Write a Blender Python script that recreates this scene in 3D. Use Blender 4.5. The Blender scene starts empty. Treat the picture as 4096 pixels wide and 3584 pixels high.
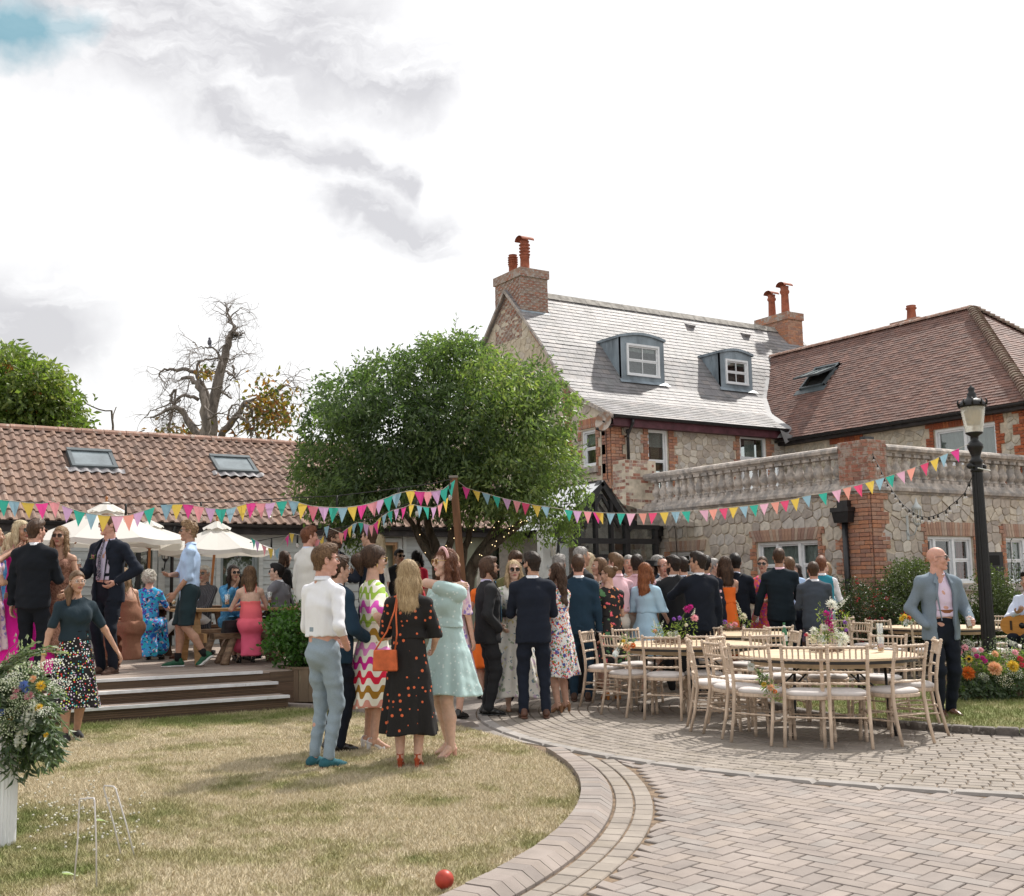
import bpy,bmesh,math,random,time
import numpy as np
from mathutils import Vector,Matrix,Euler
T0=time.time()
random.seed(7)
RNG=np.random.default_rng(7)
scene=bpy.context.scene
COL=scene.collection
EYE=1.47
F_PX,CX_PX,CY_PX=2200.,940.,896.
YAW,PITCH,ROLL=.5370149,.1235755,.0124754
_f=np.array([math.sin(YAW)*math.cos(PITCH),math.cos(YAW)*math.cos(PITCH),math.sin(PITCH)])
_r=np.array([math.cos(YAW),-math.sin(YAW),0.])
_d=np.cross(_f,_r)
_c,_s=math.cos(ROLL),math.sin(ROLL)
CR,CD=_c*_r+_s*_d,-_s*_r+_c*_d
CAMR=np.array([CR,CD,_f])
cam_data=bpy.data.cameras.new('camera')
cam=bpy.data.objects.new('camera',cam_data)
COL.objects.link(cam)
M=Matrix(((CR[0],-CD[0],-_f[0],0),(CR[1],-CD[1],-_f[1],0),(CR[2],-CD[2],-_f[2],EYE),(0,0,0,1)))
cam.matrix_world=M
cam_data.sensor_fit='HORIZONTAL'
cam_data.sensor_width=36.
cam_data.lens=36.*F_PX/2048
cam_data.shift_x=(1024-CX_PX)/2048
cam_data.clip_start=.1
cam_data.clip_end=3000
scene.camera=cam
def ray(x,y):
 return np.array([(x-CX_PX)/F_PX,(y-CY_PX)/F_PX,1.])@CAMR
def on(x,y,ax,val):
 d=ray(x,y);o=np.array([0,0,EYE]);return o+d*((val-o[ax])/d[ax])
def G(x,y,z=0.):
 return on(x,y,2,z)
def AD(x,y,Z):
 return np.array([0,0,EYE])+ray(x,y)*Z
def proj(P):
 P=np.atleast_2d(np.asarray(P,float))-np.array([0,0,EYE])
 c=P@CAMR.T
 z=np.maximum(c[:,2],1e-3)
 return np.stack([CX_PX+F_PX*c[:,0]/z,CY_PX+F_PX*c[:,1]/z,c[:,2]],1)
SUN_EL,SUN_AZ=math.radians(50),YAW+math.radians(38)
world=bpy.data.worlds.new('World');scene.world=world;world.use_nodes=True
sun_data=bpy.data.lights.new('sun','SUN');sun_data.energy=3.1;sun_data.angle=math.radians(1.6)
sun_data.color=(1.,.95,.88)
sun=bpy.data.objects.new('sun',sun_data);COL.objects.link(sun)
sd=Vector((math.sin(SUN_AZ)*math.cos(SUN_EL),math.cos(SUN_AZ)*math.cos(SUN_EL),math.sin(SUN_EL)))
sun.rotation_euler=sd.to_track_quat('Z','Y').to_euler()
sun.location=sd*60
vs=scene.view_settings
scene.display_settings.display_device='sRGB'
vs.view_transform='Standard';vs.look='None';vs.gamma=1;vs.exposure=.82;vs.use_curve_mapping=False
scene.render.engine='CYCLES'
scene.cycles.max_bounces=6
scene.cycles.diffuse_bounces=3
scene.cycles.transparent_max_bounces=12
class NT:
 """small node helper"""
 def __init__(s,tree):s.t=tree;s.t.nodes.clear()
 def n(s,typ,**kw):
  nd=s.t.nodes.new(typ)
  for k,v in kw.items():
   if k=='I':
    for a,b in v.items():
     sk=nd.inputs[a]
     if isinstance(b,bpy.types.NodeSocket):s.t.links.new(b,sk)
     else:sk.default_value=b
   else:setattr(nd,k,v)
  return nd
 def link(s,a,b):s.t.links.new(a,b)
 def math(s,op,a,b=0.,c=0.,clamp=False):
  nd=s.n('ShaderNodeMath',operation=op);nd.use_clamp=clamp
  for i,v in enumerate((a,b,c)):
   if isinstance(v,bpy.types.NodeSocket):s.t.links.new(v,nd.inputs[i])
   else:nd.inputs[i].default_value=v
  return nd.outputs[0]
 def vmath(s,op,a,b=(0,0,0)):
  nd=s.n('ShaderNodeVectorMath',operation=op)
  for i,v in enumerate((a,b)):
   if isinstance(v,bpy.types.NodeSocket):s.t.links.new(v,nd.inputs[i])
   elif op=='SCALE' and i==1:nd.inputs['Scale'].default_value=v
   else:nd.inputs[i].default_value=v
  return nd.outputs['Value']if op in('DOT_PRODUCT','LENGTH')else nd.outputs[0]
 def mix(s,f,a,b):
  nd=s.n('ShaderNodeMix',data_type='RGBA')
  for k,v in((0,f),(6,a),(7,b)):
   if isinstance(v,bpy.types.NodeSocket):s.t.links.new(v,nd.inputs[k])
   else:nd.inputs[k].default_value=(v if k==0 else(*v[:3],1))
  return nd.outputs[2]
 def mul(s,f,a,b):
  nd=s.n('ShaderNodeMix',data_type='RGBA',blend_type='MULTIPLY')
  for k,v in((0,f),(6,a),(7,b)):
   if isinstance(v,bpy.types.NodeSocket):s.t.links.new(v,nd.inputs[k])
   else:nd.inputs[k].default_value=(v if k==0 else(*v[:3],1))
  return nd.outputs[2]
 def ramp(s,f,stops,interp='LINEAR'):
  nd=s.n('ShaderNodeValToRGB');cr=nd.color_ramp;cr.interpolation=interp
  while len(cr.elements)<len(stops):cr.elements.new(.5)
  for e,(p,c)in zip(cr.elements,stops):
   e.position=p;e.color=(*c[:3],1)if hasattr(c,'__len__')else(c,c,c,1)
  s.t.links.new(f,nd.inputs[0]);return nd.outputs[0]
 def noise(s,vec,scale,detail=3,rough=.55,out=0,dist=0.):
  nd=s.n('ShaderNodeTexNoise',I={'Vector':vec,'Scale':scale,'Detail':detail,'Roughness':rough,'Distortion':dist})
  return nd.outputs[out]
 def map(s,vec,scale=(1,1,1),rot=(0,0,0),loc=(0,0,0)):
  return s.n('ShaderNodeMapping',I={'Vector':vec,'Scale':scale,'Rotation':rot,'Location':loc}).outputs[0]
def build_sky():
 w=NT(world.node_tree)
 sky=w.n('ShaderNodeTexSky',sky_type='NISHITA');sky.sun_disc=False
 sky.sun_elevation=SUN_EL;sky.sun_rotation=SUN_AZ;sky.air_density=1.2;sky.dust_density=1.
 d=w.vmath('NORMALIZE',w.n('ShaderNodeTexCoord').outputs['Generated'])
 wn=w.noise(d,6.,5,.6,out=1)
 dd=w.vmath('ADD',d,w.vmath('SCALE',w.vmath('SUBTRACT',wn,(.5,.5,.5)),.1))
 wn2=w.noise(d,22.,5,.6,out=1)
 dd=w.vmath('ADD',dd,w.vmath('SCALE',w.vmath('SUBTRACT',wn2,(.5,.5,.5)),.035))
 def streak(x0,y0,x1,y1,wid,soft=.6):
  """cloud bank between two sky directions: distance to a great-circle segment"""
  a=ray(x0,y0);a/=np.linalg.norm(a);b=ray(x1,y1);b/=np.linalg.norm(b)
  n=np.cross(a,b);n/=np.linalg.norm(n)
  mid=(a+b)/np.linalg.norm(a+b);t=np.cross(n,mid)
  half=math.acos(np.clip(a@b,-1,1))/2
  dn=w.math('ABSOLUTE',w.vmath('DOT_PRODUCT',dd,tuple(n)))
  dt=w.math('ABSOLUTE',w.vmath('DOT_PRODUCT',dd,tuple(t)))
  over=w.math('MAXIMUM',w.math('SUBTRACT',dt,half),0.)
  dist=w.math('SQRT',w.math('ADD',w.math('MULTIPLY',dn,dn),w.math('MULTIPLY',over,over)))
  front=w.math('GREATER_THAN',w.vmath('DOT_PRODUCT',dd,tuple(mid)),.2)
  m=w.math('SUBTRACT',1.,w.math('DIVIDE',w.math('SUBTRACT',dist,wid*(1-soft)),wid*2*soft),clamp=True)
  return w.math('MULTIPLY',m,front)
 banks=None
 for s in((20,-40,560,20,.066),(230,90,400,150,.036),(420,60,700,110,.045),(640,110,820,185,.034),(430,205,640,310,.02),(600,290,800,375,.011),(690,415,850,480,.022),(-120,640,90,690,.05)):
  m=streak(*s)
  banks=m if banks is None else w.math('MAXIMUM',banks,m)
 fil=w.noise(w.map(dd,(5,5,16),(.4,.3,0.)),1.6,5,.62)
 grey=w.math('MULTIPLY',banks,w.ramp(fil,((.3,.2),(.52,1.))))
 rest=w.ramp(w.noise(w.map(d,(1,1,2.2)),2.3,5,.6),((.56,0.),(.75,.5)))
 ahead=w.vmath('DOT_PRODUCT',d,tuple(ray(1200,600)/np.linalg.norm(ray(1200,600))))
 rest=w.math('MULTIPLY',rest,w.math('SUBTRACT',1.,w.ramp(ahead,((.7,0.),(.8,1.))),clamp=True))
 grey=w.math('MAXIMUM',grey,rest)
 gap=w.math('MULTIPLY',w.math('MAXIMUM',streak(-90,85,75,72,.022),w.math('MULTIPLY',streak(100,78,165,72,.014),.7)),1.)
 veil=w.mix(w.math('MULTIPLY',grey,.9),(6.5,6.42,6.35),(3.85,3.75,3.82))
 lowedge=veil
 bluefill=w.mix(w.math('MULTIPLY',gap,.85),lowedge,(1.,2.45,3.))
 col=w.mix(.93,sky.outputs[0],bluefill)
 bg=w.n('ShaderNodeBackground',I={'Color':col,'Strength':.1})
 out=w.n('ShaderNodeOutputWorld');w.link(bg.outputs[0],out.inputs[0])
build_sky()
def tag(o,label=None,cat=None,group=None,kind=None):
 if label:o['label']=label
 if cat:o['category']=cat
 if group:o['group']=group
 if kind:o['kind']=kind
 return o
def empty(name,loc=(0,0,0),rz=0.,label=None,cat=None,group=None,kind=None):
 o=bpy.data.objects.new(name,None);COL.objects.link(o)
 o.location=loc;o.rotation_euler=(0,0,rz);o.empty_display_size=.1
 return tag(o,label,cat,group,kind)
def me_from(name,V,Fc,mats=(),smooth=False,mi=None,tint=None):
 me=bpy.data.meshes.new(name)
 V=np.asarray(V,dtype=np.float32).reshape(-1,3)
 me.from_pydata(V.tolist()if len(V)<4000 else V,[],Fc if isinstance(Fc,list)else Fc.tolist())
 for m in mats:me.materials.append(m)
 if smooth:me.polygons.foreach_set('use_smooth',np.ones(len(me.polygons),bool))
 if mi is not None:me.polygons.foreach_set('material_index',np.asarray(mi,np.int32))
 if tint is not None:
  a=me.attributes.new('tint','FLOAT','POINT');a.data.foreach_set('value',np.asarray(tint,np.float32))
 me.update()
 return me
def ob(name,me,parent=None,loc=None,rz=None):
 o=bpy.data.objects.new(name,me);COL.objects.link(o)
 if parent is not None:o.parent=parent
 if loc is not None:o.location=loc
 if rz is not None:o.rotation_euler=(0,0,rz)
 return o
class MB:
 """collects simple solids into one mesh"""
 def __init__(s):s.V=[];s.F=[];s.T=[];s.MI=[];s.S=[]
 def add(s,V,F,tint=.5,mi=0,smooth=False):
  b=len(s.V);s.V.extend(map(tuple,V));s.F.extend([tuple(b+i for i in f)for f in F])
  s.T.extend([tint]*len(V));s.MI.extend([mi]*len(F));s.S.extend([smooth]*len(F));return s
 def box(s,a,b,tint=.5,mi=0,M=None):
  (x0,y0,z0),(x1,y1,z1)=a,b
  V=[(x0,y0,z0),(x1,y0,z0),(x1,y1,z0),(x0,y1,z0),(x0,y0,z1),(x1,y0,z1),(x1,y1,z1),(x0,y1,z1)]
  if M is not None:V=[tuple(M@Vector(v))for v in V]
  return s.add(V,[(0,3,2,1),(4,5,6,7),(0,1,5,4),(1,2,6,5),(2,3,7,6),(3,0,4,7)],tint,mi)
 def bar(s,p,q,w,h,up=(0,0,1),tint=.5,mi=0):
  """rectangular bar from p to q; w sideways, h along up"""
  p,q=Vector(p),Vector(q);t=(q-p).normalized();u=Vector(up)
  sd_=t.cross(u)
  if sd_.length<1e-4:sd_=t.cross(Vector((1,0,0)))
  sd_.normalize();u=sd_.cross(t)
  V=[]
  for c in(p,q):
   for a,b in((-1,-1),(1,-1),(1,1),(-1,1)):V.append(tuple(c+sd_*a*w/2+u*b*h/2))
  return s.add(V,[(3,2,1,0),(4,5,6,7),(0,1,5,4),(1,2,6,5),(2,3,7,6),(3,0,4,7)],tint,mi)
 def tube(s,pts,r,n=8,tint=.5,mi=0,cap=True,smooth=True):
  pts=[Vector(p)for p in pts];m=len(pts)
  rs=r if hasattr(r,'__len__')else[r]*m
  V=[];prev=None
  for i,p in enumerate(pts):
   t=(pts[min(i+1,m-1)]-pts[max(i-1,0)]).normalized()
   if prev is None:
    a=t.cross(Vector((0,0,1)))
    if a.length<.05:a=t.cross(Vector((1,0,0)))
   else:a=prev-t*prev.dot(t)
   a.normalize();prev=a;b=t.cross(a)
   for k in range(n):
    an=2*math.pi*k/n;V.append(tuple(p+(a*math.cos(an)+b*math.sin(an))*rs[i]))
  Fc=[]
  for i in range(m-1):
   for k in range(n):
    Fc.append((i*n+k,i*n+(k+1)%n,(i+1)*n+(k+1)%n,(i+1)*n+k))
  if cap:Fc.append(tuple(range(n-1,-1,-1)));Fc.append(tuple((m-1)*n+k for k in range(n)))
  return s.add(V,Fc,tint,mi,smooth)
 def lathe(s,prof,n=16,c=(0,0,0),tint=.5,mi=0,smooth=True,axis='z',cap=True):
  V=[]
  for r,z in prof:
   for k in range(n):
    an=2*math.pi*k/n;V.append((c[0]+r*math.cos(an),c[1]+r*math.sin(an),c[2]+z))
  Fc=[]
  for i in range(len(prof)-1):
   for k in range(n):
    Fc.append((i*n+k,i*n+(k+1)%n,(i+1)*n+(k+1)%n,(i+1)*n+k))
  if cap:
   if prof[0][0]>1e-4:Fc.append(tuple(range(n-1,-1,-1)))
   if prof[-1][0]>1e-4:Fc.append(tuple((len(prof)-1)*n+k for k in range(n)))
  return s.add(V,Fc,tint,mi,smooth)
 def ball(s,c,r,n=10,tint=.5,mi=0):
  rr=r if hasattr(r,'__len__')else(r,r,r)
  V=[];m=max(4,n//2)
  for i in range(m+1):
   th=math.pi*i/m
   for k in range(n):
    an=2*math.pi*k/n
    V.append((c[0]+rr[0]*math.sin(th)*math.cos(an),c[1]+rr[1]*math.sin(th)*math.sin(an),c[2]-rr[2]*math.cos(th)))
  Fc=[(i*n+k,i*n+(k+1)%n,(i+1)*n+(k+1)%n,(i+1)*n+k)for i in range(m)for k in range(n)]
  return s.add(V,Fc,tint,mi,True)
 def poly(s,V,th=0.,nrm=None,tint=.5,mi=0):
  """flat polygon, extruded by th along nrm"""
  V=[Vector(v)for v in V];n=len(V)
  if not th:return s.add(V,[tuple(range(n))],tint,mi)
  nr=Vector(nrm)if nrm is not None else(V[1]-V[0]).cross(V[2]-V[1])
  nr.normalize();W=[v+nr*th for v in V]
  Fc=[tuple(range(n-1,-1,-1)),tuple(range(n,2*n))]+[(i,(i+1)%n,n+(i+1)%n,n+i)for i in range(n)]
  return s.add(V+W,Fc,tint,mi)
 def me(s,name,mats):
  m=me_from(name,s.V,s.F,mats,False,s.MI,s.T)
  m.polygons.foreach_set('use_smooth',np.array(s.S,bool));return m
 def build(s,name,mats,parent=None,**kw):
  if not isinstance(mats,(list,tuple)):mats=[mats]
  o=ob(name,s.me(name,mats),parent);return tag(o,**kw)if kw else o
def copy_tree(o,parent=None,loc=None,rz=None):
 c=o.copy();COL.objects.link(c)
 if parent is not None:c.parent=parent
 if loc is not None:c.location=loc
 if rz is not None:c.rotation_euler=(0,0,rz)
 for ch in o.children:copy_tree(ch,c)
 return c
def pieces(items,parent,name,mats,limit=300,smooth=False):
 """items: list of (V, F, tint). Largest in the picture become their own objects, the rest one stuff part"""
 if not items:return
 cen=np.array([np.mean(np.asarray(V),axis=0)for V,F,t in items])
 siz=np.array([np.ptp(np.asarray(V),axis=0).max()for V,F,t in items])
 p=proj(cen)
 sc_=siz/np.maximum(p[:,2],.5)
 vis=(p[:,0]>-40)&(p[:,0]<2090)&(p[:,1]>-40)&(p[:,1]<1830)&(p[:,2]>.3)
 sc_=np.where(vis,sc_,sc_*.001)
 order=np.argsort(-sc_)
 for i in order[:limit]:
  V,F,t=items[i];c=cen[i]
  me=me_from(name,np.asarray(V)-c,F,mats,smooth,None,[t]*len(V))
  ob(name,me,parent,tuple(c))
 rest=order[limit:]
 if len(rest):
  mb=MB()
  for i in rest:mb.add(items[i][0],items[i][1],items[i][2],0,smooth)
  o=mb.build(name,mats,parent);o['kind']='stuff'
MATS={}
def mat(name,col,rough=.7,var=.15,scale=8.,bump=0.,bscale=None,metal=0.,spec=.3,col2=None,tint=0.,tcols=None,coord='Object',stretch=(1,1,1),spots=None,sheen=0.,emis=None,alpha=None,trans=0.,sss=0.,ramp_lo=.35,ramp_hi=.65,detail=4):
 if name in MATS:return MATS[name]
 m=bpy.data.materials.new(name);m.use_nodes=True;w=NT(m.node_tree)
 tc=w.n('ShaderNodeTexCoord').outputs[coord]if coord!='World' else w.n('ShaderNodeNewGeometry').outputs['Position']
 v=w.map(tc,stretch)if stretch!=(1,1,1)else tc
 n1=w.noise(v,scale,detail,.6)
 c2=col2 or tuple(max(0,c*(1-var*1.6))for c in col)
 c1=tuple(min(1,c*(1+var*.6))for c in col)if col2 is None else col
 f=w.ramp(n1,((ramp_lo,0.),(ramp_hi,1.)))
 c=w.mix(f,c1,c2)
 if tcols:
  at=w.n('ShaderNodeAttribute',attribute_name='tint').outputs['Fac']
  k=len(tcols);st=[((i+0.)/k,tc_)for i,tc_ in enumerate(tcols)]
  tr=w.ramp(at,st,'CONSTANT')
  c=w.mix(.72,c,tr)
  c=w.mul(.6,c,w.ramp(n1,((.3,1.),(.75,.62))))
 elif tint:
  at=w.n('ShaderNodeAttribute',attribute_name='tint').outputs['Fac']
  c=w.mul(1.,c,w.ramp(at,((0,1-tint),(1,min(1.,1+tint*.2)))))
 if spots:
  sc_,th,scol,amt=spots
  sn=w.noise(v,sc_,5,.7)
  c=w.mix(w.math('MULTIPLY',w.ramp(sn,((th,0),(th+.06,1))),amt),c,scol)
 b=w.n('ShaderNodeBsdfPrincipled',I={'Base Color':c,'Roughness':rough,'Metallic':metal,'Specular IOR Level':spec})
 if sheen:b.inputs['Sheen Weight'].default_value=sheen
 if trans:b.inputs['Transmission Weight'].default_value=trans
 if sss:
  b.inputs['Subsurface Weight'].default_value=sss;b.inputs['Subsurface Radius'].default_value=(.02,.008,.004)
 if emis:b.inputs['Emission Color'].default_value=(*emis[:3],1);b.inputs['Emission Strength'].default_value=emis[3]
 if alpha is not None:b.inputs['Alpha'].default_value=alpha
 if bump:
  bn=w.noise(v,bscale or scale*3,5,.65)
  bp=w.n('ShaderNodeBump',I={'Strength':min(1.,bump),'Distance':.01,'Height':bn});w.link(bp.outputs[0],b.inputs['Normal'])
 o=w.n('ShaderNodeOutputMaterial');w.link(b.outputs[0],o.inputs[0])
 MATS[name]=m;return m
def glassmat(name,tintc=(.9,.95,.95),rough=.02,fac=.35):
 """thin glass: mostly see-through with mirror reflection at grazing angles"""
 m=bpy.data.materials.new(name);m.use_nodes=True;w=NT(m.node_tree)
 fr=w.n('ShaderNodeLayerWeight',I={'Blend':.5})
 f=w.math('ADD',w.math('MULTIPLY',w.math('POWER',fr.outputs['Facing'],5.),.9),.04+fac*.2,clamp=True)
 gl=w.n('ShaderNodeBsdfGlossy',I={'Color':(1,1,1,1),'Roughness':rough})
 tr=w.n('ShaderNodeBsdfTransparent',I={'Color':(*tintc,1)})
 mx=w.n('ShaderNodeMixShader',I={0:f,1:tr.outputs[0],2:gl.outputs[0]})
 o=w.n('ShaderNodeOutputMaterial');w.link(mx.outputs[0],o.inputs[0]);MATS[name]=m;return m
C_=dict
BR=[(.5,.25,.16),(.44,.22,.15),(.54,.3,.2),(.38,.21,.155),(.5,.31,.22),(.43,.28,.215),(.56,.27,.155),(.34,.21,.17)]
m_brick=mat('brick',(.38,.16,.1),.9,.2,14,.5,60,tcols=BR,spots=(9,.6,(.46,.42,.38),.55))
m_brick2=mat('brick_weathered',(.34,.19,.14),.92,.2,14,.5,60,tcols=[(.3,.13,.09),(.24,.12,.09),(.34,.2,.15),(.38,.28,.22),(.28,.2,.17),(.4,.17,.11),(.33,.27,.23)],spots=(7,.5,(.42,.39,.36),.8))
m_lint=mat('brick_lintel',(.36,.22,.16),.9,.2,14,.4,60,tcols=[(.46,.29,.21),(.54,.43,.34),(.4,.25,.19),(.5,.33,.24),(.45,.36,.3),(.35,.23,.19)])
ST=[(.64,.57,.48),(.54,.47,.41),(.76,.7,.61),(.44,.385,.34),(.58,.53,.48),(.65,.58,.48),(.4,.35,.32),(.6,.565,.53),(.52,.45,.38)]
m_stone=mat('rubble_stone',(.48,.43,.36),.92,.2,9,.9,26,tcols=ST,spots=(13,.62,(.25,.23,.21),.6))
m_stoneg=mat('gable_stone',(.56,.49,.38),.92,.15,9,.8,22,tcols=[(.68,.6,.48),(.64,.56,.43),(.7,.63,.52),(.61,.55,.47),(.66,.58,.45)])
m_mortar=mat('lime_mortar',(.6,.52,.41),.95,.2,5,.9,40)
m_slate=mat('roof_slate',(.25,.245,.25),.6,.2,2.2,.35,60,spec=.2,tcols=[(.25,.24,.25),(.22,.22,.225),(.3,.285,.285),(.25,.24,.25),(.33,.3,.29)],spots=(1.3,.52,(.15,.145,.145),.7),coord='World')
m_redtile=mat('clay_roof_tile',(.235,.12,.1),.7,.2,2.5,.4,80,spec=.4,tcols=[(.215,.115,.088),(.175,.098,.078),(.25,.137,.105),(.14,.088,.075),(.205,.13,.108),(.185,.11,.09)],spots=(16,.66,(.45,.42,.38),.5),coord='World')
m_pantile=mat('interlocking_roof_tile',(.33,.215,.17),.85,.2,2.5,.5,70,spec=.25,tcols=[(.26,.175,.138),(.215,.148,.12),(.3,.21,.168),(.235,.168,.138),(.275,.182,.135),(.195,.14,.118)],spots=(9,.6,(.42,.38,.33),.6),coord='World')
m_ridge=mat('ridge_tile',(.36,.22,.17),.88,.2,5,.5,60,spots=(11,.55,(.5,.45,.4),.7),coord='World')
m_ridged=mat('mossy_ridge_tile',(.22,.15,.12),.9,.2,5,.5,60,spots=(8,.5,(.3,.26,.2),.7),coord='World')
m_lead=mat('lead_sheet',(.23,.28,.32),.5,.25,3,.25,12,spec=.5,stretch=(1,1,.3),tint=0.)
m_upvc=mat('white_window_frame',(.78,.8,.82),.4,.05,10)
m_sidew=mat('weatherboard',(.47,.5,.49),.75,.12,3,.35,40,stretch=(.4,3,6),tcols=[(.47,.5,.49),(.44,.475,.47),(.5,.525,.51),(.455,.485,.485)],spots=(14,.66,(.33,.35,.34),.5))
m_black=mat('black_paint',(.018,.018,.02),.35,.3,8,.15,30,spec=.5)
m_dkwood=mat('dark_fascia',(.035,.03,.03),.6,.3,6)
m_maroon=mat('maroon_fascia',(.1,.035,.045),.5,.25,4)
m_render=mat('olive_render',(.3,.32,.24),.9,.1,4,.3,60)
m_renderw=mat('pale_render',(.6,.62,.6),.9,.1,4,.3,60)
m_coping=mat('cast_stone',(.55,.49,.44),.9,.25,7,.8,55,spots=(5,.5,(.24,.23,.225),.7),tint=.2,coord='World')
m_terra=mat('terracotta_pot',(.33,.105,.06),.75,.2,8,.2)
m_glass=glassmat('window_glass',(.72,.76,.76),.02,.25)
m_glassroof=glassmat('roof_glass',(.6,.66,.68),.08,3.)
m_room=mat('dark_room',(.05,.05,.048),.9,.3,2)
m_curtain=mat('net_curtain',(.62,.62,.57),.95,.15,2,0.,stretch=(14,14,.5))
m_blind=mat('roller_blind',(.55,.56,.52),.9,.08,3)
m_redcurt=mat('red_curtain',(.32,.05,.05),.95,.3,2,stretch=(20,20,.5))
m_deck=mat('deck_board',(.42,.34,.28),.75,.2,3,.45,30,stretch=(.5,9,9),tcols=[(.36,.29,.245),(.31,.25,.21),(.39,.32,.275),(.33,.28,.245)],spots=(6,.62,(.25,.19,.15),.5))
m_riser=mat('stained_deck_riser',(.13,.085,.055),.7,.3,3,.5,30,stretch=(.5,3,14),tcols=[(.14,.09,.06),(.11,.075,.05),(.17,.11,.07)],spots=(7,.62,(.27,.17,.08),.6))
m_nosing=mat('white_nosing',(.66,.67,.68),.6,.12,5,.2,30,spots=(14,.64,(.35,.31,.28),.7),coord='World')
PV=[(.3,.255,.23),(.275,.235,.21),(.325,.275,.245),(.255,.22,.2),(.31,.26,.225),(.285,.255,.235)]
m_paver=mat('block_paver',(.295,.255,.23),.82,.15,3,.5,130,tcols=PV,spots=(30,.68,(.27,.24,.22),.4),coord='World')
m_sett=mat('tumbled_sett',(.3,.26,.225),.85,.15,3,.5,110,tcols=[(.3,.262,.225),(.27,.237,.205),(.325,.285,.245),(.28,.242,.2),(.31,.27,.235)],spots=(22,.66,(.3,.26,.22),.4),coord='World')
m_kerbp=mat('pale_kerb_stone',(.33,.305,.285),.85,.12,4,.5,100,tint=.15,spots=(20,.66,(.32,.29,.27),.5),coord='World')
m_kerbd=mat('dark_kerb_sett',(.16,.14,.125),.85,.3,8,.6,60,tint=.2,spots=(18,.56,(.33,.31,.28),.6),coord='World')
m_sand=mat('joint_sand',(.2,.145,.1),1.,.35,12,.4,60,coord='World')
m_conc=mat('pale_concrete',(.3,.27,.245),.9,.15,1.3,.5,90,spots=(8,.66,(.3,.27,.24),.4),coord='World')
m_earth=mat('earth',(.12,.11,.06),1.,.3,1.)
def lawn_mat(name,attr):
 m=bpy.data.materials.new(name);m.use_nodes=True;w=NT(m.node_tree)
 P=w.n('ShaderNodeNewGeometry').outputs['Position']
 a=w.noise(w.map(P,(1,1,0)),.9,5,.7);b=w.noise(w.map(P,(1.,1.,0),(0,0,.6)),3.2,5,.65)
 f=w.math('ADD',w.math('MULTIPLY',a,.62),w.math('MULTIPLY',b,.38))
 sep=w.n('ShaderNodeSeparateXYZ',I={0:P})
 g1=w.ramp(sep.outputs[1],((0.,0),(1,0)))
 dk=w.math('SUBTRACT',1.,w.math('DIVIDE',w.math('ABSOLUTE',w.math('SUBTRACT',sep.outputs[1],12.4)),1.1),clamp=True)
 left=w.math('SUBTRACT',1.,w.math('DIVIDE',w.vmath('LENGTH',w.vmath('SUBTRACT',P,(1.1,7.2,0))),1.6),clamp=True)
 f=w.math('ADD',f,w.math('MULTIPLY',w.math('MAXIMUM',dk,left),.17))
 far=w.math('GREATER_THAN',sep.outputs[0],8.5)
 f=w.math('ADD',f,w.math('MULTIPLY',far,.15))
 fine=w.noise(P,60,3,.7)
 dry=w.mix(fine,(.58,.51,.375),(.42,.35,.225))
 grn=w.mix(fine,(.13,.17,.05),(.23,.24,.09))
 mid=w.mix(fine,(.42,.38,.215),(.29,.265,.135))
 c=w.mix(w.ramp(f,((.49,0),(.56,1))),dry,mid)
 c=w.mix(w.ramp(f,((.57,0),(.66,1))),c,grn)
 if attr:
  at=w.n('ShaderNodeAttribute',attribute_name='tint').outputs['Fac']
  c=w.mul(1.,c,w.ramp(at,((0,.75),(.8,1.1),(1,1.5))))
 bsd=w.n('ShaderNodeBsdfPrincipled',I={'Base Color':c,'Roughness':.85,'Specular IOR Level':.2})
 if not attr:
  bp=w.n('ShaderNodeBump',I={'Strength':.8,'Distance':.03,'Height':w.noise(P,45,5,.7)});w.link(bp.outputs[0],bsd.inputs['Normal'])
 o=w.n('ShaderNodeOutputMaterial');w.link(bsd.outputs[0],o.inputs[0]);MATS[name]=m;return m
m_lawn=lawn_mat('lawn_soil',False);m_blade=lawn_mat('grass_blade',True)
def block(poly,z0,z1,bev=.006,tint=.5,W=None):
 """low prism with a chamfered top from a 2D polygon; W maps (s, t, h) to the world"""
 P=np.array(poly,float);c=P.mean(0)
 d=P-c;L=np.linalg.norm(d,axis=1,keepdims=True)
 Q=c+d*np.maximum(.3,1-bev*1.4/np.maximum(L,1e-4))
 n=len(P)
 V=[(x,y,z0)for x,y in P]+[(x,y,z1-bev)for x,y in P]+[(x,y,z1)for x,y in Q]
 if W is not None:V=[W(*v)for v in V]
 Fc=[(i,(i+1)%n,n+(i+1)%n,n+i)for i in range(n)]+[(n+i,n+(i+1)%n,2*n+(i+1)%n,2*n+i)for i in range(n)]+[tuple(range(2*n,3*n))]
 return V,Fc,tint
def sheet(name,rings,z,m,**kw):
 """flat polygon sheet"""
 mb=MB();mb.add([(x,y,z)for x,y in rings],[tuple(range(len(rings)))]);return mb.build(name,m,**kw)
def circ(cx,cy,r,n=96,a0=0,a1=360):
 return[(cx+r*math.cos(math.radians(a0+(a1-a0)*i/n)),cy+r*math.sin(math.radians(a0+(a1-a0)*i/n)))for i in range(n if a1-a0==360 else n+1)]
sheet('ground',[(-400,-200),(600,-200),(600,800),(-400,800)],-.05,m_earth,kind='structure')
pavement=MB().add([(-8,-3,-.012),(34,-3,-.012),(34,20.2,-.012),(-8,20.2,-.012)],[(0,1,2,3)]).build('pavement',m_sand,kind='structure')
LC,LR=(-.12,9.96),5.96
KC,KR=(11.37,8.22),5.53
QC,QR=(12.34,8.06),2.92
def inview(x,y,m=60):
 p=proj((x,y,0))[0];return p[2]>.5 and-m<p[0]<2048+m and p[1]<1792+m
rr=random.Random(3)
conc=MB()
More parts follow.
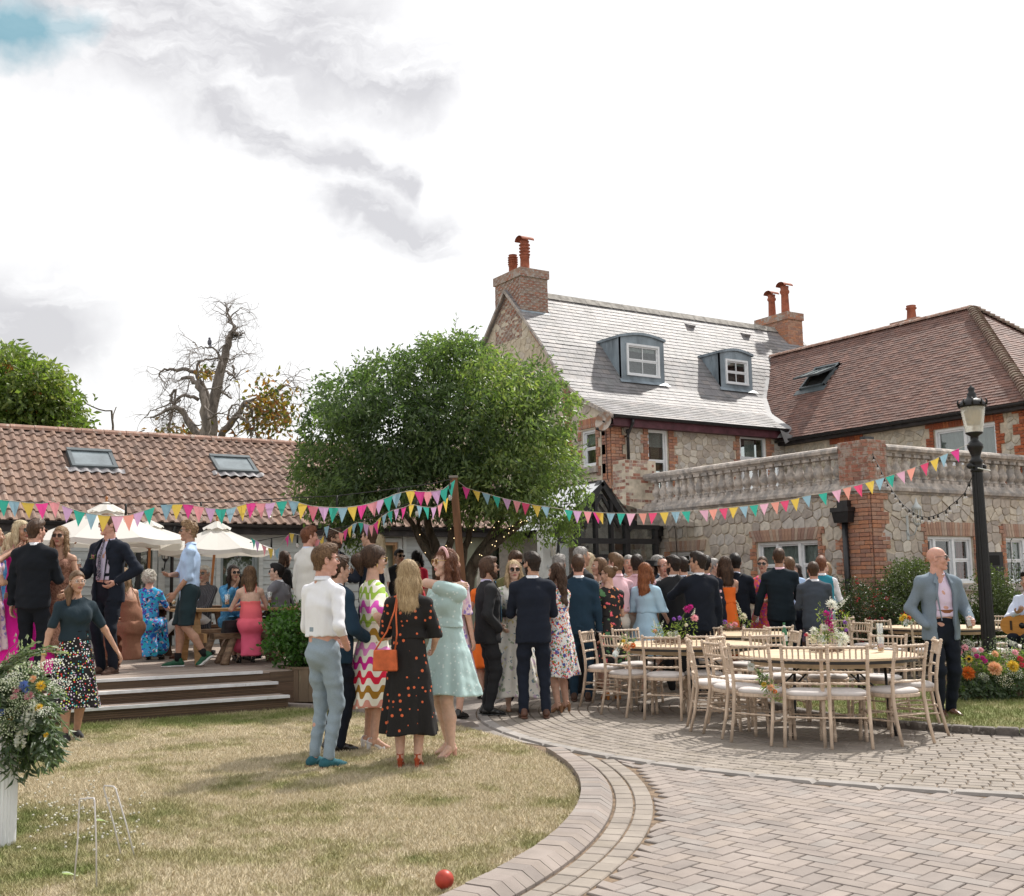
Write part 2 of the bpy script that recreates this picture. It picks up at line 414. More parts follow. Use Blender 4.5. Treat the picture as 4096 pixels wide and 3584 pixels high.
pts=[(4.2,12.8)]+[(LC[0]+(LR+.02)*math.cos(math.radians(a)),LC[1]+(LR+.02)*math.sin(math.radians(a)))for a in range(27,-12,-3)]
pts=[p for p in pts]
kp=[(KC[0]+(KR+.01)*math.cos(math.radians(a)),KC[1]+(KR+.01)*math.sin(math.radians(a)))for a in range(176,116,-4)]
conc.add([(x,y,-.004)for x,y in pts+kp+[(9,20.2),(4.2,20.2)]],[tuple(range(len(pts)+len(kp)+2))])
conc.build('path',m_conc,kind='structure')
items=[]
PW=.106
ca,sa=math.cos(math.radians(14)),math.sin(math.radians(14))
for i in range(-95,95):
 for j in range(-95,95):
  k=(i+j)%4
  for kind in(0,1):
   if kind==0 and(i-j)%4!=0:continue
   if kind==1 and(i-j)%4!=3:continue
   x0,y0=i*PW,j*PW
   if kind==0:x1,y1=x0+2*PW,y0+PW
   else:x1,y1=x0+PW,y0+2*PW
   cx,cy=(x0+x1)/2,(y0+y1)/2
   wx,wy=5.6+cx*ca-cy*sa,5.6+cx*sa+cy*ca
   if math.hypot(wx-LC[0],wy-LC[1])<6.475 or math.hypot(wx-KC[0],wy-KC[1])<KR+.01 or wy>9 or not inview(wx,wy):continue
   g=.0035
   q=[(x0+g,y0+g),(x1-g,y0+g),(x1-g,y1-g),(x0+g,y1-g)]
   q=[(5.6+a*ca-b*sa,5.6+a*sa+b*ca)for a,b in q]
   q2=[]
   for a,b in q:
    for(ccx,ccy),R_ in((LC,6.465),(KC,KR+.008)):
     dd_=math.hypot(a-ccx,b-ccy)
     if dd_<R_:a,b=ccx+(a-ccx)*R_/dd_,ccy+(b-ccy)*R_/dd_
    q2.append((a,b))
   items.append(block(q2,-.03,rr.uniform(-.0015,.0015),.005,rr.random()))
pieces(items,pavement,'paver',[m_paver])
def ring(cx,cy,r0,r1,L,name,m,z,gap=.004,bev=.006,test=None,limit=300,lst=None,slope=0.,ztop=None,jit=0.):
 n=max(8,int(2*math.pi*(r0+r1)/2/L));off=rr.random()*6.28;its=[]if lst is None else lst
 for i in range(n):
  a0=off+2*math.pi*i/n;a1=off+2*math.pi*(i+1)/n;am=(a0+a1)/2;rm=(r0+r1)/2
  x,y=cx+rm*math.cos(am),cy+rm*math.sin(am)
  if not inview(x,y)or(test and not test(x,y)):continue
  d=gap/rm/2
  q=[(cx+(r0+gap/2)*math.cos(a0+d),cy+(r0+gap/2)*math.sin(a0+d)),(cx+(r1-gap/2)*math.cos(a0+d),cy+(r1-gap/2)*math.sin(a0+d)),(cx+(r1-gap/2)*math.cos(a1-d),cy+(r1-gap/2)*math.sin(a1-d)),(cx+(r0+gap/2)*math.cos(a1-d),cy+(r0+gap/2)*math.sin(a1-d))]
  if slope:
   (A,B,C,D)=q;M1=((A[0]*.35+B[0]*.65),(A[1]*.35+B[1]*.65));M2=((D[0]*.35+C[0]*.65),(D[1]*.35+C[1]*.65))
   h=slope+rr.uniform(-.003,.003)
   V=[(*A,-.03),(*B,-.03),(*C,-.03),(*D,-.03),(*A,h),(*M1,h),(*B,.006),(*C,.006),(*M2,h),(*D,h)]
   its.append((V,[(0,1,6,5,4),(3,9,8,7,2),(1,2,7,6),(0,4,9,3),(4,5,8,9),(5,6,7,8)],rr.random()));continue
  its.append(block(q,-.03,z+rr.uniform(-jit,jit),bev,rr.random()))
 if lst is None:pieces(its,pavement,name,[m],limit)
outK=lambda x,y:math.hypot(x-KC[0],y-KC[1])>KR+.05
kerbs=[]
ring(*LC,5.97,6.19,.112,'kerb_block',m_paver,.05,.006,slope=.055,test=lambda x,y:math.hypot(x-KC[0],y-KC[1])>KR+.18,lst=kerbs)
pieces(kerbs,pavement,'kerb_block',[m_paver])
rings=[]
for r0 in(6.205,6.335):ring(*LC,r0,r0+.122,.16,'ring_paver',m_sett,0.,.006,test=lambda x,y:outK(x,y),lst=rings,jit=.002)
pieces(rings,pavement,'ring_paver',[m_sett])
kb=[]
ring(*KC,KR-.13,KR,.46,'kerb_stone',m_kerbp,.012,.006,.02,test=lambda x,y:x<12 or y<6,lst=kb)
pieces(kb,pavement,'kerb_stone',[m_kerbp])
setts=[]
r=KR-.135
while r>.8:
 w_=rr.choice((.112,.118,.124))
 ring(*KC,r-w_,r,rr.choice((.15,.17,.19)),'sett',m_sett,0.,.007,.009,test=lambda x,y:math.hypot(x-QC[0],y-QC[1])>QR+.05 and proj((x,y,0))[0][1]>1330,lst=setts,jit=.002)
 r-=w_
pieces(setts,pavement,'sett',[m_sett])
q4=[]
ring(*QC,QR-.01,QR+.13,.2,'kerb_sett',m_kerbd,.07,.008,.012,test=lambda x,y:proj((x,y,0))[0][1]>1330,lst=q4,jit=.004)
pieces(q4,pavement,'kerb_sett',[m_kerbd])
lawn_pts=[(x,y)for x,y in circ(*LC,LR,90,-120,45)]+[(4.,14.3),(-9,14.3),(-9,0)]
lawn=sheet('lawn',lawn_pts,.012,m_lawn,kind='structure')
lawn2=sheet('lawn',circ(*QC,QR,72),.02,m_lawn,kind='structure')
def blades(parent,n,sampler,h0,h1,z,name='grass'):
 P=sampler(n);n=len(P)
 a=RNG.uniform(0,2*np.pi,n);h=RNG.uniform(h0,h1,n)
 lean=RNG.uniform(.1,1.3,n)*h;la=RNG.uniform(0,2*np.pi,n);wd=RNG.uniform(.0018,.0042,n)
 dx,dy=np.cos(a)*wd,np.sin(a)*wd
 V=np.empty((n,3,3),np.float32)
 V[:,0]=np.stack([P[:,0]-dx,P[:,1]-dy,np.full(n,z)],1)
 V[:,1]=np.stack([P[:,0]+dx,P[:,1]+dy,np.full(n,z)],1)
 V[:,2]=np.stack([P[:,0]+np.cos(la)*lean,P[:,1]+np.sin(la)*lean,z+h],1)
 me=bpy.data.meshes.new(name);me.vertices.add(3*n);me.vertices.foreach_set('co',V.ravel())
 me.loops.add(3*n);me.loops.foreach_set('vertex_index',np.arange(3*n,dtype=np.int32))
 me.polygons.add(n);me.polygons.foreach_set('loop_start',np.arange(0,3*n,3,dtype=np.int32))
 me.update();me.validate()
 t=me.attributes.new('tint','FLOAT','POINT');t.data.foreach_set('value',np.repeat(RNG.random(n),3).astype(np.float32))
 me.materials.append(m_blade)
 o=ob(name,me,parent);o['kind']='stuff';return o
def samp1(n):
 x=RNG.uniform(-1.5,6,n*3);y=RNG.uniform(3.6,13.,n*3)
 p=proj(np.stack([x,y,np.zeros_like(x)],1))
 ok=(np.hypot(x-LC[0],y-LC[1])<LR-.005+RNG.uniform(-.02,.03,n*3))&(p[:,0]>-30)&(p[:,0]<2080)&(p[:,1]<1830)
 ok&=RNG.random(n*3)<np.clip(60/(p[:,2]**2),.16,1)
 return np.stack([x,y],1)[ok][:n]
blades(lawn,260000,samp1,.012,.034,.01)
def samp1b(n):
 x=RNG.uniform(1.5,6.5,n);y=RNG.uniform(12.1,12.735,n)
 k=RNG.random(n)<np.clip((y-12.)/.7,0,1)
 return np.stack([x,y],1)[k]
blades(lawn,7000,samp1b,.015,.05,.01)
def samp2(n):
 a=RNG.uniform(0,2*np.pi,n);r=QR*np.sqrt(RNG.random(n));x=QC[0]+r*np.cos(a);y=QC[1]+r*np.sin(a)
 p=proj(np.stack([x,y,np.zeros_like(x)],1));k=(p[:,0]<2080)&(p[:,0]>1400)
 return np.stack([x,y],1)[k]
blades(lawn2,60000,samp2,.02,.055,.018)
def vor(w,h,sx,sz,seed,skip):
 """irregular stones filling a w x h wall: relaxed jittered rows, cells cut by half-planes"""
 r=random.Random(seed);pts=[];z=0.
 while z<h+sz:
  rh=r.uniform(.5,1.6)*sz;x=-r.random()*sx
  while x<w+sx:
   rw=r.uniform(.35,1.9)*sx
   pts.append((x+rw/2+r.uniform(-.1,.1)*sx,z+rh/2+r.uniform(-.1,.1)*rh));x+=rw
  z+=rh
 A=np.array(pts);out=[]
 for i,p in enumerate(A):
  if p[0]<-sx or p[0]>w+sx or p[1]<-sz or p[1]>h+sz or skip(p[0],p[1]):continue
  d=((A-p)**2*np.array([1,1.8])).sum(1);nb=np.argsort(d)[1:16]
  poly=[(0. if p[0]<0 else max(0,p[0]-sx*2),max(0,p[1]-sz*2)),(min(w,p[0]+sx*2),max(0,p[1]-sz*2)),(min(w,p[0]+sx*2),min(h,p[1]+sz*2)),(max(0,p[0]-sx*2),min(h,p[1]+sz*2))]
  for j in nb:
   q=A[j];mx,mz=(p+q)/2;nx,nz=q-p;new=[]
   for k in range(len(poly)):
    a,b=poly[k],poly[(k+1)%len(poly)]
    da=(a[0]-mx)*nx+(a[1]-mz)*nz;db=(b[0]-mx)*nx+(b[1]-mz)*nz
    if da<=0:new.append(a)
    if da*db<0:t=da/(da-db);new.append((a[0]+(b[0]-a[0])*t,a[1]+(b[1]-a[1])*t))
   poly=new
   if len(poly)<3:break
  if len(poly)<3:continue
  P=np.array(poly);c=P.mean(0)
  ar=.5*abs(np.dot(P[:,0],np.roll(P[:,1],1))-np.dot(P[:,1],np.roll(P[:,0],1)))
  if ar<.2*sx*sz:continue
  d=P-c;L=np.linalg.norm(d,axis=1,keepdims=True);P=c+d*(1-r.uniform(.006,.014)/np.maximum(L,.02))
  Q=[]
  for k in range(len(P)):
   a,b,e=P[k-1],P[k],P[(k+1)%len(P)]
   k1,k2=r.uniform(.06,.2),r.uniform(.06,.2);Q.append(b+(a-b)*k1);Q.append(b+(e-b)*k2)
  out.append(([tuple(q)for q in Q],r.random()))
 return out
class Wall:
 """vertical wall plane: s runs along U, t is height, h stands out along N"""
 def __init__(s,o,U,N):s.o=np.array(o,float);s.U=np.array(U,float);s.N=np.array(N,float)
 def __call__(s,a,t,h):p=s.o+s.U*a+s.N*h;return(p[0],p[1],s.o[2]+t)
def rubble(W,w,h,sx,sz,seed,skip,mx=.03,clip=None):
 its=[];r=random.Random(seed+1)
 for poly,t in vor(w,h,sx,sz,seed,skip):
  hh=r.uniform(.012,mx);its.append(block(poly,-.02,hh,.009,t,W))
 return its
def brickrun(W,s0,s1,t0,t1,h=.034,tooth=None,seed=0,gap=.008,lst=None,key=1):
 """running-bond brick panel; tooth=(left, right) alternates the ends every three courses"""
 its=[]if lst is None else lst;r=random.Random(seed);t=t0;c=0
 while t<t1-.02:
  th=min(.075,t1-t);a,b=s0,s1
  if tooth:
   st=(c//3)%2
   a+=tooth[0]*st;b-=tooth[1]*st
  x=a-(.11 if c%2 else 0)
  while x<b-.01:
   x0,x1=max(x,a),min(x+.225,b)
   if x1-x0>.03:
    its.append(block([(x0+gap/2,t+gap/2),(x1-gap/2,t+gap/2),(x1-gap/2,t+th-gap/2),(x0+gap/2,t+th-gap/2)],-.02,h+r.uniform(-.004,.004),.004,r.random(),W))
   x+=.225
  t+=.075;c+=1
 return its
def soldier(W,s0,s1,t0,t1,h=.036,seed=0,lst=None,fan=0.):
 its=[]if lst is None else lst;r=random.Random(seed);n=max(1,int((s1-s0)/.075));g=.007
 for i in range(n):
  a,b=s0+(s1-s0)*i/n,s0+(s1-s0)*(i+1)/n;m=(s0+s1)/2
  sh0,sh1=(a-m)*fan,(b-m)*fan
  its.append(block([(a+g/2,t0),(b-g/2,t0),(b-g/2+sh1,t1),(a+g/2+sh0,t1)],-.02,h+r.uniform(-.003,.003),.004,r.random(),W))
 return its
def wallbox(W,s0,s1,t0,t1,h0,h1,mb,mi=0):
 V=[W(a,t,h)for a,t,h in((s0,t0,h0),(s1,t0,h0),(s1,t1,h0),(s0,t1,h0),(s0,t0,h1),(s1,t0,h1),(s1,t1,h1),(s0,t1,h1))]
 mb.add(V,[(0,3,2,1),(4,5,6,7),(0,1,5,4),(1,2,6,5),(2,3,7,6),(3,0,4,7)],.5,mi)
def wall_with_holes(W,w,h,holes,th=.3,top=None):
 """mortar backing with real openings (grid cut)"""
 xs=sorted({0.,w,*[v for a,b,c,d in holes for v in(a,b)]});zs=sorted({0.,h,*[v for a,b,c,d in holes for v in(c,d)]})
 mb=MB()
 for i in range(len(xs)-1):
  for j in range(len(zs)-1):
   cx,cz=(xs[i]+xs[i+1])/2,(zs[j]+zs[j+1])/2
   if any(a<cx<b and c<cz<d for a,b,c,d in holes):continue
   wallbox(W,xs[i],xs[i+1],zs[j],zs[j+1],-th,0,mb)
 return mb
def window(W,s0,s1,t0,t1,parent,bays,sash=True,inset=-.06,name='window',glaz=False,curtain=None,open_=0,frame_m=None,rail=.5,vbar=0):
 """sash window: outer frame with bays, each with two sashes; panes and curtain behind"""
 fm=frame_m or m_upvc
 f=MB();fw=.055
 wallbox(W,s0,s1,t0,t0+.05,inset-.06,inset+.035,f);wallbox(W,s0,s1,t1-fw,t1,inset-.05,inset+.02,f)
 wallbox(W,s0,s0+fw,t0+.05,t1-fw,inset-.05,inset+.02,f);wallbox(W,s1-fw,s1,t0+.05,t1-fw,inset-.05,inset+.02,f)
 n=len(bays)-1
 for b in bays[1:-1]:
  x=s0+(s1-s0)*b;wallbox(W,x-.035,x+.035,t0+.05,t1-fw,inset-.05,inset+.02,f)
 win=f.build(name,fm,parent)
 for i in range(n):
  a=s0+(s1-s0)*bays[i]+(fw if i==0 else .035);b=s0+(s1-s0)*bays[i+1]-(fw if i==n-1 else .035)
  lo,hi=t0+.05,t1-fw;mid=lo+(hi-lo)*rail;sw=.035
  sb=MB()
  spans=((lo,mid,-.012),(mid,hi,0.))if sash else((lo,hi,0.),)
  for q0,q1,off in spans:
   o=inset+off-.02
   wallbox(W,a,b,q0,q0+sw,o-.03,o,sb);wallbox(W,a,b,q1-sw,q1,o-.03,o,sb)
   wallbox(W,a,a+sw,q0+sw,q1-sw,o-.03,o,sb);wallbox(W,b-sw,b,q0+sw,q1-sw,o-.03,o,sb)
   for k in range(vbar):
    xx=a+(b-a)*(k+1)/(vbar+1);wallbox(W,xx-.01,xx+.01,q0+sw,q1-sw,o-.028,o-.003,sb)
  sb.build('sash',fm,win)
  g=MB();wallbox(W,a+.02,b-.02,lo+.02,hi-.02,inset-.048,inset-.044,g);g.build('pane',m_glass,win)
 if curtain:
  for(ca_,cb_,c0,c1,cm)in curtain:
   cu=MB();a=s0+(s1-s0)*ca_;b=s0+(s1-s0)*cb_;z0=t0+(t1-t0)*c0;z1=t0+(t1-t0)*c1;N_=max(4,int((b-a)/.05));V=[]
   for i in range(N_+1):
    xx=a+(b-a)*i/N_;hh=inset-.085+.015*math.sin(i*1.9);V+=[W(xx,z0,hh),W(xx,z1,hh)]
   cu.add(V,[(2*i,2*i+2,2*i+3,2*i+1)for i in range(N_)]);cu.build('curtain',cm,win)
 rm=MB();wallbox(W,s0-.3,s1+.3,t0-.3,t1+.3,-1.4,-1.38,rm);rm.build('room_back',m_room,win)
 return win
XP,YP=np.array([1,0,0.]),np.array([0,1,0.])
deck=empty('deck',(2,13.3,0),label='weathered timber deck with three wide steps and pale nosings in front of the low barn',cat='deck')
def rel(mb,o):
 l=o.location;mb.V=[(x-l[0],y-l[1],z-l[2])for x,y,z in mb.V];return mb
DZ=.43
rr=random.Random(5)
its=[]
y=13.36
while y<20.2:
 x=-3.-rr.random()*2
 while x<8.8:
  L=rr.uniform(2.4,3.9);x1=min(x+L,8.8)
  q=[(x+.003,y+.003),(x1-.003,y+.003),(x1-.003,y+.137),(x+.003,y+.137)]
  its.append(block(q,DZ-.03,DZ+rr.uniform(-.0015,.0015),.004,rr.random()));x+=L
 y+=.14
off=np.array([2,13.3,0])
pieces(its,None,'deck_board',[m_deck],0)if False else None
def pieces_in(items,root,name,mats,limit=300,smooth=False):
 """pieces given in world coordinates under a moved root"""
 n0=set(root.children)if root else set()
 pieces(items,root,name,mats,limit,smooth)
 if root:
  l=Vector(root.matrix_world.translation)if False else Vector(root.location)
  p=root.parent
  while p is not None:l=l+Vector(p.location);p=p.parent
  for c in root.children:
   if c not in n0:c.location=Vector(c.location)-l
pieces_in(its,deck,'deck_board',[m_deck])
mb=MB();mb.box((-4,13.35,0.),(8.8,20.2,DZ-.035));rel(mb,deck).build('deck_frame',m_riser,deck)
steps=[(12.75,5.,0.,.175),(13.06,4.97,.175,.315),(13.36,4.88,.315,.43)]
for k,(v,ur,z0,z1)in enumerate(steps):
 its=[]
 mb=MB();x=-3.
 mb.box((-3,v+.012,z0),(ur,v+.3 if k<2 else v+.02,z1-.03))
 nr=6
 for i in range(nr):
  zz=z0+(z1-.03-z0)*i/nr;mb.box((-3,v,zz+.003),(ur,v+.012,zz+(z1-.03-z0)/nr-.004),rr.random())
 rel(mb,deck).build('riser',m_riser,deck)
 mb=MB();mb.box((-3,v-.03,z1-.028),(ur+.01,v+.035,z1+.004));rel(mb,deck).build('nosing',m_nosing,deck)
 if k<2:
  for j in range(2):
   mb=MB();mb.box((-3,v+.038+j*.135,z1-.028),(ur,v+.168+j*.135,z1),.2+.5*j);rel(mb,deck).build('tread_board',m_deck,deck)
mb=MB()
for i in range(3):mb.box((4.99,13.345,.01+i*.137),(8.8,13.36,.01+i*.137+.13),.3*i)
rel(mb,deck).build('edge_board',m_riser,deck)
mb=MB();mb.box((8.8,13.345,0.),(8.82,20.2,.42));rel(mb,deck).build('edge_board',m_riser,deck)
barn=empty('barn',(5,20.25,0),label='long low weatherboarded barn under a brown interlocking tile roof with two skylights',cat='barn')
BW=Wall((-4,20.25,0.),XP,-YP)
BE,BZ,BRV,BRZ=20.,2.66,23.2,4.65
UL,UR=-4.,13.5
def uz(x,y):p=on(x,y,1,20.25);return p[0]+4,p[2]
holes=[]
def hole(x0,y0,x1,y1):
 a,z1=uz(x0,y0);b,_=uz(x1,y0);_,z0=uz(x0,y1);return(a,b,max(.45,z0),z1)
h_win=hole(440,1103,517,1225);h_door=hole(215,1090,305,1300);h_dr2=hole(748,1092,795,1300);h_win2=hole(962,1086,1012,1180)
h_bl=hole(300,1090,301,1300)
h_door=(h_door[0],h_door[1],.44,2.4);h_dr2=(h_dr2[0],h_dr2[1],.44,2.35);h_win2=(h_win2[0],h_win2[1],1.,h_win2[3])
holes=[h_win,h_door,h_dr2,h_win2]
wb=wall_with_holes(BW,UR-UL,2.62,holes,.2);rel(wb,barn).build('wall',m_render,barn)
mb=MB();mb.box((UL,20.46,0),(UR,26.3,2.6));rel(mb,barn).build('back_wall',m_render,barn)
its=[];t=.44;rr=random.Random(9);EXPO=.155
s_end=on(905,1100,1,20.25)[0]+4
while t<2.6:
 segs=[(0.,s_end)]
 for a,b,c,d in holes:
  if c<t+EXPO*.7 and d>t+EXPO*.3:
   new=[]
   for s0,s1 in segs:
    if b+.08<=s0 or a-.08>=s1:new.append((s0,s1))
    else:
     if s0<a-.08:new.append((s0,a-.08))
     if b+.08<s1:new.append((b+.08,s1))
   segs=new
 for s0,s1 in segs:
  x=s0
  while x<s1-.02:
   x1=min(s1,x+rr.uniform(3.2,5));x1=s1 if s1-x1<.5 else x1
   V=[BW(a,tt,h)for a,tt,h in((x,t,0.),(x1,t,0.),(x1,t,.03),(x,t,.03),(x,t+EXPO+.004,0.),(x1,t+EXPO+.004,0.),(x1,t+EXPO+.004,.008),(x,t+EXPO+.004,.008))]
   its.append((V,[(0,1,2,3),(3,2,6,7),(4,7,6,5),(0,3,7,4),(1,5,6,2)],rr.random()));x=x1
 t+=EXPO
pieces_in(its,barn,'weatherboard',[m_sidew])
def trim(*r):
 mb=MB();wallbox(BW,*r,mb);rel(mb,barn).build('trim_board',m_sidew,barn)
for a,b,c,d in holes[:3]:
 trim(a-.08,a,c,d+.08,0,.045);trim(b,b+.08,c,d+.08,0,.045);trim(a,b,d,d+.08,0,.044)
sc0=uz(322,1100)[0];trim(sc0-.05,sc0+.07,.44,2.6,0,.05)
for x_ in(808,):s_=uz(x_,1100)[0];trim(s_-.04,s_+.04,.44,2.6,0,.05)
def shift_children(root,names):
 pass
def under(root,fn):
 """run fn(parent) with children built in world coordinates, then bring them under root"""
 tmp=empty('tmp');fn(tmp)
 for c in list(tmp.children):
  c.parent=root;c.location=Vector(c.location)-Vector(root.location)
 bpy.data.objects.remove(tmp)
m_greyfr=mat('grey_window_frame',(.28,.32,.33),.45,.08,6)
under(barn,lambda p:window(BW,*h_win[:2],h_win[2],h_win[3],p,(0,1),sash=False,frame_m=m_greyfr))
under(barn,lambda p:window(BW,*h_win2[:2],h_win2[2],h_win2[3],p,(0,1),sash=True,rail=.6))
m_wood_lt=mat('light_door_wood',(.5,.31,.17),.5,.15,3,stretch=(6,6,1))
def doorway(p):
 a,b,c,d=h_door;f=MB()
 for x in np.linspace(a,b,4)[:-1]+0:wallbox(BW,x,x+.07,c,d,-.1,-.03,f)
 wallbox(BW,b-.07,b,c,d,-.1,-.03,f);wallbox(BW,a,b,d-.08,d,-.1,-.031,f)
 o=f.build('door',m_black,p);g=MB();wallbox(BW,a+.05,b-.05,c,d-.05,-.075,-.07,g);g.build('pane',m_glass,o)
 r=MB();wallbox(BW,a-.3,b+.3,c,d+.1,-1.2,-1.18,r);r.build('room_back',m_room,o)
 k=MB();wallbox(BW,b-.2,b-.17,c+.75,c+1.1,-.03,.03,k);k.build('handle',mat('steel',(.5,.5,.5),.3,metal=1.),o)
 a,b,c,d=h_dr2
 f=MB();wallbox(BW,a,a+.12,c,d,-.12,0.,f);wallbox(BW,b-.05,b,c,d,-.12,0.,f);wallbox(BW,a,b,d-.06,d,-.12,-.001,f)
 o=f.build('door',m_wood_lt,p,label='light timber door frame behind the tree trunk');r=MB();wallbox(BW,a-.2,b+.2,c,d,-1.,-.98,r);r.build('room_back',m_room,o)
under(barn,doorway)
sl=np.array([0,BRV-BE,BRZ-BZ]);SL=np.linalg.norm(sl);sd_=sl/SL;nr_=np.array([0,-sd_[2],sd_[1]])
def onroof(u,s,h):p=np.array([u,BE,BZ])+sd_*s+nr_*h;return(p[0],p[1],p[2])
mb=MB();mb.add([onroof(UL,0,-.03),onroof(UR,0,-.03),onroof(UR,SL,-.03),onroof(UL,SL,-.03)],[(0,1,2,3)])
mb.add([(UL,BRV,BRZ-.03),(UR,BRV,BRZ-.03),(UR,2*BRV-BE,BZ),(UL,2*BRV-BE,BZ)],[(0,1,2,3)])
mb.add([(UR,20.25,2.5),(UR,26.2,2.5),(UR,BRV,BRZ-.05)],[(0,1,2)])
rf=MB();rf.V,rf.F,rf.T,rf.MI,rf.S=mb.V,mb.F,mb.T,mb.MI,mb.S
roof=rel(rf,barn).build('roof',m_pantile,barn)
def sk(x0,y0,x1,y1):
 d=ray(x0,y0);o=np.array([0,0,EYE]);A=np.array([0,BE,BZ]);t=((A-o)@nr_)/(d@nr_);p=o+d*t;a=(p[0],(p-A)@sd_)
 d=ray(x1,y1);t=((A-o)@nr_)/(d@nr_);p=o+d*t;b=(p[0],(p-A)@sd_);return a[0],b[0],b[1],a[1]
sky1=sk(131,905,235,944);sky2=sk(416,917,516,952)
its=[];rr=random.Random(12);GA=.318;TW=.196
prof=[(0,0.),(.085,.002),(.108,.02),(.135,.042),(.16,.047),(.185,.036),(.2,.012)]
row=0;s=-.05
while s<SL-.1:
 u=UL
 while u<UR:
  cu,cs=u+TW/2,s+GA/2
  if not any(a-.02<cu<b+.02 and c-.12<cs<d+.03 for a,b,c,d in(sky1,sky2)):
   hz=rr.uniform(-.002,.003);V=[]
   s1=min(s+GA+.03,SL)
   for(dx,dz)in prof:V.append(onroof(u+dx,s,.034+dz+hz))
   for(dx,dz)in prof:V.append(onroof(u+dx,s1,.006+dz+hz))
   for(dx,dz)in prof:V.append(onroof(u+dx,s,.016+dz*.8+hz-.004))
   n=len(prof);Fc=[(i,i+1,n+i+1,n+i)for i in range(n-1)]+[(2*n+i,2*n+i+1,i+1,i)for i in range(n-1)]
   its.append((V,Fc,rr.random()))
  u+=TW
 s+=GA;row+=1
loc=Vector(barn.location)
def sub_pieces(items,root,name,mats,limit=300,smooth=False):
 """pieces under a part whose own origin is at the world origin relative to its thing"""
 base=Vector((0,0,0));p=root
 while p is not None:base+=Vector(p.location);p=p.parent
 n0=set(root.children);pieces(items,root,name,mats,limit,smooth)
 for c in root.children:
  if c not in n0:c.location=Vector(c.location)-base
sub_pieces(its,roof,'roof_tile',[m_pantile])
its=[];u=UL
while u<UR:
 V=[];n=7;u1=min(u+.45,UR)
 for uu,rr_ in((u+.004,.135),(u1-.004,.128)):
  for i in range(n):
   a=math.radians(-5+190*i/(n-1));V.append((uu,BRV-rr_*math.cos(a),BRZ-.02+rr_*.8*math.sin(a)+.01))
 its.append((V,[(i,i+1,n+i+1,n+i)for i in range(n-1)]+[tuple(range(n-1,-1,-1)),tuple(range(n,2*n))],.5));u+=.45
sub_pieces(its,roof,'ridge_tile',[m_ridge])
m_skyfr=mat('skylight_frame',(.1,.12,.13),.4,.1,5)
m_skygl=mat('skylight_glass',(.2,.24,.26),.12,.25,1.5,spec=.8)
m_flash=mat('lead_flashing',(.27,.26,.27),.6,.3,6,.3)
def skylight(rect,p,F=onroof,rot=0):
 a,b,c,d=rect;f=MB()
 def bx(a0,a1,s0,s1,h0,h1,m):
  V=[F(x,s_,h)for x,s_,h in((a0,s0,h0),(a1,s0,h0),(a1,s1,h0),(a0,s1,h0),(a0,s0,h1),(a1,s0,h1),(a1,s1,h1),(a0,s1,h1))]
  m.add(V,[(0,3,2,1),(4,5,6,7),(0,1,5,4),(1,2,6,5),(2,3,7,6),(3,0,4,7)])
 bx(a,b,c,c+.07,0,.11,f);bx(a,b,d-.1,d,0,.12,f);bx(a,a+.07,c+.07,d-.1,0,.105,f);bx(b-.07,b,c+.07,d-.1,0,.105,f)
 o=rel(f,p).build('skylight',m_skyfr,p)
 g=MB();bx(a+.05,b-.05,c+.05,d-.08,.06,.085,g);rel(g,p).build('pane',m_skygl,o)
 g=MB();V=[];n=28
 for i in range(n+1):
  x=a-.12+(b-a+.24)*i/n;hh=.045+.018*math.sin(x*2*math.pi/TW);V+=[F(x,c-.15,hh+.012),F(x,c+.01,hh+.02)]
 g.add(V,[(2*i,2*i+2,2*i+3,2*i+1)for i in range(n)],smooth=True);rel(g,p).build('flashing',m_flash,o)
skylight(sky1,barn);skylight(sky2,barn)
mb=MB();mb.box((UL,BE+0.,BZ-.19),(UR,BE+.025,BZ-.02));mb.box((UL,BE+.026,BZ-.19),(UR,20.25,BZ-.16));rel(mb,barn).build('fascia',m_dkwood,barn)
mb=MB();n=8;V=[]
for uu in(UL,UR):
 for i in range(n+1):
  a=math.pi+math.pi*i/n;V.append((uu,BE-.058+.055*math.cos(a),BZ-.015+.06*math.sin(a)))
mb.add(V,[(i,i+1,n+2+i,n+1+i)for i in range(n)],smooth=True);rel(mb,barn).build('gutter',m_black,barn)
mb=MB();xx=uz(340,1100)[0]-4;mb.tube([(xx,20.1,.45),(xx,20.1,2.4),(xx,BE-.05,2.6)],.032);rel(mb,barn).build('downpipe',m_black,barn)
UG,VF=15.89,20.25
EZ,EV=5.34,19.95
RV,RZ=24.57,9.42
house=empty('main_house',(UG,VF,0),label='two storey rubble stone house with brick quoins, pale slate roof and two lead dormers',cat='house')
FW=Wall((UG,VF,0),XP,-YP)
GW=Wall((UG,VF,0),YP,-XP)
FL=21.6-UG
fw1=(17.01-UG,17.64-UG,3.6,5.14);fw2=(19.99-UG,20.92-UG,3.14,5.16)
gw1=(.55,1.13,4.25,5.13)
def under2(root,fn):
 tmp=empty('tmp');fn(tmp)
 for c in list(tmp.children):c.parent=root;c.location=Vector(c.location)-Vector(root.location)
 bpy.data.objects.remove(tmp)
fr=rel(wall_with_holes(FW,FL,5.35,[fw1,fw2],.35),house).build('front_wall',m_mortar,house)
brk_all=[];stn_all=[]
def in_rect(x,z,rs,m=0.):return any(a-m<x<b+m and c-m<z<d+m for a,b,c,d in rs)
qs=lambda x,z:z<2.9 or in_rect(x,z,[(0,.36+(.11 if int(z/.225)%2 else 0),0,6)])or in_rect(x,z,[(fw1[0]-.16,fw1[1]+.16,fw1[2]-.1,6),(fw2[0]-.14,fw2[1]+.16,0,6)])
stn_all+=rubble(FW,FL,5.35,.22,.15,21,qs)
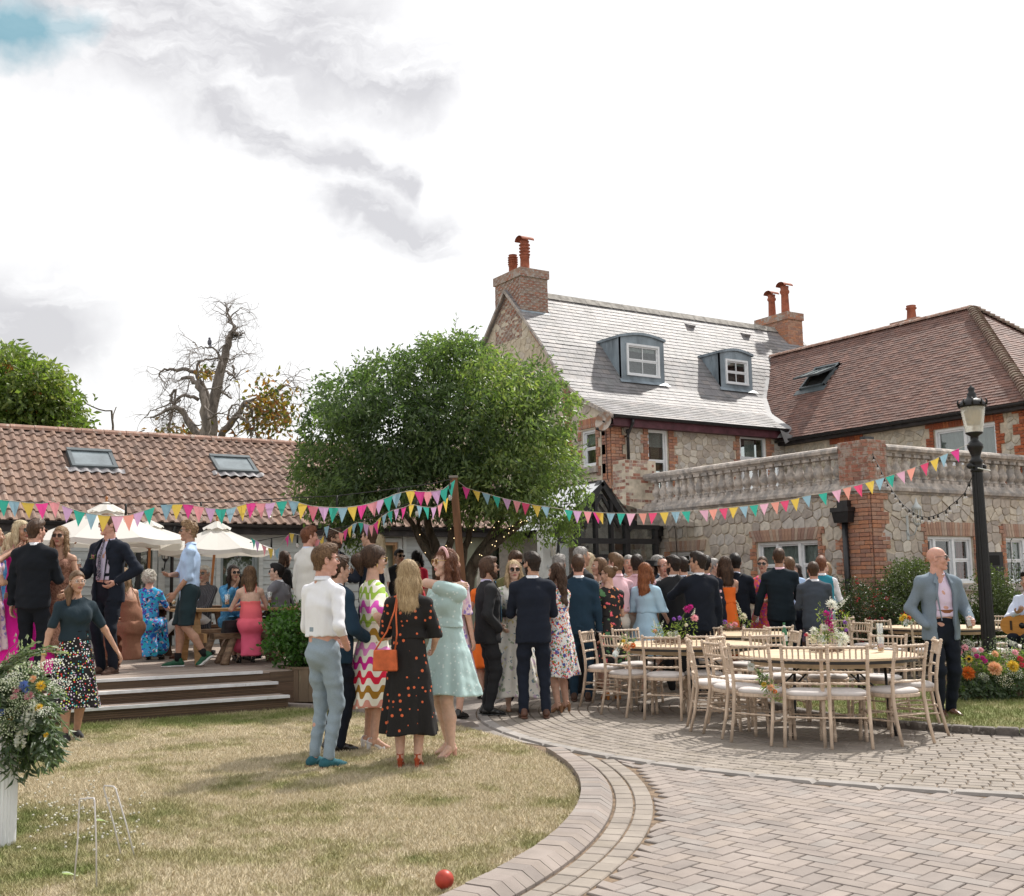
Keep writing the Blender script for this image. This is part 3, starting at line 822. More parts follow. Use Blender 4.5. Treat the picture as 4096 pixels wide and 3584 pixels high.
brickrun(FW,0.,.42,2.9,5.35,lst=brk_all,tooth=(0,.11),seed=1)
for a,b in((fw1[0]-.17,fw1[0]),(fw1[1],fw1[1]+.17),(fw2[0]-.15,fw2[0]),(fw2[1],fw2[1]+.17)):
 left=a in(fw1[0]-.17,fw2[0]-.15);brickrun(FW,a-(.08 if left else 0),b+(0 if left else .1),2.95,5.3,lst=brk_all,tooth=(.1,0)if left else(0,.1),seed=int(a*10))
gp=[(-.05,EZ-.05),(1.,5.93),(1.76,6.51),(2.6,7.55),(RV-VF,RZ-.06),(2*(RV-VF)-2.6,7.55),(2*(RV-VF)-1.76,6.51),(2*(RV-VF)+.05,5.3)]
GLEN=2*(RV-VF)
def gtop(s):
 for(a,za),(b,zb)in zip(gp,gp[1:]):
  if a<=s<=b:return za+(zb-za)*(s-a)/(b-a)
 return 0
mb=MB()
xs=[0,gw1[0],gw1[1],1.76,2.6,RV-VF,GLEN-2.6,GLEN-1.76,GLEN]
for a,b in zip(xs,xs[1:]):
 spans=[(0,None)]if not(abs(a-gw1[0])<1e-6)else[(0,gw1[2]),(gw1[3],None)]
 for z0,z1 in spans:
  za,zb=(gtop(a),gtop(b))if z1 is None else(z1,z1)
  V=[GW(a,z0,0),GW(b,z0,0),GW(b,zb,0),GW(a,za,0),GW(a,z0,-.35),GW(b,z0,-.35),GW(b,zb,-.35),GW(a,za,-.35)]
  mb.add(V,[(0,3,2,1),(4,5,6,7),(0,1,5,4),(1,2,6,5),(2,3,7,6),(3,0,4,7)])
ga=rel(mb,house).build('gable_wall',m_stoneg,house)
gst=[]
gsk=lambda x,z:z<3. or z>gtop(x)-.14 or in_rect(x,z,[(0,.4,0,6),(gw1[0]-.15,gw1[1]+.16,3.9,5.45),(1.45,1.85,0,7)])
gg=rubble(GW,GLEN,9.4,.26,.17,33,gsk,.02)
lower=[g for g in gg if max(v[2]for v in g[0])<6.6 and min(v[1]for v in g[0])<VF+1.5];upper=[g for g in gg if g not in lower]
stn_all+=lower
brickrun(GW,0.,.3,2.9,5.42,lst=brk_all,tooth=(0,.12),seed=7)
brickrun(GW,gw1[0]-.15,gw1[0],4.,5.16,lst=brk_all,tooth=(.08,0),seed=8);brickrun(GW,gw1[1],gw1[1]+.13,4.,5.16,lst=brk_all,tooth=(0,.1),seed=9)
soldier(GW,gw1[0]-.08,gw1[1]+.08,5.17,5.4,seed=4,lst=brk_all)
brickrun(GW,1.46,1.84,4.2,6.35,lst=brk_all,tooth=(.08,0),seed=10)
rv_=random.Random(4)
for(a,za),(b,zb)in zip(gp[2:5],gp[3:6]):
 L=math.hypot(b-a,zb-za);n=int(L/.225);d=((b-a)/L,(zb-za)/L);nn=(d[1],-d[0])
 if b>RV-VF+.1:continue
 for i in range(n):
  t0=i*.225+.005;t1=t0+.2
  q=[(a+d[0]*t0+nn[0]*h,za+d[1]*t0+nn[1]*h-.06)for h in(0.,)]+[(a+d[0]*t1,za+d[1]*t1-.06)]+[(a+d[0]*t1+nn[0]*.09,za+d[1]*t1+nn[1]*.09-.06),(a+d[0]*t0+nn[0]*.09,za+d[1]*t0+nn[1]*.09-.06)]
  if rv_.random()<.75:brk_all.append(block(q,-.02,.03,.004,rv_.random(),GW))
sub_pieces(stn_all,fr,'stone',[m_stone]);sub_pieces(upper,ga,'gable_stone',[m_stoneg],120)
sub_pieces(brk_all,fr,'brick',[m_brick])
under2(house,lambda p:window(FW,*fw1,p,(0,1),curtain=[(.08,.92,.72,.94,m_blind)]))
def frenchdoor(p):
 a,b,c,d=fw2;f=MB()
 wallbox(FW,a,a+.07,c,d,-.1,-.02,f);wallbox(FW,b-.07,b,c,d,-.1,-.02,f);wallbox(FW,a+.07,b-.07,d-.09,d,-.1,-.021,f);wallbox(FW,a+.07,b-.07,4.55,4.61,-.1,-.02,f)
 o=f.build('door_frame',m_upvc,p);g=MB();wallbox(FW,a+.07,b-.07,4.61,d-.09,-.07,-.065,g);g.build('pane',m_glass,o)
 V=[]
 cu=MB()
 for i in range(9):
  xx=a+.32+.045*i;V+=[FW(xx,3.2,-.16+.02*math.sin(i*2)),FW(xx,5.05,-.16+.02*math.sin(i*2))]
 cu.add(V,[(2*i,2*i+2,2*i+3,2*i+1)for i in range(8)]);cu.build('curtain',m_curtain,o)
 r=MB();wallbox(FW,a-.4,b+.4,2.9,d+.3,-1.6,-1.58,r);r.build('room_back',m_room,o)
 for side,ang in((0,200),(1,-15)):
  piv=Vector(FW(a+.05 if side==0 else b-.05,0,0.));an=math.radians(ang if side==0 else ang)
  w_=(b-a)/2-.05;dirv=Vector((math.cos(an),math.sin(an)*1.,0))if side else Vector((math.cos(math.radians(-62)),math.sin(math.radians(-62)),0))
  if side:dirv=Vector((math.cos(math.radians(-25)),math.sin(math.radians(-25)),0))
  nv=Vector((0,0,1)).cross(dirv)
  L=MB()
  def bx(s0,s1,z0,z1,h0,h1,m):
   V=[tuple(piv+dirv*s_+nv*h+Vector((0,0,z)))for s_,z,h in((s0,z0,h0),(s1,z0,h0),(s1,z1,h0),(s0,z1,h0),(s0,z0,h1),(s1,z0,h1),(s1,z1,h1),(s0,z1,h1))]
   m.add(V,[(0,3,2,1),(4,5,6,7),(0,1,5,4),(1,2,6,5),(2,3,7,6),(3,0,4,7)])
  bx(0,.09,3.15,4.54,0,.045,L);bx(w_-.09,w_,3.15,4.54,0,.045,L);bx(.09,w_-.09,4.44,4.54,0,.045,L);bx(.09,w_-.09,3.15,3.35,0,.045,L)
  lf=L.build('door_leaf',m_upvc,p);g=MB();bx(.09,w_-.09,3.35,4.44,.015,.025,g);g.build('pane',glassmat('leaf_glass',(.75,.8,.82),.05,1.6)if 'leaf_glass' not in MATS else MATS['leaf_glass'],lf)
under2(house,frenchdoor)
under2(house,lambda p:window(GW,*gw1,p,(0,1),curtain=[(.08,.92,.6,.94,m_blind)]))
mb=MB();wallbox(GW,gw1[0]-.08,gw1[1]+.08,gw1[2]-.17,gw1[2]-.02,0,.1,mb);rel(mb,house).build('sill',m_coping,house)
prof_s=[(EV,EZ),(VF+1.,5.95),(VF+1.76,6.55),(VF+2.6,7.62),(RV,RZ)]
seg=[math.hypot(b[0]-a[0],b[1]-a[1])for a,b in zip(prof_s,prof_s[1:])];SLT=sum(seg)
def slp(s):
 for(a,b),L in zip(zip(prof_s,prof_s[1:]),seg):
  if s<=L+1e-9:t=s/L;d=((b[0]-a[0])/L,(b[1]-a[1])/L);return a[0]+d[0]*s,a[1]+d[1]*s,d
  s-=L
 return b[0]+d[0]*s,b[1]+d[1]*s,d
SU0,SU1=UG-.12,26.9
def onsl(u,s,h):v,z,d=slp(s);return(u,v-d[1]*h,z+d[0]*h)
mb=MB()
P=[(v,z)for v,z in prof_s];back=[(2*RV-v,z)for v,z in reversed(prof_s[:-1])]
A=P+back
for(v0,z0),(v1,z1)in zip(A,A[1:]):
 mb.add([(SU0,v0,z0-.01),(SU1,v0,z0-.01),(SU1,v1,z1-.01),(SU0,v1,z1-.01),(SU0,v0,z0-.06),(SU1,v0,z0-.06),(SU1,v1,z1-.06),(SU0,v1,z1-.06)],[(0,1,2,3),(7,6,5,4),(0,3,7,4),(1,5,6,2)])
sroof=rel(mb,house).build('roof',m_slate,house)
WU,WZ,WRU,WRZ=21.3,5.08,24.5,8.16
def wing_z(u):return WZ+(u-WU)*(WRZ-WZ)/(WRU-WU)
def dz_px(x,y):
 """front-slope point (u, s) under a picture point"""
 best=None
 for k in range(0,640):
  s=k*.01
  v,z,d=slp(min(s,SLT));p=on(x,y,1,v)
  if best is None or abs(p[2]-z)<best[0]:best=(abs(p[2]-z),p[0],s)
 return best[1],best[2]
dorm=[]
for(xl,yb,xr,yt)in((1263,755,1330,668),(1445,777,1503,698)):
 pass
its=[];rr=random.Random(17);s=0.;row=0;GS=.172
while s<SLT-.08:
 u=SU0+.01-(.14 if row%2 else 0)
 while u<SU1:
  w_=rr.uniform(.235,.265);u0,u1=max(u,SU0),min(u+w_,SU1)
  v,z,d=slp(s+GS/2)
  if u1-u0>.04 and not(u0>WU-.25 and wing_z(u0+.1)>z-.05 and u0<WRU):
   s1=min(s+GS+.05,SLT);g=.003;j=rr.uniform(-.004,.004);h1=.019+rr.uniform(0,.004)
   V=[onsl(u0+g,s+j,h1-.007),onsl(u1-g,s+j,h1-.007),onsl(u1-g,s1,.001),onsl(u0+g,s1,.001),onsl(u0+g,s+j,h1),onsl(u1-g,s+j,h1),onsl(u1-g,s1,.008),onsl(u0+g,s1,.008)]
   its.append((V,[(4,5,6,7),(0,1,5,4),(1,2,6,5),(3,0,4,7)],rr.random()))
  u+=w_
 s+=GS;row+=1
sub_pieces(its,sroof,'slate',[m_slate])
its=[];u=SU0+.9
while u<SU1:
 V=[]
 for uu in(u+.004,min(u+.45,SU1)-.004):
  V+=[(uu,RV-.15,RZ-.1),(uu,RV,RZ+.09),(uu,RV+.15,RZ-.1),(uu,RV-.17,RZ-.11)]
 its.append((V,[(0,1,5,4),(1,2,6,5),(0,4,7,3)],.5));u+=.45
m_ridges=mat('stone_ridge_tile',(.36,.34,.31),.9,.25,5,.5,60,coord='World',spots=(5,.55,(.22,.2,.18),.6))
sub_pieces(its,sroof,'ridge_tile',[m_ridges])
mb=MB()
for(v0,z0),(v1,z1)in zip(A,A[1:]):
 mb.add([(SU0-.02,v0,z0+.012),(SU0+.03,v0,z0+.012),(SU0+.03,v1,z1+.012),(SU0-.02,v1,z1+.012),(SU0-.02,v0,z0-.09),(SU0+.03,v0,z0-.09),(SU0+.03,v1,z1-.09),(SU0-.02,v1,z1-.09)],[(0,1,2,3),(0,3,7,4),(7,6,5,4)])
rel(mb,house).build('verge',m_coping,house)
mb=MB();mb.box((UG-.1,EV+.04,EZ-.24),(WU+.1,EV+.07,EZ-.02));mb.box((UG-.1,EV+.07,EZ-.235),(WU+.1,VF,EZ-.2));rel(mb,house).build('fascia',m_maroon,house)
def gutter(p0,p1,out,root,r=.06):
 mb=MB();p0,p1,out=Vector(p0),Vector(p1),Vector(out);n=8;V=[]
 for p in(p0,p1):
  for i in range(n+1):
   a=math.pi*i/n;V.append(tuple(p+out*(r-r*math.cos(a))+Vector((0,0,-r*math.sin(a)))))
 mb.add(V,[(i,i+1,n+2+i,n+1+i)for i in range(n)],smooth=True)
 L=(p1-p0).length;k=int(L/1.6);t=(p1-p0)/L
 for i in range(k+1):
  c=p0+t*(i*L/max(k,1));V=[]
  for q in(c-t*.03,c+t*.03):
   for j in range(n+1):
    a=math.pi*j/n;V.append(tuple(q+out*(r-(r+.008)*math.cos(a))+Vector((0,0,-(r+.008)*math.sin(a)))))
  mb.add(V,[(j,j+1,n+2+j,n+1+j)for j in range(n)],smooth=True)
 return rel(mb,root).build('gutter',m_black,root)
gutter((UG-.12,EV-.09,EZ-.01),(WU+.05,EV-.09,EZ-.01),(0,1,0),house)
px_=on(1256,880,1,20.12)[0]
mb=MB();mb.tube([(px_,EV-.03,EZ-.08),(px_,EV-.03,EZ-.16),(px_,20.12,EZ-.42),(px_,20.12,3.)],.036)
for z in(5.,4.2):mb.tube([(px_,20.12,z-.05),(px_,20.12,z+.05)],.047)
mb.box((px_-.07,20.06,4.86),(px_-.01,20.17,4.9));rel(mb,house).build('downpipe',m_black,house)
def dormer(ul,ur,vb,z0,z1):
 """lead-clad dormer: front face at v=vb, curved roof running back into the slates"""
 d=empty('dormer_tmp');fr_=MB()
 um=(ul+ur)/2;n=8;top=[(ul+(ur-ul)*i/n,z1-.17+.17*math.sin(math.pi*(.12+.76*i/n))/1.)for i in range(n+1)]
 def backv(z):
  for k in range(640):
   v,zz,_=slp(min(k*.01,SLT))
   if zz>=z:return v+.05
  return RV
 wa,wb,w0,w1=ul+.18,ur-.18,z0+.13,z1-.3
 for a,b,c,e in((ul,wa,z0,top[0][1]),(wb,ur,z0,top[0][1]),(wa,wb,z0,w0),(wa,wb,w1,top[0][1])):
  fr_.box((a,vb,c),(b,vb+.08,e))
 fr_.add([(x,vb,z)for x,z in top]+[(x,vb+.08,z)for x,z in top]+[(ul,vb,top[0][1]),(ur,vb,top[0][1])],[tuple(range(n+1))])
 for x,sgn in((ul,-1),(ur,1)):
  zt=top[0][1];pts=[]
  for zz in np.linspace(z0,zt,8):pts.append((x,backv(zz),zz))
  poly=[(x,vb,z0)]+pts+[(x,vb,zt)]
  fr_.add(poly,[tuple(range(len(poly)))])
  for k in range(1,4):
   vv=vb+.32*k
   if vv<backv(zt)-.1:
    fr_.box((x-.012,vv,z0+.02),(x+.012,vv+.02,zt))
 bz=z1+0.;V=[]
 for x,z in top:V+=[(x+(-.04 if x==ul else .04 if x==ur else 0),vb-.05,z+.02),(x+(-.04 if x==ul else .04 if x==ur else 0),backv(z)+.05,z+.02)]
 fr_.add(V,[(2*i,2*i+2,2*i+3,2*i+1)for i in range(n)])
 fr_.add([(x,y,z-.07)for x,y,z in V[::2]]+V[::2],[(i,i+1,n+2+i,n+1+i)for i in range(n)])
 for e in(0,-2):
  (x,y,z),(x2,y2,z2)=V[e],V[e+1]if e==0 else V[-1]
  fr_.add([(x,y,z),(x,y2,z),(x,y2,z-.07),(x,y,z-.07)],[(0,1,2,3)])
 fr_.add([(ul-.12,vb-.12,z0-.08),(ur+.12,vb-.12,z0-.08),(ur+.05,vb+0.,z0+.03),(ul-.05,vb,z0+.03)],[(0,1,2,3)])
 o=rel(fr_,house).build('dormer',m_lead,house)
 W=Wall((0,vb,0),XP,-YP)
 tmp=empty('tmp2')
 window(W,wa,wb,w0,w1,tmp,(0,1),inset=.02,vbar=1,name='dormer_window',curtain=[(.05,.95,.78,.95,m_blind)])
 for c in list(tmp.children):
  c.parent=house;c.location=Vector(c.location)-Vector(house.location)
 bpy.data.objects.remove(tmp);bpy.data.objects.remove(d)
for(xl,xr,yb,yt)in((1242,1328,765,668),(1440,1503,780,699)):
 best=None
 for k in range(200,500):
  v,z,_=slp(k*.01);p=on((xl+xr)/2,yb,1,v)
  if best is None or abs(p[2]-z)<best[0]:best=(abs(p[2]-z),v,z)
 vb,z0=best[1],best[2]
 ul=on(xl,720,1,vb)[0];ur=on(xr,720,1,vb)[0];zt=on((xl+xr)/2,yt,1,vb)[2]
 dormer(ul,ur,vb,z0+.02,zt)
for x,y in((1382,657),(1493,675)):
 u,s=dz_px(x,y);mb=MB();V=[onsl(u-.13,s,.02),onsl(u+.13,s,.02),onsl(u+.13,s+.22,.02),onsl(u-.13,s+.22,.02),onsl(u-.12,s,.12),onsl(u+.12,s,.12)]
 mb.add(V,[(0,1,5,4),(4,5,2,3),(0,4,3),(1,2,5)]);rel(mb,house).build('roof_vent',m_slate,house)
def chimney(u0,u1,v0,v1,z0,z1,root,seed,m,pots,cap=.14,name='chimney'):
 mb=MB();mb.box((u0+.01,v0+.01,z0),(u1-.01,v1-.01,z1-.02));st=rel(mb,root).build(name,m_mortar,root)
 its=[]
 Wf=Wall((u0,v0,0),XP,-YP);Wl=Wall((u0,v0,0),YP,-XP)
 brickrun(Wf,0,u1-u0,z0,z1-.24,h=0.,lst=its,seed=seed);brickrun(Wl,0,v1-v0,z0,z1-.24,h=0.,lst=its,seed=seed+1)
 a=.035
 Wf2=Wall((u0-a,v0-a,0),XP,-YP);Wl2=Wall((u0-a,v0-a,0),YP,-XP)
 brickrun(Wf2,0,u1-u0+2*a,z1-.24,z1,h=0.,lst=its,seed=seed+2);brickrun(Wl2,0,v1-v0+2*a,z1-.24,z1,h=0.,lst=its,seed=seed+3)
 mb=MB();mb.box((u0-a,v0-a,z1-.23),(u1+a,v1+a,z1));rel(mb,root).build('chimney_cap',m_brick2,root)
 sub_pieces(its,st,'brick',[m],300)
 for(pu,pv,r,h,style)in pots:
  p=MB();pr=[(r*1.15,0),(r*1.12,.05),(r*.98,.08)]
  if style=='louvre':
   pr+=[(r*.92,h*.45),(r*1.02,h*.46),(r*1.02,h*.5)]
   for k in range(4):z=h*(.52+.105*k);pr+=[(r*.86,z),(r*1.16,z+h*.03),(r*1.16,z+h*.05),(r*.86,z+h*.06)]
   pr+=[(r*.9,h*.96),(r*1.,h)]
  else:pr+=[(r*.85,h*.72),(r*1.1,h*.78),(r*1.12,h*.84),(r*.92,h*.9),(r*1.02,h)]
  p.lathe(pr,16,(pu,pv,z1))
  if style in('louvre_hood','hood')or(style=='louvre' and h>.62):
   n=10;V=[]
   for q in(-1,1):
    for i in range(n+1):
     an=math.pi*i/n;V.append((pu+q*r*1.5,pv-r*1.35*math.cos(an),z1+h+0.+r*1.*math.sin(an)))
   p.add(V,[(i,i+1,n+2+i,n+1+i)for i in range(n)],smooth=True)
  rel(p,root).build('chimney_pot',m_terra,root)
chimney(UG-.02,UG+.86,23.9,25.2,8.,9.9,house,40,m_brick2,[(UG+.36,24.25,.135,.86,'louvre'),(UG+.3,24.75,.125,.6,'louvre')])
mb=MB();mb.add([(UG-.05,23.86,8.72),(UG+.88,23.86,8.72),(UG+.95,23.55,8.26),(UG-.05,23.55,8.26)],[(0,1,2,3)]);mb.add([(UG+.88,23.86,8.72),(UG+.88,24.57,9.5),(UG+.98,24.57,9.45),(UG+.95,23.55,8.28)],[(0,1,2,3)]);rel(mb,house).build('flashing',m_lead,house)
c2l=on(1512,660,0,26.)[1]
chimney(26.,26.66,24.,c2l,8.2,9.9,house,50,m_brick,[(26.3,24.35,.135,.92,'hood'),(26.3,c2l-.45,.125,.78,'hood')])
mb=MB()
for k in range(7):
 z=8.75+.11*k;mb.box((25.985,24.+.1*k,z-.25),(25.998,24.16+.1*k,z+.06))
mb.add([(25.8,23.85,8.6),(26.7,23.85,8.6),(26.7,24.,8.85),(25.8,24.,8.85)],[(0,1,2,3)]);rel(mb,house).build('flashing',m_lead,house)
dp=on(1206,842,0,UG-.3)
dish=empty('satellite_dish',tuple(dp),label='rusty satellite dish on the corner of the house under the slate eaves',cat='satellite dish')
p=MB();V=[];n=20;ax=Vector((-.75,-.3,.15)).normalized();a1=ax.cross(Vector((0,0,1))).normalized();a2=a1.cross(ax)
for rr_ in(0.,.1,.18,.22):
 for i in range(n):
  an=2*math.pi*i/n;q=a1*math.cos(an)*rr_+a2*math.sin(an)*rr_*1.08-ax*(.06-1.2*rr_**2);V.append(tuple(q))
p.add(V,[(k*n+i,k*n+(i+1)%n,(k+1)*n+(i+1)%n,(k+1)*n+i)for k in range(3)for i in range(n)],smooth=True)
m_dish=mat('dish',(.42,.36,.31),.6,.4,5,spots=(6,.5,(.28,.16,.1),.9));p.build('reflector',m_dish,dish)
p=MB();p.tube([(0,0,-.25),tuple(ax*.25+Vector((0,0,-.28)))],.015);p.ball(tuple(ax*.27+Vector((0,0,-.26))),.04);p.build('feed_arm',m_black,dish)
p=MB();p.tube([(0,0,0),tuple(-ax*.12),(.3,.1,-.05)],.02);p.box((.24,0.,-.12),(.3,.14,.05));p.build('bracket',m_black,dish)
wing=empty('side_wing',(21.6,13.4,0),label='stone side wing with a hipped red clay tile roof and a half open rooflight',cat='house')
WW=Wall((21.6,20.6,0),-YP,-XP)
we=Wall((21.6,13.42,0),XP,-YP)
uwn=(20.6-15.8,20.6-14.28,3.95,4.8);dwn=(20.6-18.65,20.6-17.85,3.1,4.8)
ww=rel(wall_with_holes(WW,7.17,5.05,[uwn,dwn],.3),wing).build('side_wall',m_mortar,wing)
st=rubble(WW,7.17,5.05,.22,.15,61,lambda x,z:z<3. or z>4.9 or in_rect(x,z,[(uwn[0]-.2,uwn[1]+.2,3.7,5.05),(dwn[0]-.1,dwn[1]+.1,2.9,5.05)]),.025)
bk=[]
brickrun(WW,uwn[0]-.2,uwn[0],3.5,5.02,lst=bk,tooth=(.1,0),seed=3);brickrun(WW,uwn[1],uwn[1]+.2,3.4,5.02,lst=bk,tooth=(0,.1),seed=4)
soldier(WW,uwn[0]-.05,uwn[1]+.05,4.81,5.03,lst=bk);soldier(WW,dwn[0]-.1,dwn[1]+.1,4.81,5.03,lst=bk)
brickrun(WW,.2,7.17,5.03,5.1,lst=bk,seed=6,h=.05)
brickrun(WW,6.72,7.17,3.1,5.,lst=bk,tooth=(.15,0),seed=6)
m_stonew=mat('wing_stone',(.53,.48,.38),.92,.2,9,.9,26,tcols=[(.56,.5,.4),(.6,.55,.46),(.5,.44,.34),(.52,.49,.44),(.45,.4,.33)])
sub_pieces(st,ww,'stone',[m_stonew],200)
sub_pieces(bk,ww,'brick',[mat('red_brick',(.42,.13,.06),.9,.2,14,.5,60,tcols=[(.43,.12,.055),(.36,.1,.05),(.48,.16,.07),(.3,.1,.06)])])
under2(wing,lambda p:window(WW,*uwn,p,(0,.5,1),sash=False,curtain=[(.04,.96,0.,.95,m_blind)]))
under2(wing,lambda p:window(WW,*dwn,p,(0,1),sash=False,curtain=[(.04,.5,0.,.95,m_curtain)]))
mb=MB();mb.box((23.3,13.7,0),(29,20.5,5.));mb.V=mb.V;rel(mb,wing).build('core_wall',m_mortar,wing)
HV=16.62;VC=13.26
mb=MB()
mb.add([(WU,VC,WZ-.03),(WU,23.9,WZ-.03),(WRU,23.9,WRZ-.03),(WRU,HV,WRZ-.03)],[(0,3,2,1)])
RU=2*WRU-WU
mb.add([(WU,VC,WZ-.03),(RU,VC,WZ-.03),(WRU,HV,WRZ-.03)],[(0,1,2)]);mb.add([(RU,VC,WZ-.03),(RU,23.9,WZ-.03),(WRU,23.9,WRZ-.03),(WRU,HV,WRZ-.03)],[(0,1,2,3)])
wroof=rel(mb,wing).build('roof',m_redtile,wing)
d1=np.array([WRU-WU,0,WRZ-WZ]);L1=np.linalg.norm(d1);d1/=L1;n1=np.array([-d1[2],0,d1[0]])
def onw(v,s,h):p=np.array([WU,v,WZ])+d1*s+n1*h;return tuple(p)
d2=np.array([0,HV-VC,WRZ-WZ]);L2=np.linalg.norm(d2);d2/=L2;n2=np.array([0,-d2[2],d2[1]])
def onh(u,s,h):p=np.array([u,VC,WZ])+d2*s+n2*h;return tuple(p)
A_=np.array([WU,VC,WZ]);
def wpx(x,y):d=ray(x,y);o=np.array([0,0,EYE]);t=((A_-o)@n1)/(d@n1);p=o+d*t;return p[1],(p-A_)@d1
skv=[wpx(1611,764),wpx(1632,738),wpx(1662,731)]
its=[];rr=random.Random(23);s=0;row=0;GT=.105
va,sa_=wpx(1640,757);sk_v0,sk_v1,sk_s0,sk_s1=va-.42,va+.42,sa_-.45,sa_+.5
while s<L1-.05:
 hipv=VC+(HV-VC)*(s+GT/2)/L1;v=hipv-rr.random()*.02;
 off_=.08 if row%2 else 0;v=hipv-((hipv+off_)%.165)
 while v<23.8:
  v0,v1=max(v,hipv),v+.165
  z=WZ+d1[2]*s
  zs=None
  cutv=99
  if v0>19.9:
   for(a,za),(b,zb)in zip(prof_s,prof_s[1:]):
    if a<=v0<=b:zs=za+(zb-za)*(v0-a)/(b-a)
   if zs is not None and zs>z+.02:break
  if v1-v0>.04 and not(sk_v0<v0+.08<sk_v1 and sk_s0<s+.05<sk_s1):
   g=.002;h1=.026+rr.uniform(-.002,.006);j=rr.uniform(-.003,.003)
   V=[onw(v0+g,s+j,h1-.011),onw(v1-g,s+j,h1-.011),onw(v1-g,s+GT+.04,.002),onw(v0+g,s+GT+.04,.002),onw(v0+g,s+j,h1),onw(v1-g,s+j,h1),onw(v1-g,s+GT+.04,.01),onw(v0+g,s+GT+.04,.01)]
   its.append((V,[(7,6,5,4),(4,5,1,0),(5,6,2,1),(4,0,3,7)],rr.random()))
  v+=.165
 s+=GT;row+=1
s=0;row=0
while s<L2-.05:
 t=(s+GT/2)/L2;u0_,u1_=WU+(WRU-WU)*t,RU-(RU-WRU)*t;u=u0_-rr.random()*.1
 while u<min(u1_,25.5):
  g=.002;h1=.026+rr.uniform(-.002,.006)
  V=[onh(u+g,s,h1-.011),onh(u+.163,s,h1-.011),onh(u+.163,s+GT+.04,.002),onh(u+g,s+GT+.04,.002),onh(u+g,s,h1),onh(u+.163,s,h1),onh(u+.163,s+GT+.04,.01),onh(u+g,s+GT+.04,.01)]
  its.append((V,[(4,5,6,7),(0,1,5,4),(1,2,6,5),(3,0,4,7)],rr.random()));u+=.165
 s+=GT;row+=1
sub_pieces(its,wroof,'roof_tile',[m_redtile])
def ridge_run(p0,p1,L,r,root,m,name='ridge_tile',bonnet=False):
 p0,p1=Vector(p0),Vector(p1);T=(p1-p0);n=int(T.length/L);t=T.normalized();sd=t.cross(Vector((0,0,1))).normalized();up=sd.cross(t);its=[]
 for i in range(n):
  a=p0+t*(i*L);b=p0+t*((i+1)*L+(.04 if bonnet else-.006));V=[];k=6
  for q,rr_,dz in((a,r*(1.15 if bonnet else 1.),.035 if bonnet else 0),(b,r*.95,0)):
   for j in range(k+1):
    an=math.pi*j/k;V.append(tuple(q+sd*math.cos(an)*rr_+up*(math.sin(an)*rr_*.8+dz-.02)))
  its.append((V,[(j,j+1,k+2+j,k+1+j)for j in range(k)]+[tuple(range(k,-1,-1))],.5))
 sub_pieces(its,root,name,[m])
ridge_run((WRU,HV,WRZ),(WRU,23.7,WRZ),.42,.13,wroof,m_ridge)
ridge_run((WU,VC,WZ+.02),(WRU,HV,WRZ+.02),.125,.115,wroof,m_ridged,'hip_tile',True)
ridge_run((RU,VC,WZ+.02),(WRU,HV,WRZ+.02),.125,.115,wroof,m_ridged,'hip_tile',True)
mb=MB()
vl=[]
for k in range(0,30):
 u=WU+(WRU-.9-WU)*k/29;z=wing_z(u)
 for kk in range(640):
  v,zz,_=slp(min(kk*.01,SLT))
  if zz>=z:break
 vl.append((u,v,z))
V=[]
for u,v,z in vl:V+=[(u-.26,v+.02,z+.025+0.),(u+.02,v-.02,z+.04)]
V2=[(a,b,slp_z)for(a,b,slp_z)in V]
mb.add(V2,[(2*i,2*i+2,2*i+3,2*i+1)for i in range(len(vl)-1)])
mb.add([(WU-.28,EV-.12,EZ-.05),(WU+.06,EV-.3,WZ+.02),(WU+.1,EV+.1,WZ+.2),(WU-.25,EV+.15,EZ+.12)],[(0,1,2,3)])
mb.add([(WU-.28,EV-.12,EZ-.05),(WU-.1,EV-.1,EZ-.4),(WU+.06,EV-.3,WZ+.02)],[(0,1,2)])
m_valley=mat('pale_valley_lead',(.27,.27,.28),.7,.15,3,.3,spec=.5)
rel(mb,wing).build('valley',m_valley,wing)
mb=MB();mb.box((WU+.03,VC,WZ-.14),(WU+.06,20.3,WZ-.01));mb.box((WU+.06,VC,WZ-.14),(21.6,20.3,WZ-.11));mb.box((WU+.03,VC+.03,WZ-.14),(27,VC+.06,WZ-.01));rel(mb,wing).build('fascia',m_dkwood,wing)
gutter((WU-.09,20.25,WZ-.01),(WU-.09,VC-.1,WZ-.01),(1,0,0),wing)
o=MB()
def wb_(v0,v1,s0,s1,h0,h1,m):
 V=[onw(v,s_,h)for v,s_,h in((v0,s0,h0),(v1,s0,h0),(v1,s1,h0),(v0,s1,h0),(v0,s0,h1),(v1,s0,h1),(v1,s1,h1),(v0,s1,h1))]
 m.add(V,[(0,3,2,1),(4,5,6,7),(0,1,5,4),(1,2,6,5),(2,3,7,6),(3,0,4,7)])
wb_(sk_v0,sk_v0+.06,sk_s0,sk_s1,0,.09,o);wb_(sk_v1-.06,sk_v1,sk_s0,sk_s1,0,.09,o);wb_(sk_v0,sk_v1,sk_s0,sk_s0+.06,0,.085,o);wb_(sk_v0,sk_v1,sk_s1-.06,sk_s1,0,.085,o)
wb_(sk_v0-.1,sk_v1+.1,sk_s0-.2,sk_s0,.02,.035,o)
rl=rel(o,wing).build('rooflight',m_skyfr,wing)
g=MB();wb_(sk_v0+.06,sk_v1-.06,sk_s0+.06,sk_s1-.06,0.,.01,g);rel(g,wing).build('opening',m_room,rl)
g=MB();ang=math.radians(24);S0=sk_s1-.35
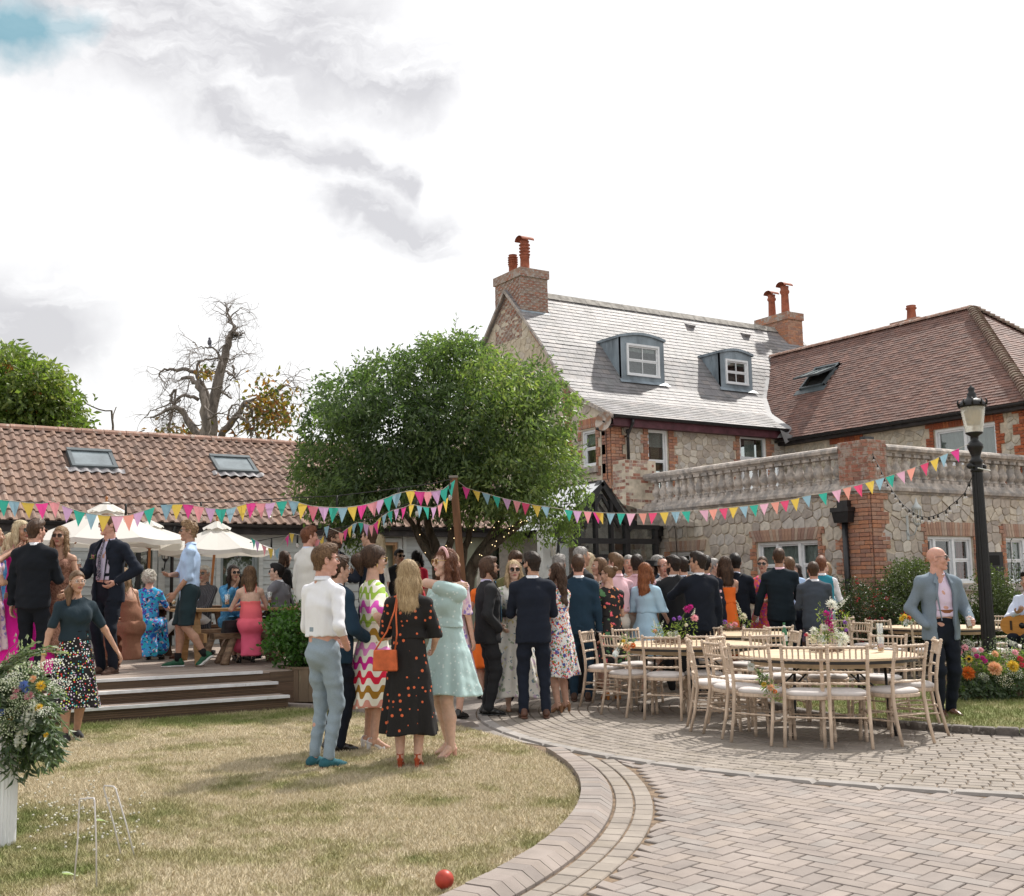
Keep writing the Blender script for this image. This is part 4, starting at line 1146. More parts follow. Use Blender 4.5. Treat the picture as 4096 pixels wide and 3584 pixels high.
for a,b,m_,hh in((sk_v0,sk_v1,m_skyfr,0.),):
 def tl(v,q,h):
  s_=S0+(q)*math.cos(ang);return onw(v,s_,.12-q*math.sin(ang)+h)
 q0,q1=-(S0-sk_s0)-.02,.33
 def tb(v0,v1,a0,a1,h0,h1,m):
  V=[tl(v,q,h)for v,q,h in((v0,a0,h0),(v1,a0,h0),(v1,a1,h0),(v0,a1,h0),(v0,a0,h1),(v1,a0,h1),(v1,a1,h1),(v0,a1,h1))]
  m.add(V,[(0,3,2,1),(4,5,6,7),(0,1,5,4),(1,2,6,5),(2,3,7,6),(3,0,4,7)])
 tb(sk_v0,sk_v0+.06,q0,q1,0,.06,g);tb(sk_v1-.06,sk_v1,q0,q1,0,.06,g);tb(sk_v0+.06,sk_v1-.06,q0,q0+.06,0,.06,g);tb(sk_v0+.06,sk_v1-.06,q1-.06,q1,0,.06,g);tb(va-.02,va+.02,q0+.06,q1-.06,0,.065,g)
rel(g,wing).build('sash',m_skyfr,rl)
g=MB();tb(sk_v0+.05,sk_v1-.05,q0+.05,q1-.05,.02,.04,g);rel(g,wing).build('pane',mat('rooflight_glass',(.45,.5,.5),.15,.1,2,spec=.8),rl)
cc=on(1820,640,0,WRU+.9)
chimney(WRU+.7,WRU+1.3,cc[1]-.4,cc[1]+.45,7.4,cc[2]-.02,wing,70,m_brick,[(WRU+.95,cc[1]-.02,.13,.42,'plain')])
terr=empty('terrace',(16.45,13.43,0),label='ground floor stone block carrying a balustraded roof terrace with brick corner pier',cat='terrace')
TU,TV,TZ=16.45,13.43,3.05
TL=Wall((TU,20.2,0),-YP,-XP)
TF=Wall((TU,TV,0),XP,-YP)
LL=20.2-TV
def tl_(x,y):p=on(x,y,0,TU);return 20.2-p[1],p[2]
a0,z_=tl_(1513,1085);a1,_=tl_(1637,1082);lw2=(a0,a1,1.3,2.24)
b0,_=tl_(1340,1105);b1,_=tl_(1407,1100);lw1=(b0,b1,1.2,2.13)
fwA=(17.94-TU,19.33-TU,1.38,2.27);fwB=(20.33-TU,21.7-TU,1.36,2.27)
lwall=rel(wall_with_holes(TL,LL,TZ,[lw1,lw2],.3),terr).build('left_wall',m_mortar,terr)
fwall=rel(wall_with_holes(TF,7.5,TZ,[fwA,fwB],.3),terr).build('front_wall',m_mortar,terr)
PIL,PIF=.75,.42
def pier_l(x,z):return x>LL-(.62+.12*((int(z/.225))%2))and z>0
def pier_f(x,z):return x<.36+.13*((int(z/.225))%2)
sl_=rubble(TL,LL,TZ,.215,.15,81,lambda x,z:z>TZ-.03 or pier_l(x,z)or in_rect(x,z,[(lw1[0]-.08,lw1[1]+.1,1.,lw1[3]+.24),(lw2[0]-.14,lw2[1]+.14,1.,lw2[3]+.26)]),.035)
sf_=rubble(TF,7.5,TZ,.225,.155,82,lambda x,z:z>TZ-.03 or pier_f(x,z)or in_rect(x,z,[(fwA[0]-.14,fwA[1]+.14,0.,fwA[3]+.28),(fwB[0]-.14,fwB[1]+.14,0.,fwB[3]+.28)])and z>1.1,.035)
sub_pieces(sl_+sf_,fwall,'stone',[m_stone])
bl=[]
brickrun(TL,LL-.72,LL,0,TZ,lst=bl,tooth=(-.12,0),seed=11,h=.03);brickrun(TF,0,.32,0,TZ,lst=bl,tooth=(0,-.13),seed=12,h=.03)
for(W,r_,f_)in((TL,lw2,.12),(TF,fwA,.12),(TF,fwB,.12)):
 brickrun(W,r_[0]-.17,r_[0],1.,r_[3]+.24,lst=bl,tooth=(.08,0),seed=13);brickrun(W,r_[1],r_[1]+.17,1.,r_[3]+.24,lst=bl,tooth=(0,.08),seed=14)
brickrun(TL,lw1[0]-.17,lw1[0],.6,lw1[3]+.02,lst=bl,tooth=(.06,0),seed=15)
ll_=[]
soldier(TL,lw2[0]-.04,lw2[1]+.04,lw2[3]+.01,lw2[3]+.245,seed=5,lst=ll_,fan=.12);soldier(TL,lw1[0]-.1,lw1[1]+.05,lw1[3]+.01,lw1[3]+.24,seed=6,lst=ll_,fan=.1)
soldier(TF,fwA[0]-.02,fwA[1]+.02,fwA[3]+.01,fwA[3]+.27,seed=7,lst=ll_,fan=.08);soldier(TF,fwB[0]-.02,fwB[1]+.02,fwB[3]+.01,fwB[3]+.27,seed=8,lst=ll_,fan=.08)
sub_pieces(ll_,fwall,'lintel_brick',[m_lint])
EPZ=4.28
ep=MB();ep.box((UG-0.+0.,19.75,3.),(TU+.35,20.2,EPZ));
eps=rel(ep,terr).build('end_pier',m_mortar,terr)
WL_=Wall((UG,19.75,0),YP,-XP);WF_=Wall((UG,19.75,0),XP,-YP)
b2=[];brickrun(WF_,0,TU-UG+.3,3.-.3,EPZ,h=0.,lst=b2,seed=30);brickrun(WL_,0,.45,3.,EPZ,h=0.,lst=b2,seed=31)
CPZ=4.02;cp=MB();cp.box((TU-.03,TV-.03,TZ+.1),(TU+.46,TV+.66,CPZ));rel(cp,terr).build('corner_pier',m_mortar,terr)
W1=Wall((TU-.04,TV+.66,0),-YP,-XP);W2=Wall((TU-.04,TV-.04,0),XP,-YP)
brickrun(W1,0,.7,TZ+.16,CPZ,h=0.,lst=b2,seed=32);brickrun(W2,0,.5,TZ+.16,CPZ,h=0.,lst=b2,seed=33)
m_brick3=mat('mossy_brick',(.38,.2,.15),.92,.2,14,.5,60,tcols=[(.38,.15,.1),(.3,.13,.09),(.42,.2,.14),(.36,.22,.17),(.27,.14,.11)],spots=(6,.5,(.4,.35,.31),.7),coord='World')
sub_pieces(b2,lwall,'pier_brick',[m_brick3]);sub_pieces(bl,lwall,'brick',[m_brick])
under2(terr,lambda p:window(TL,*lw2,p,(0,.32,.68,1),curtain=[(.03,.97,0.,.95,m_blind)]))
under2(terr,lambda p:window(TL,*lw1,p,(0,1),vbar=1))
under2(terr,lambda p:window(TF,*fwA,p,(0,.2,.6,1),curtain=[(.03,.14,0,.96,m_redcurt),(.76,.9,0,.96,m_redcurt),(.22,.56,0.,.5,m_curtain)]))
under2(terr,lambda p:window(TF,*fwB,p,(0,.5,1),vbar=1,curtain=[(.05,.95,0.,.9,m_curtain)]))
mb=MB()
for W,r_ in((TL,lw2),(TL,lw1),(TF,fwA),(TF,fwB)):wallbox(W,r_[0]-.12,r_[1]+.12,r_[2]-.14,r_[2]-.02,0,.09,mb)
wallbox(TF,.5,7.5,1.02,1.12,0,.03,mb)
rel(mb,terr).build('sill',m_coping,terr)
def profile_run(pts2d,o,U,N,s0,s1,name,m,root,n=1,gap=.004):
 """moulding: 2D profile (out, z) extruded along a wall direction in n stones"""
 for k in range(n):
  a,b=s0+(s1-s0)*k/n+gap,s0+(s1-s0)*(k+1)/n-gap;V=[]
  for s_ in(a,b):
   for h,z in pts2d:p=np.array(o)+np.array(U)*s_+np.array(N)*h;V.append((p[0],p[1],z))
  q=len(pts2d);mb=MB();mb.add(V,[(i,(i+1)%q,q+(i+1)%q,q+i)for i in range(q)]+[tuple(range(q-1,-1,-1)),tuple(range(q,2*q))],random.random());rel(mb,root).build(name,m,root)
ledge=[(-.3,3.04),(.03,3.04),(.05,3.07),(.09,3.09),(.09,3.15),(.04,3.2),(.01,3.27),(-.3,3.27)]
rail=[(-.27,3.8),(-.01,3.8),(.01,3.83),(.05,3.85),(.06,3.9),(.03,3.94),(-.04,3.965),(-.18,3.965),(-.27,3.93)]
profile_run(ledge,(TU,20.,0),-YP,-XP,0.,20.-TV+.05,'ledge_stone',m_coping,terr,7)
profile_run(ledge,(TU,TV,0),XP,-YP,-.05,7.5,'ledge_stone',m_coping,terr,7)
profile_run(rail,(TU,19.75,0),-YP,-XP,0.,19.75-TV-.66,'top_rail',m_coping,terr,7)
profile_run(rail,(TU,TV,0),XP,-YP,.46,7.5,'top_rail',m_coping,terr,7)
bm=MB()
bal_prof=[(.05,.06),(.062,.075),(.062,.09),(.04,.105),(.05,.13),(.078,.18),(.083,.225),(.068,.285),(.045,.35),(.036,.4),(.046,.415),(.046,.43),(.038,.445),(.055,.47)]
bm.lathe(bal_prof,14);bm.box((-.072,-.072,0),(.072,.072,.06));bm.box((-.072,-.072,.47),(.072,.072,.525))
bme=bm.me('baluster',[m_coping])
nb=23;Lb=19.62-(TV+.72)
for k in range(nb):
 o=ob('baluster',bme,terr,(-.1+0.+0.,TV+.78+Lb*k/nb-TV,3.272));o.location=(0-0.+.1-0.,TV+.78+Lb*k/nb-TV,3.272)
for k in range(25):ob('baluster',bme,terr,(.58+.27*k,.1,3.272))
for c in terr.children:
 if c.name.startswith('baluster'):c.scale=(1.3,1.3,1)
mb=MB();mb.box((TU+.05,TV+.05,3.),(29,20.2,3.03));rel(mb,terr).build('terrace_floor',m_conc,terr)
def hopper(x,y,W_u,root,top,bot,px):
 pass
hv=on(1688,1010,0,TU-.08)
mb=MB();c=(TU-.09,hv[1])
V=[(c[0]-.1,c[1]-.16,2.52),(c[0]+.09,c[1]-.16,2.52),(c[0]+.09,c[1]+.16,2.52),(c[0]-.1,c[1]+.16,2.52),(c[0]-.13,c[1]-.2,2.78),(c[0]+.09,c[1]-.2,2.78),(c[0]+.09,c[1]+.2,2.78),(c[0]-.13,c[1]+.2,2.78)]
mb.add(V,[(0,3,2,1),(4,5,6,7),(0,1,5,4),(1,2,6,5),(2,3,7,6),(3,0,4,7)]);mb.box((c[0]-.14,c[1]-.21,2.72),(c[0]+.09,c[1]+.21,2.8));mb.box((c[0]-.05,c[1]-.12,2.8),(c[0]+.09,c[1]+.12,2.93));mb.tube([(c[0],c[1],2.55),(c[0],c[1],.3)],.055,12)
rel(mb,terr).build('downpipe',m_black,terr)
hv2=on(1314,1060,0,TU-.08);mb=MB();c=(TU-.1,hv2[1]);mb.box((c[0]-.13,c[1]-.16,2.5),(c[0]+.09,c[1]+.16,2.72));mb.box((c[0]-.06,c[1]-.1,2.38),(c[0]+.06,c[1]+.1,2.5));mb.tube([(c[0],c[1],2.4),(c[0],c[1],.1)],.045,12);rel(mb,terr).build('downpipe',m_black,terr)
mb=MB();yv=on(1352,1100,0,TU-.05)[1];mb.tube([(TU-.05,yv+.1,2.95),(TU-.05,yv,2.6),(TU-.045,yv-.03,1.9),(TU-.05,yv-.02,1.1)],.008,6);rel(mb,terr).build('cable',m_black,terr)
mb=MB();cz=on(1228,1000,1,VF-.05);mb.tube([(UG-.05,VF+.12,5.1),(UG-.05,VF+.1,3.9),(UG+.05,VF-.05,3.5),(UG+.3,19.7,2.8)],.008,6);rel(mb,house).build('cable',m_black,house)
PV=18.1
porch=empty('porch',(14.5,PV,0),label='black framed glazed entrance porch with pointed glass gable between barn and terrace',cat='porch')
def pp(x,y):p=on(x,y,1,PV);return p[0],p[2]
ax_,az_=pp(1202,965);lx,_=pp(1155,1050);rx,ez=pp(1252,1050);bl_,tr_=pp(1112,1081);br_,_=pp(1316,1081)
mb=MB();Wp=Wall((0,PV,0),XP,-YP)
def post(x,z0,z1,w=.09):wallbox(Wp,x-w/2,x+w/2,z0,z1,-.05,.05,mb)
def beam(x0,x1,z,h=.1,d=.052):wallbox(Wp,x0,x1,z-h/2,z+h/2,-d,d,mb)
eave=ez
for x in(bl_,lx,br_-.08):post(x,0,eave)
post(rx,0,eave,.13);post(lx+(rx-lx)*.36,0,eave+.55,.07);post(lx+(rx-lx)*.68,0,eave+.75,.07)
beam(bl_,br_,tr_,.11);beam(bl_,lx,eave,.12,.06);beam(rx,br_,eave,.16,.07)
mb.bar((lx-.12,PV,eave-.1),(ax_,PV,az_),.12,.13,(0,0,1));mb.bar((rx+.12,PV,eave-.1),(ax_,PV,az_),.12,.13,(0,0,1))
mb.bar((lx+.18,PV+.01,eave-.05),(ax_,PV+.01,az_-.25),.06,.06);mb.bar((rx-.18,PV+.01,eave-.05),(ax_,PV+.01,az_-.25),.06,.06)
mb.bar((ax_,PV,az_),(ax_,20.2,az_),.08,.1)
for k in range(5):
 vv=PV+.05+k*.5
 mb.bar((rx+.12,vv,eave),(ax_,vv,az_-.02),.04,.05);mb.bar((lx-.12,vv,eave),(ax_,vv,az_-.02),.04,.05)
mb.bar((bl_,18.1,0.),(bl_,18.1,eave),.1,.1,(0,1,0));
rel(mb,porch).build('frame',m_black,porch)
g=MB()
wallbox(Wp,bl_,br_,.05,eave,-.005,0.,g);g.add([(lx-.1,PV,eave),(rx+.1,PV,eave),(ax_,PV,az_-.05)],[(0,1,2)])
rel(g,porch).build('pane',m_glass,porch)
g=MB();g.add([(ax_,PV-.1,az_+.04),(ax_,20.2,az_+.04),(rx+.25,20.2,eave+.02),(rx+.25,PV-.1,eave+.02)],[(0,1,2,3)]);g.add([(ax_,PV-.1,az_+.04),(ax_,20.2,az_+.04),(lx-.6,20.2,eave-.1),(lx-.6,PV-.1,eave-.1)],[(3,2,1,0)])
rel(g,porch).build('roof_pane',m_glassroof,porch)
g=MB();rx2=br_+.1
g.add([(rx+.2,PV-.12,eave+.35),(rx+.2,20.1,eave+.9),(TU-.02,20.1,eave+.55),(TU-.02,PV-.12,eave+.06)],[(0,1,2,3)])
g.add([(rx+.2,PV-.12,eave+.35),(TU-.02,PV-.12,eave+.06),(TU-.02,PV-.12,eave),(rx+.2,PV-.12,eave)],[(0,1,2,3)])
rel(g,porch).build('side_roof',m_glassroof,porch)
g=MB();dx0,dz0=pp(1168,1150);dx1,_=pp(1245,1150);wallbox(Wp,dx0,dx0+.06,0,2.05,.055,.1,g);wallbox(Wp,dx1-.06,dx1,0,2.05,.055,.1,g);wallbox(Wp,dx0,dx1,1.98,2.05,.054,.1,g);wallbox(Wp,(dx0+dx1)/2-.03,(dx0+dx1)/2+.03,0,1.98,.055,.1,g)
rel(g,porch).build('door',m_black,porch)
g=MB();wallbox(Wp,dx0-.6,dx1+.3,1.72,1.8,-1.5,-1.45,g);g.box((bl_,20.2,0),(UG,20.24,3.));rel(g,porch).build('inner_wall',m_stone,porch)
g=MB();sx0=pp(1075,1100)[0];g.box((pp(1086,1100)[0],18.1,0),(bl_-.06,18.3,2.75));rel(g,porch).build('side_wall',m_renderw,porch)
def leafmat(name,cols,trans=.45,rough=.45,tc=(1.25,1.5,.7)):
 m=bpy.data.materials.new(name);m.use_nodes=True;w=NT(m.node_tree)
 at=w.n('ShaderNodeAttribute',attribute_name='tint').outputs['Fac']
 c=w.ramp(at,[(i/(len(cols)-1),c)for i,c in enumerate(cols)])
 b=w.n('ShaderNodeBsdfPrincipled',I={'Base Color':c,'Roughness':rough,'Specular IOR Level':.4})
 t=w.n('ShaderNodeBsdfTranslucent',I={'Color':w.vmath('MULTIPLY',c,tc)})
 mx=w.n('ShaderNodeMixShader',I={0:trans,1:b.outputs[0],2:t.outputs[0]})
 o=w.n('ShaderNodeOutputMaterial');w.link(mx.outputs[0],o.inputs[0]);MATS[name]=m;return m
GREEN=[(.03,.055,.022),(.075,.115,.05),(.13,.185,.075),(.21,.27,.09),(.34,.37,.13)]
m_leaf=leafmat('tree_leaf',GREEN)
m_leafb=leafmat('bright_leaf',[(.03,.055,.015),(.07,.11,.028),(.13,.18,.045),(.22,.26,.07),(.27,.26,.09)])
m_leafd=leafmat('hedge_leaf',[(.02,.03,.012),(.04,.06,.02),(.07,.09,.035),(.1,.13,.05)],.3)
m_leafe=leafmat('grey_green_leaf',[(.03,.055,.03),(.06,.09,.05),(.11,.15,.09),(.18,.22,.15),(.3,.33,.25)],.3)
m_autumn=leafmat('yellowing_leaf',[(.06,.08,.02),(.15,.14,.03),(.28,.16,.04),(.3,.1,.03)])
m_bark=mat('bark',(.1,.08,.06),.95,.35,5,.9,30,stretch=(3,3,1),spots=(6,.6,(.16,.15,.11),.7))
m_barkd=mat('bleached_bark',(.26,.225,.2),.9,.35,2,.7,10,stretch=(3,3,.7),spots=(3,.55,(.13,.11,.095),.8))
def leaf_mesh(name,P,D,L,W,T,m,roll=None,fold=.25,parent=None,kind=None):
 """one kite-shaped, folded leaf per row: base P, direction D, length L, width W, tint T"""
 n=len(P);D=D/np.maximum(np.linalg.norm(D,axis=1,keepdims=True),1e-6)
 up=RNG.normal(size=(n,3));S=np.cross(D,up);S/=np.maximum(np.linalg.norm(S,axis=1,keepdims=True),1e-6);N=np.cross(S,D)
 L=np.broadcast_to(L,n)[:,None];W=np.broadcast_to(W,n)[:,None]
 mid=P+D*L*.45;tip=P+D*L-N*L*.12
 V=np.stack([P,mid+S*W*.5+N*W*fold,tip,mid-S*W*.5+N*W*fold],1).astype(np.float32)
 me=bpy.data.meshes.new(name);me.vertices.add(4*n);me.vertices.foreach_set('co',V.ravel())
 idx=(np.arange(n)[:,None]*4+np.array([0,1,2,0,2,3])).astype(np.int32)
 me.loops.add(6*n);me.loops.foreach_set('vertex_index',idx.ravel())
 me.polygons.add(2*n);me.polygons.foreach_set('loop_start',np.arange(0,6*n,3,dtype=np.int32));me.update();me.validate()
 a=me.attributes.new('tint','FLOAT','POINT');a.data.foreach_set('value',np.repeat(np.clip(T,0,1),4).astype(np.float32))
 me.materials.append(m);o=ob(name,me,parent)
 if kind:o['kind']=kind
 return o
def sprays(C,R,nclump,nleaf,L,W,seed,droop=.5,shell=.55,spread=.22,tints=None,flat=1.):
 """leaf sprays over the shells of ellipsoidal lobes. C (k,3), R (k,3)"""
 g=np.random.default_rng(seed);k=len(C);vol=(R[:,0]*R[:,2])**1.;pick=g.choice(k,nclump,p=vol/vol.sum())
 d=g.normal(size=(nclump,3));d/=np.linalg.norm(d,axis=1,keepdims=True)
 rad=shell+(1.06-shell)*g.random(nclump)**.6
 cc=C[pick]+R[pick]*d*rad[:,None]*(1+.1*g.normal(size=(nclump,1)))
 out=d*R[pick];out/=np.linalg.norm(out,axis=1,keepdims=True)
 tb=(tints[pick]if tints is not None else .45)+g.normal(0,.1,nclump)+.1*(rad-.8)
 P=np.repeat(cc,nleaf,0)+g.normal(0,spread,(nclump*nleaf,3))*np.array([1,1,.75])*flat
 D=np.repeat(out,nleaf,0)*.7+g.normal(0,.75,(nclump*nleaf,3));D[:,2]-=droop
 T=np.repeat(tb,nleaf)+g.normal(0,.09,nclump*nleaf)
 n=len(P);return P,D,L*g.uniform(.65,1.25,n),W*g.uniform(.7,1.2,n),T
def grow(mb,p,d,L,r,depth,g,bend=.35,split=2,taper=.72,mi=0,up=0.,tips=None,kink=.25):
 n=5;pts=[p];q=Vector(p);dd=Vector(d).normalized();rs=[r]
 for i in range(n):
  dd=(dd+Vector((g.uniform(-kink,kink),g.uniform(-kink,kink),g.uniform(-kink,kink)+up*.1))).normalized()
  q=q+dd*(L/n);pts.append(tuple(q));rs.append(r*(1-(1-taper)*(i+1)/n))
 mb.tube(pts,rs,6 if r>.02 else 4,mi=mi,cap=False)
 if depth<=0:
  if tips is not None:tips.append(tuple(q))
  return
 for k in range(split+(1 if g.random()<.4 else 0)):
  a=Vector((g.uniform(-1,1),g.uniform(-1,1),g.uniform(-1,1)+up)).normalized()
  i=g.choice((2,3,4,5));grow(mb,pts[i]if k else pts[-1],dd*(1-bend)+a*bend*1.6,L*g.uniform(.55,.8),rs[i if k else-1]*g.uniform(.55,.8),depth-1,g,bend,split,taper,mi,up,tips,kink)
TZc=16.6
tb=AD(892,1130,TZc);tree=empty('garden_tree',(tb[0],tb[1],0),label='broad dark green tree with drooping leaves and several crooked trunks behind the timber post',cat='tree')
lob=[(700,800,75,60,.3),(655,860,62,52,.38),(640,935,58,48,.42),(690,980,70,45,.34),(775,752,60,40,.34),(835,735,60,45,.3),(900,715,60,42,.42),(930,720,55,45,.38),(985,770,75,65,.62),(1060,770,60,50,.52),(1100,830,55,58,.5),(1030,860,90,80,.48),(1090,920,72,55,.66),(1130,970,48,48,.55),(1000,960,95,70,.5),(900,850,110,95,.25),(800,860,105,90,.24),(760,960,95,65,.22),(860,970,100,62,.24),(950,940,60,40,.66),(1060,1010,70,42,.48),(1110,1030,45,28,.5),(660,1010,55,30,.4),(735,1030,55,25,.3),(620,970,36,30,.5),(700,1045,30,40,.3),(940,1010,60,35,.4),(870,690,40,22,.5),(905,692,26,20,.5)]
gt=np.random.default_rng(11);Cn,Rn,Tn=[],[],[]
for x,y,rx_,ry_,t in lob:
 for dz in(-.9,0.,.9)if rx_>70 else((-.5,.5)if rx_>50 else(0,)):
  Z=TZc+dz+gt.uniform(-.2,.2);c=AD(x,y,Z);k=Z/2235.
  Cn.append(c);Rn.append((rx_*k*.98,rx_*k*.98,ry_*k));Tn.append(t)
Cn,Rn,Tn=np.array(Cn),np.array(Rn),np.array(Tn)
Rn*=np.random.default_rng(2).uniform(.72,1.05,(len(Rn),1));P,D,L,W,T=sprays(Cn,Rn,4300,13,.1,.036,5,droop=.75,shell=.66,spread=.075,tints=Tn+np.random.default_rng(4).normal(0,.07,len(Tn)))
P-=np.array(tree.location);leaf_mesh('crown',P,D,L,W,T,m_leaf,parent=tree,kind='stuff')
g=random.Random(8);mb=MB();sh=[]
for k in range(150):
 i=g.randrange(len(Cn));d=Vector((g.uniform(-1,1),g.uniform(-1,1),g.uniform(-.1,1))).normalized();c=Vector(Cn[i])+Vector((d.x*Rn[i][0],d.y*Rn[i][1],d.z*Rn[i][2]))
 e=c+d*g.uniform(.12,.34)+Vector((0,0,g.uniform(-.05,.1)));mb.tube([tuple(c),tuple((c+e)/2+Vector((0,0,.02))),tuple(e)],[.004,.003,.002],3,cap=False)
 for q in range(9):t=q/8;p=c.lerp(e,t);sh.append((tuple(p),tuple(d+Vector((g.uniform(-1,1),g.uniform(-1,1),g.uniform(-.9,.4)))),.4+.25*g.random()))
for x,y in((1050,1070),(1090,1075),(1120,1060),(1150,1040),(1010,1060),(690,1075),(1140,1075),(1020,1085),(1165,1010),(712,1090)):
 for k in range(22):
  p=Vector(AD(x+g.uniform(-22,22),y+g.uniform(-28,14),TZc+g.uniform(-.4,.4)))
  for q in range(7):sh.append((tuple(p+Vector((g.uniform(-.05,.05),g.uniform(-.05,.05),g.uniform(-.06,.06)))),(g.uniform(-1,1),g.uniform(-1,1),-1.),.5+.2*g.random()))
rel(mb,tree).build('shoot',m_bark,tree)['kind']='stuff'
P=np.array([s[0]for s in sh])-np.array(tree.location);D=np.array([s[1]for s in sh]);T=np.array([s[2]for s in sh])
leaf_mesh('loose_leaf',P,D,RNG.uniform(.05,.09,len(P)),.028,T,m_leaf,parent=tree,kind='stuff')
trunks=[[(885,1330),(880,1200),(872,1130),(840,1080),(812,1030),(790,990)],[(890,1330),(885,1210),(878,1120),(862,1070),(850,1010),(840,950)],[(893,1330),(893,1200),(892,1120),(905,1060),(880,1020),(890,960)],[(905,1335),(915,1220),(925,1130),(935,1080),(950,1020),(940,960)],[(912,1335),(925,1210),(945,1130),(975,1085),(1000,1040),(1020,980)],[(895,1330),(888,1180),(868,1120),(858,1090),(835,1050),(845,990)],[(948,1128),(985,1090),(1010,1070),(1050,1040)]]
mbk=[MB()for _ in trunks]
for i,t in enumerate(trunks):
 Zt=TZc+(-.25,.2,-.1,.15,-.2,.35,-.2)[i];pts=[AD(x,y,Zt+.05*j)for j,(x,y)in enumerate(t)]
 if i<6:pts[0]=np.array([pts[0][0],pts[0][1],0.])
 pts=[Vector(p)for p in pts];fine=[]
 for a,b in zip(pts,pts[1:]):
  for q in range(3):fine.append(a.lerp(b,q/3)+Vector((random.uniform(-.02,.02),random.uniform(-.02,.02),0)))
 fine.append(pts[-1]);rs=[max(.028,(.135 if i in(1,4)else .1)*(1-.055*q))for q in range(len(fine))]
 mbk[i].tube([tuple(p)for p in fine],rs,10)
 rel(mbk[i],tree).build('trunk',m_bark,tree)
mb=MB();fl=[]
for k in range(44):
 i=g.choice((0,2,3,4,6));t=trunks[i];j=g.randrange(len(t)-2)+1 if i!=6 else g.randrange(3);(x0,y0),(x1,y1)=t[j],t[min(j+1,len(t)-1)];f=g.random()
 p=AD(x0+(x1-x0)*f+g.uniform(-9,9),y0+(y1-y0)*f,TZc-.42);mb.ball(tuple(p),.0065,6)
m_fairy=mat('fairy_light',(1,.8,.45),.4,emis=(1.,.75,.4,1.8));rel(mb,tree).build('fairy_light',m_fairy,tree)['kind']='stuff'
Zc=34;b=AD(60,1100,Zc);t2=empty('chestnut_tree',(b[0],b[1],0),label='green leafy tree with browning seed spikes rising behind the left end of the barn roof',cat='tree')
lob=[(10,720,40,26,.55),(-10,770,80,60,.5),(60,765,55,40,.55),(95,790,45,48,.62),(40,820,80,60,.38),(120,830,38,42,.55),(-30,850,90,60,.4),(100,865,70,40,.45),(150,862,22,20,.6)]
gt=np.random.default_rng(3);Cn2,Rn2,Tn2=[],[],[]
for x,y,rx_,ry_,t in lob:
 for dz in(-1.5,0,1.5):
  Z=Zc+dz;k=Z/2235;Cn2.append(AD(x,y,Z));Rn2.append((rx_*k,rx_*k,ry_*k));Tn2.append(t)
P,D,L,W,T=sprays(np.array(Cn2),np.array(Rn2),1500,12,.24,.11,6,droop=.7,shell=.55,spread=.2,tints=np.array(Tn2))
leaf_mesh('crown',P-np.array(t2.location),D,L,W,T,m_leafb,parent=t2,kind='stuff')
P,D,L,W,T=sprays(np.array(Cn2),np.array(Rn2),90,10,.13,.07,16,droop=1.,shell=.85,spread=.09,tints=np.array(Tn2)*0+.9)
leaf_mesh('seed_spike',P-np.array(t2.location),D,L,W,T,m_autumn,parent=t2,kind='stuff')
mb=MB();gg=random.Random(5);grow(mb,(0,0,0),(0,0,1),3.5,.3,4,gg,.4,2,.75,up=.6);mb.build('trunk',m_bark,t2)
Zd=42;b=AD(415,1100,Zd);dead=empty('dead_tree',(b[0],b[1],0),label='gnarled dead tree with bare twisting limbs above the barn ridge',cat='tree')
kd=Zd/2235
limbs=[([(418,1100),(420,880),(428,800),(440,745),(452,700),(462,670),(470,655)],30,9,0),([(470,655),(462,640),(455,625),(450,612),(447,604)],6,1.5,.2),([(466,662),(478,672),(490,662)],5,1.5,-.2),([(455,645),(470,625),(485,615)],4,1,.5),([(468,655),(458,640),(452,628),(462,610)],4,1,-.5),([(410,880),(412,840),(405,790),(395,765),(378,755),(362,760)],22,5,-1.5),([(425,820),(405,770),(392,745),(365,738),(340,738),(325,742),(318,752)],12,3,1.),([(318,752),(330,765),(328,780)],3,1,1.),([(400,770),(392,745),(398,725),(410,718),(440,715)],6,3,.5),([(440,745),(445,725),(438,712),(425,695),(410,694),(396,696),(385,685)],6,1.5,-.6),([(455,745),(470,755),(480,758)],5,2,.4),([(465,730),(470,750),(460,762)],5,2,.8),([(448,720),(460,728),(478,712),(485,702)],3,1,.5),([(405,880),(380,850),(365,820),(350,815),(325,825),(300,835)],16,3,-1.),([(395,860),(370,830),(345,805),(340,790),(352,778),(345,830),(335,860)],9,3,1.8),([(398,800),(370,790),(352,800),(340,830),(338,870)],8,3,.2),([(362,800),(330,812),(300,822),(288,835)],4,1,.9),([(430,885),(455,855),(475,830),(490,805),(505,800),(530,815),(545,825)],17,4,.6),([(490,805),(505,822),(508,850),(500,872)],7,3,.2),([(478,830),(495,845),(505,870),(498,880)],7,3,-.5),([(505,800),(530,792),(550,780),(575,770),(600,778),(620,785)],4,1,.4),([(535,815),(560,800),(580,810),(598,830)],4,1,1.2),([(545,790),(560,770),(578,755),(590,752)],3,1,.2),([(455,840),(462,815),(475,808),(487,822)],5,2,-.4),([(410,880),(390,875),(370,880),(350,872)],9,4,-.8)]
mb=MB();gg=random.Random(15);tips=[];thick=MB()
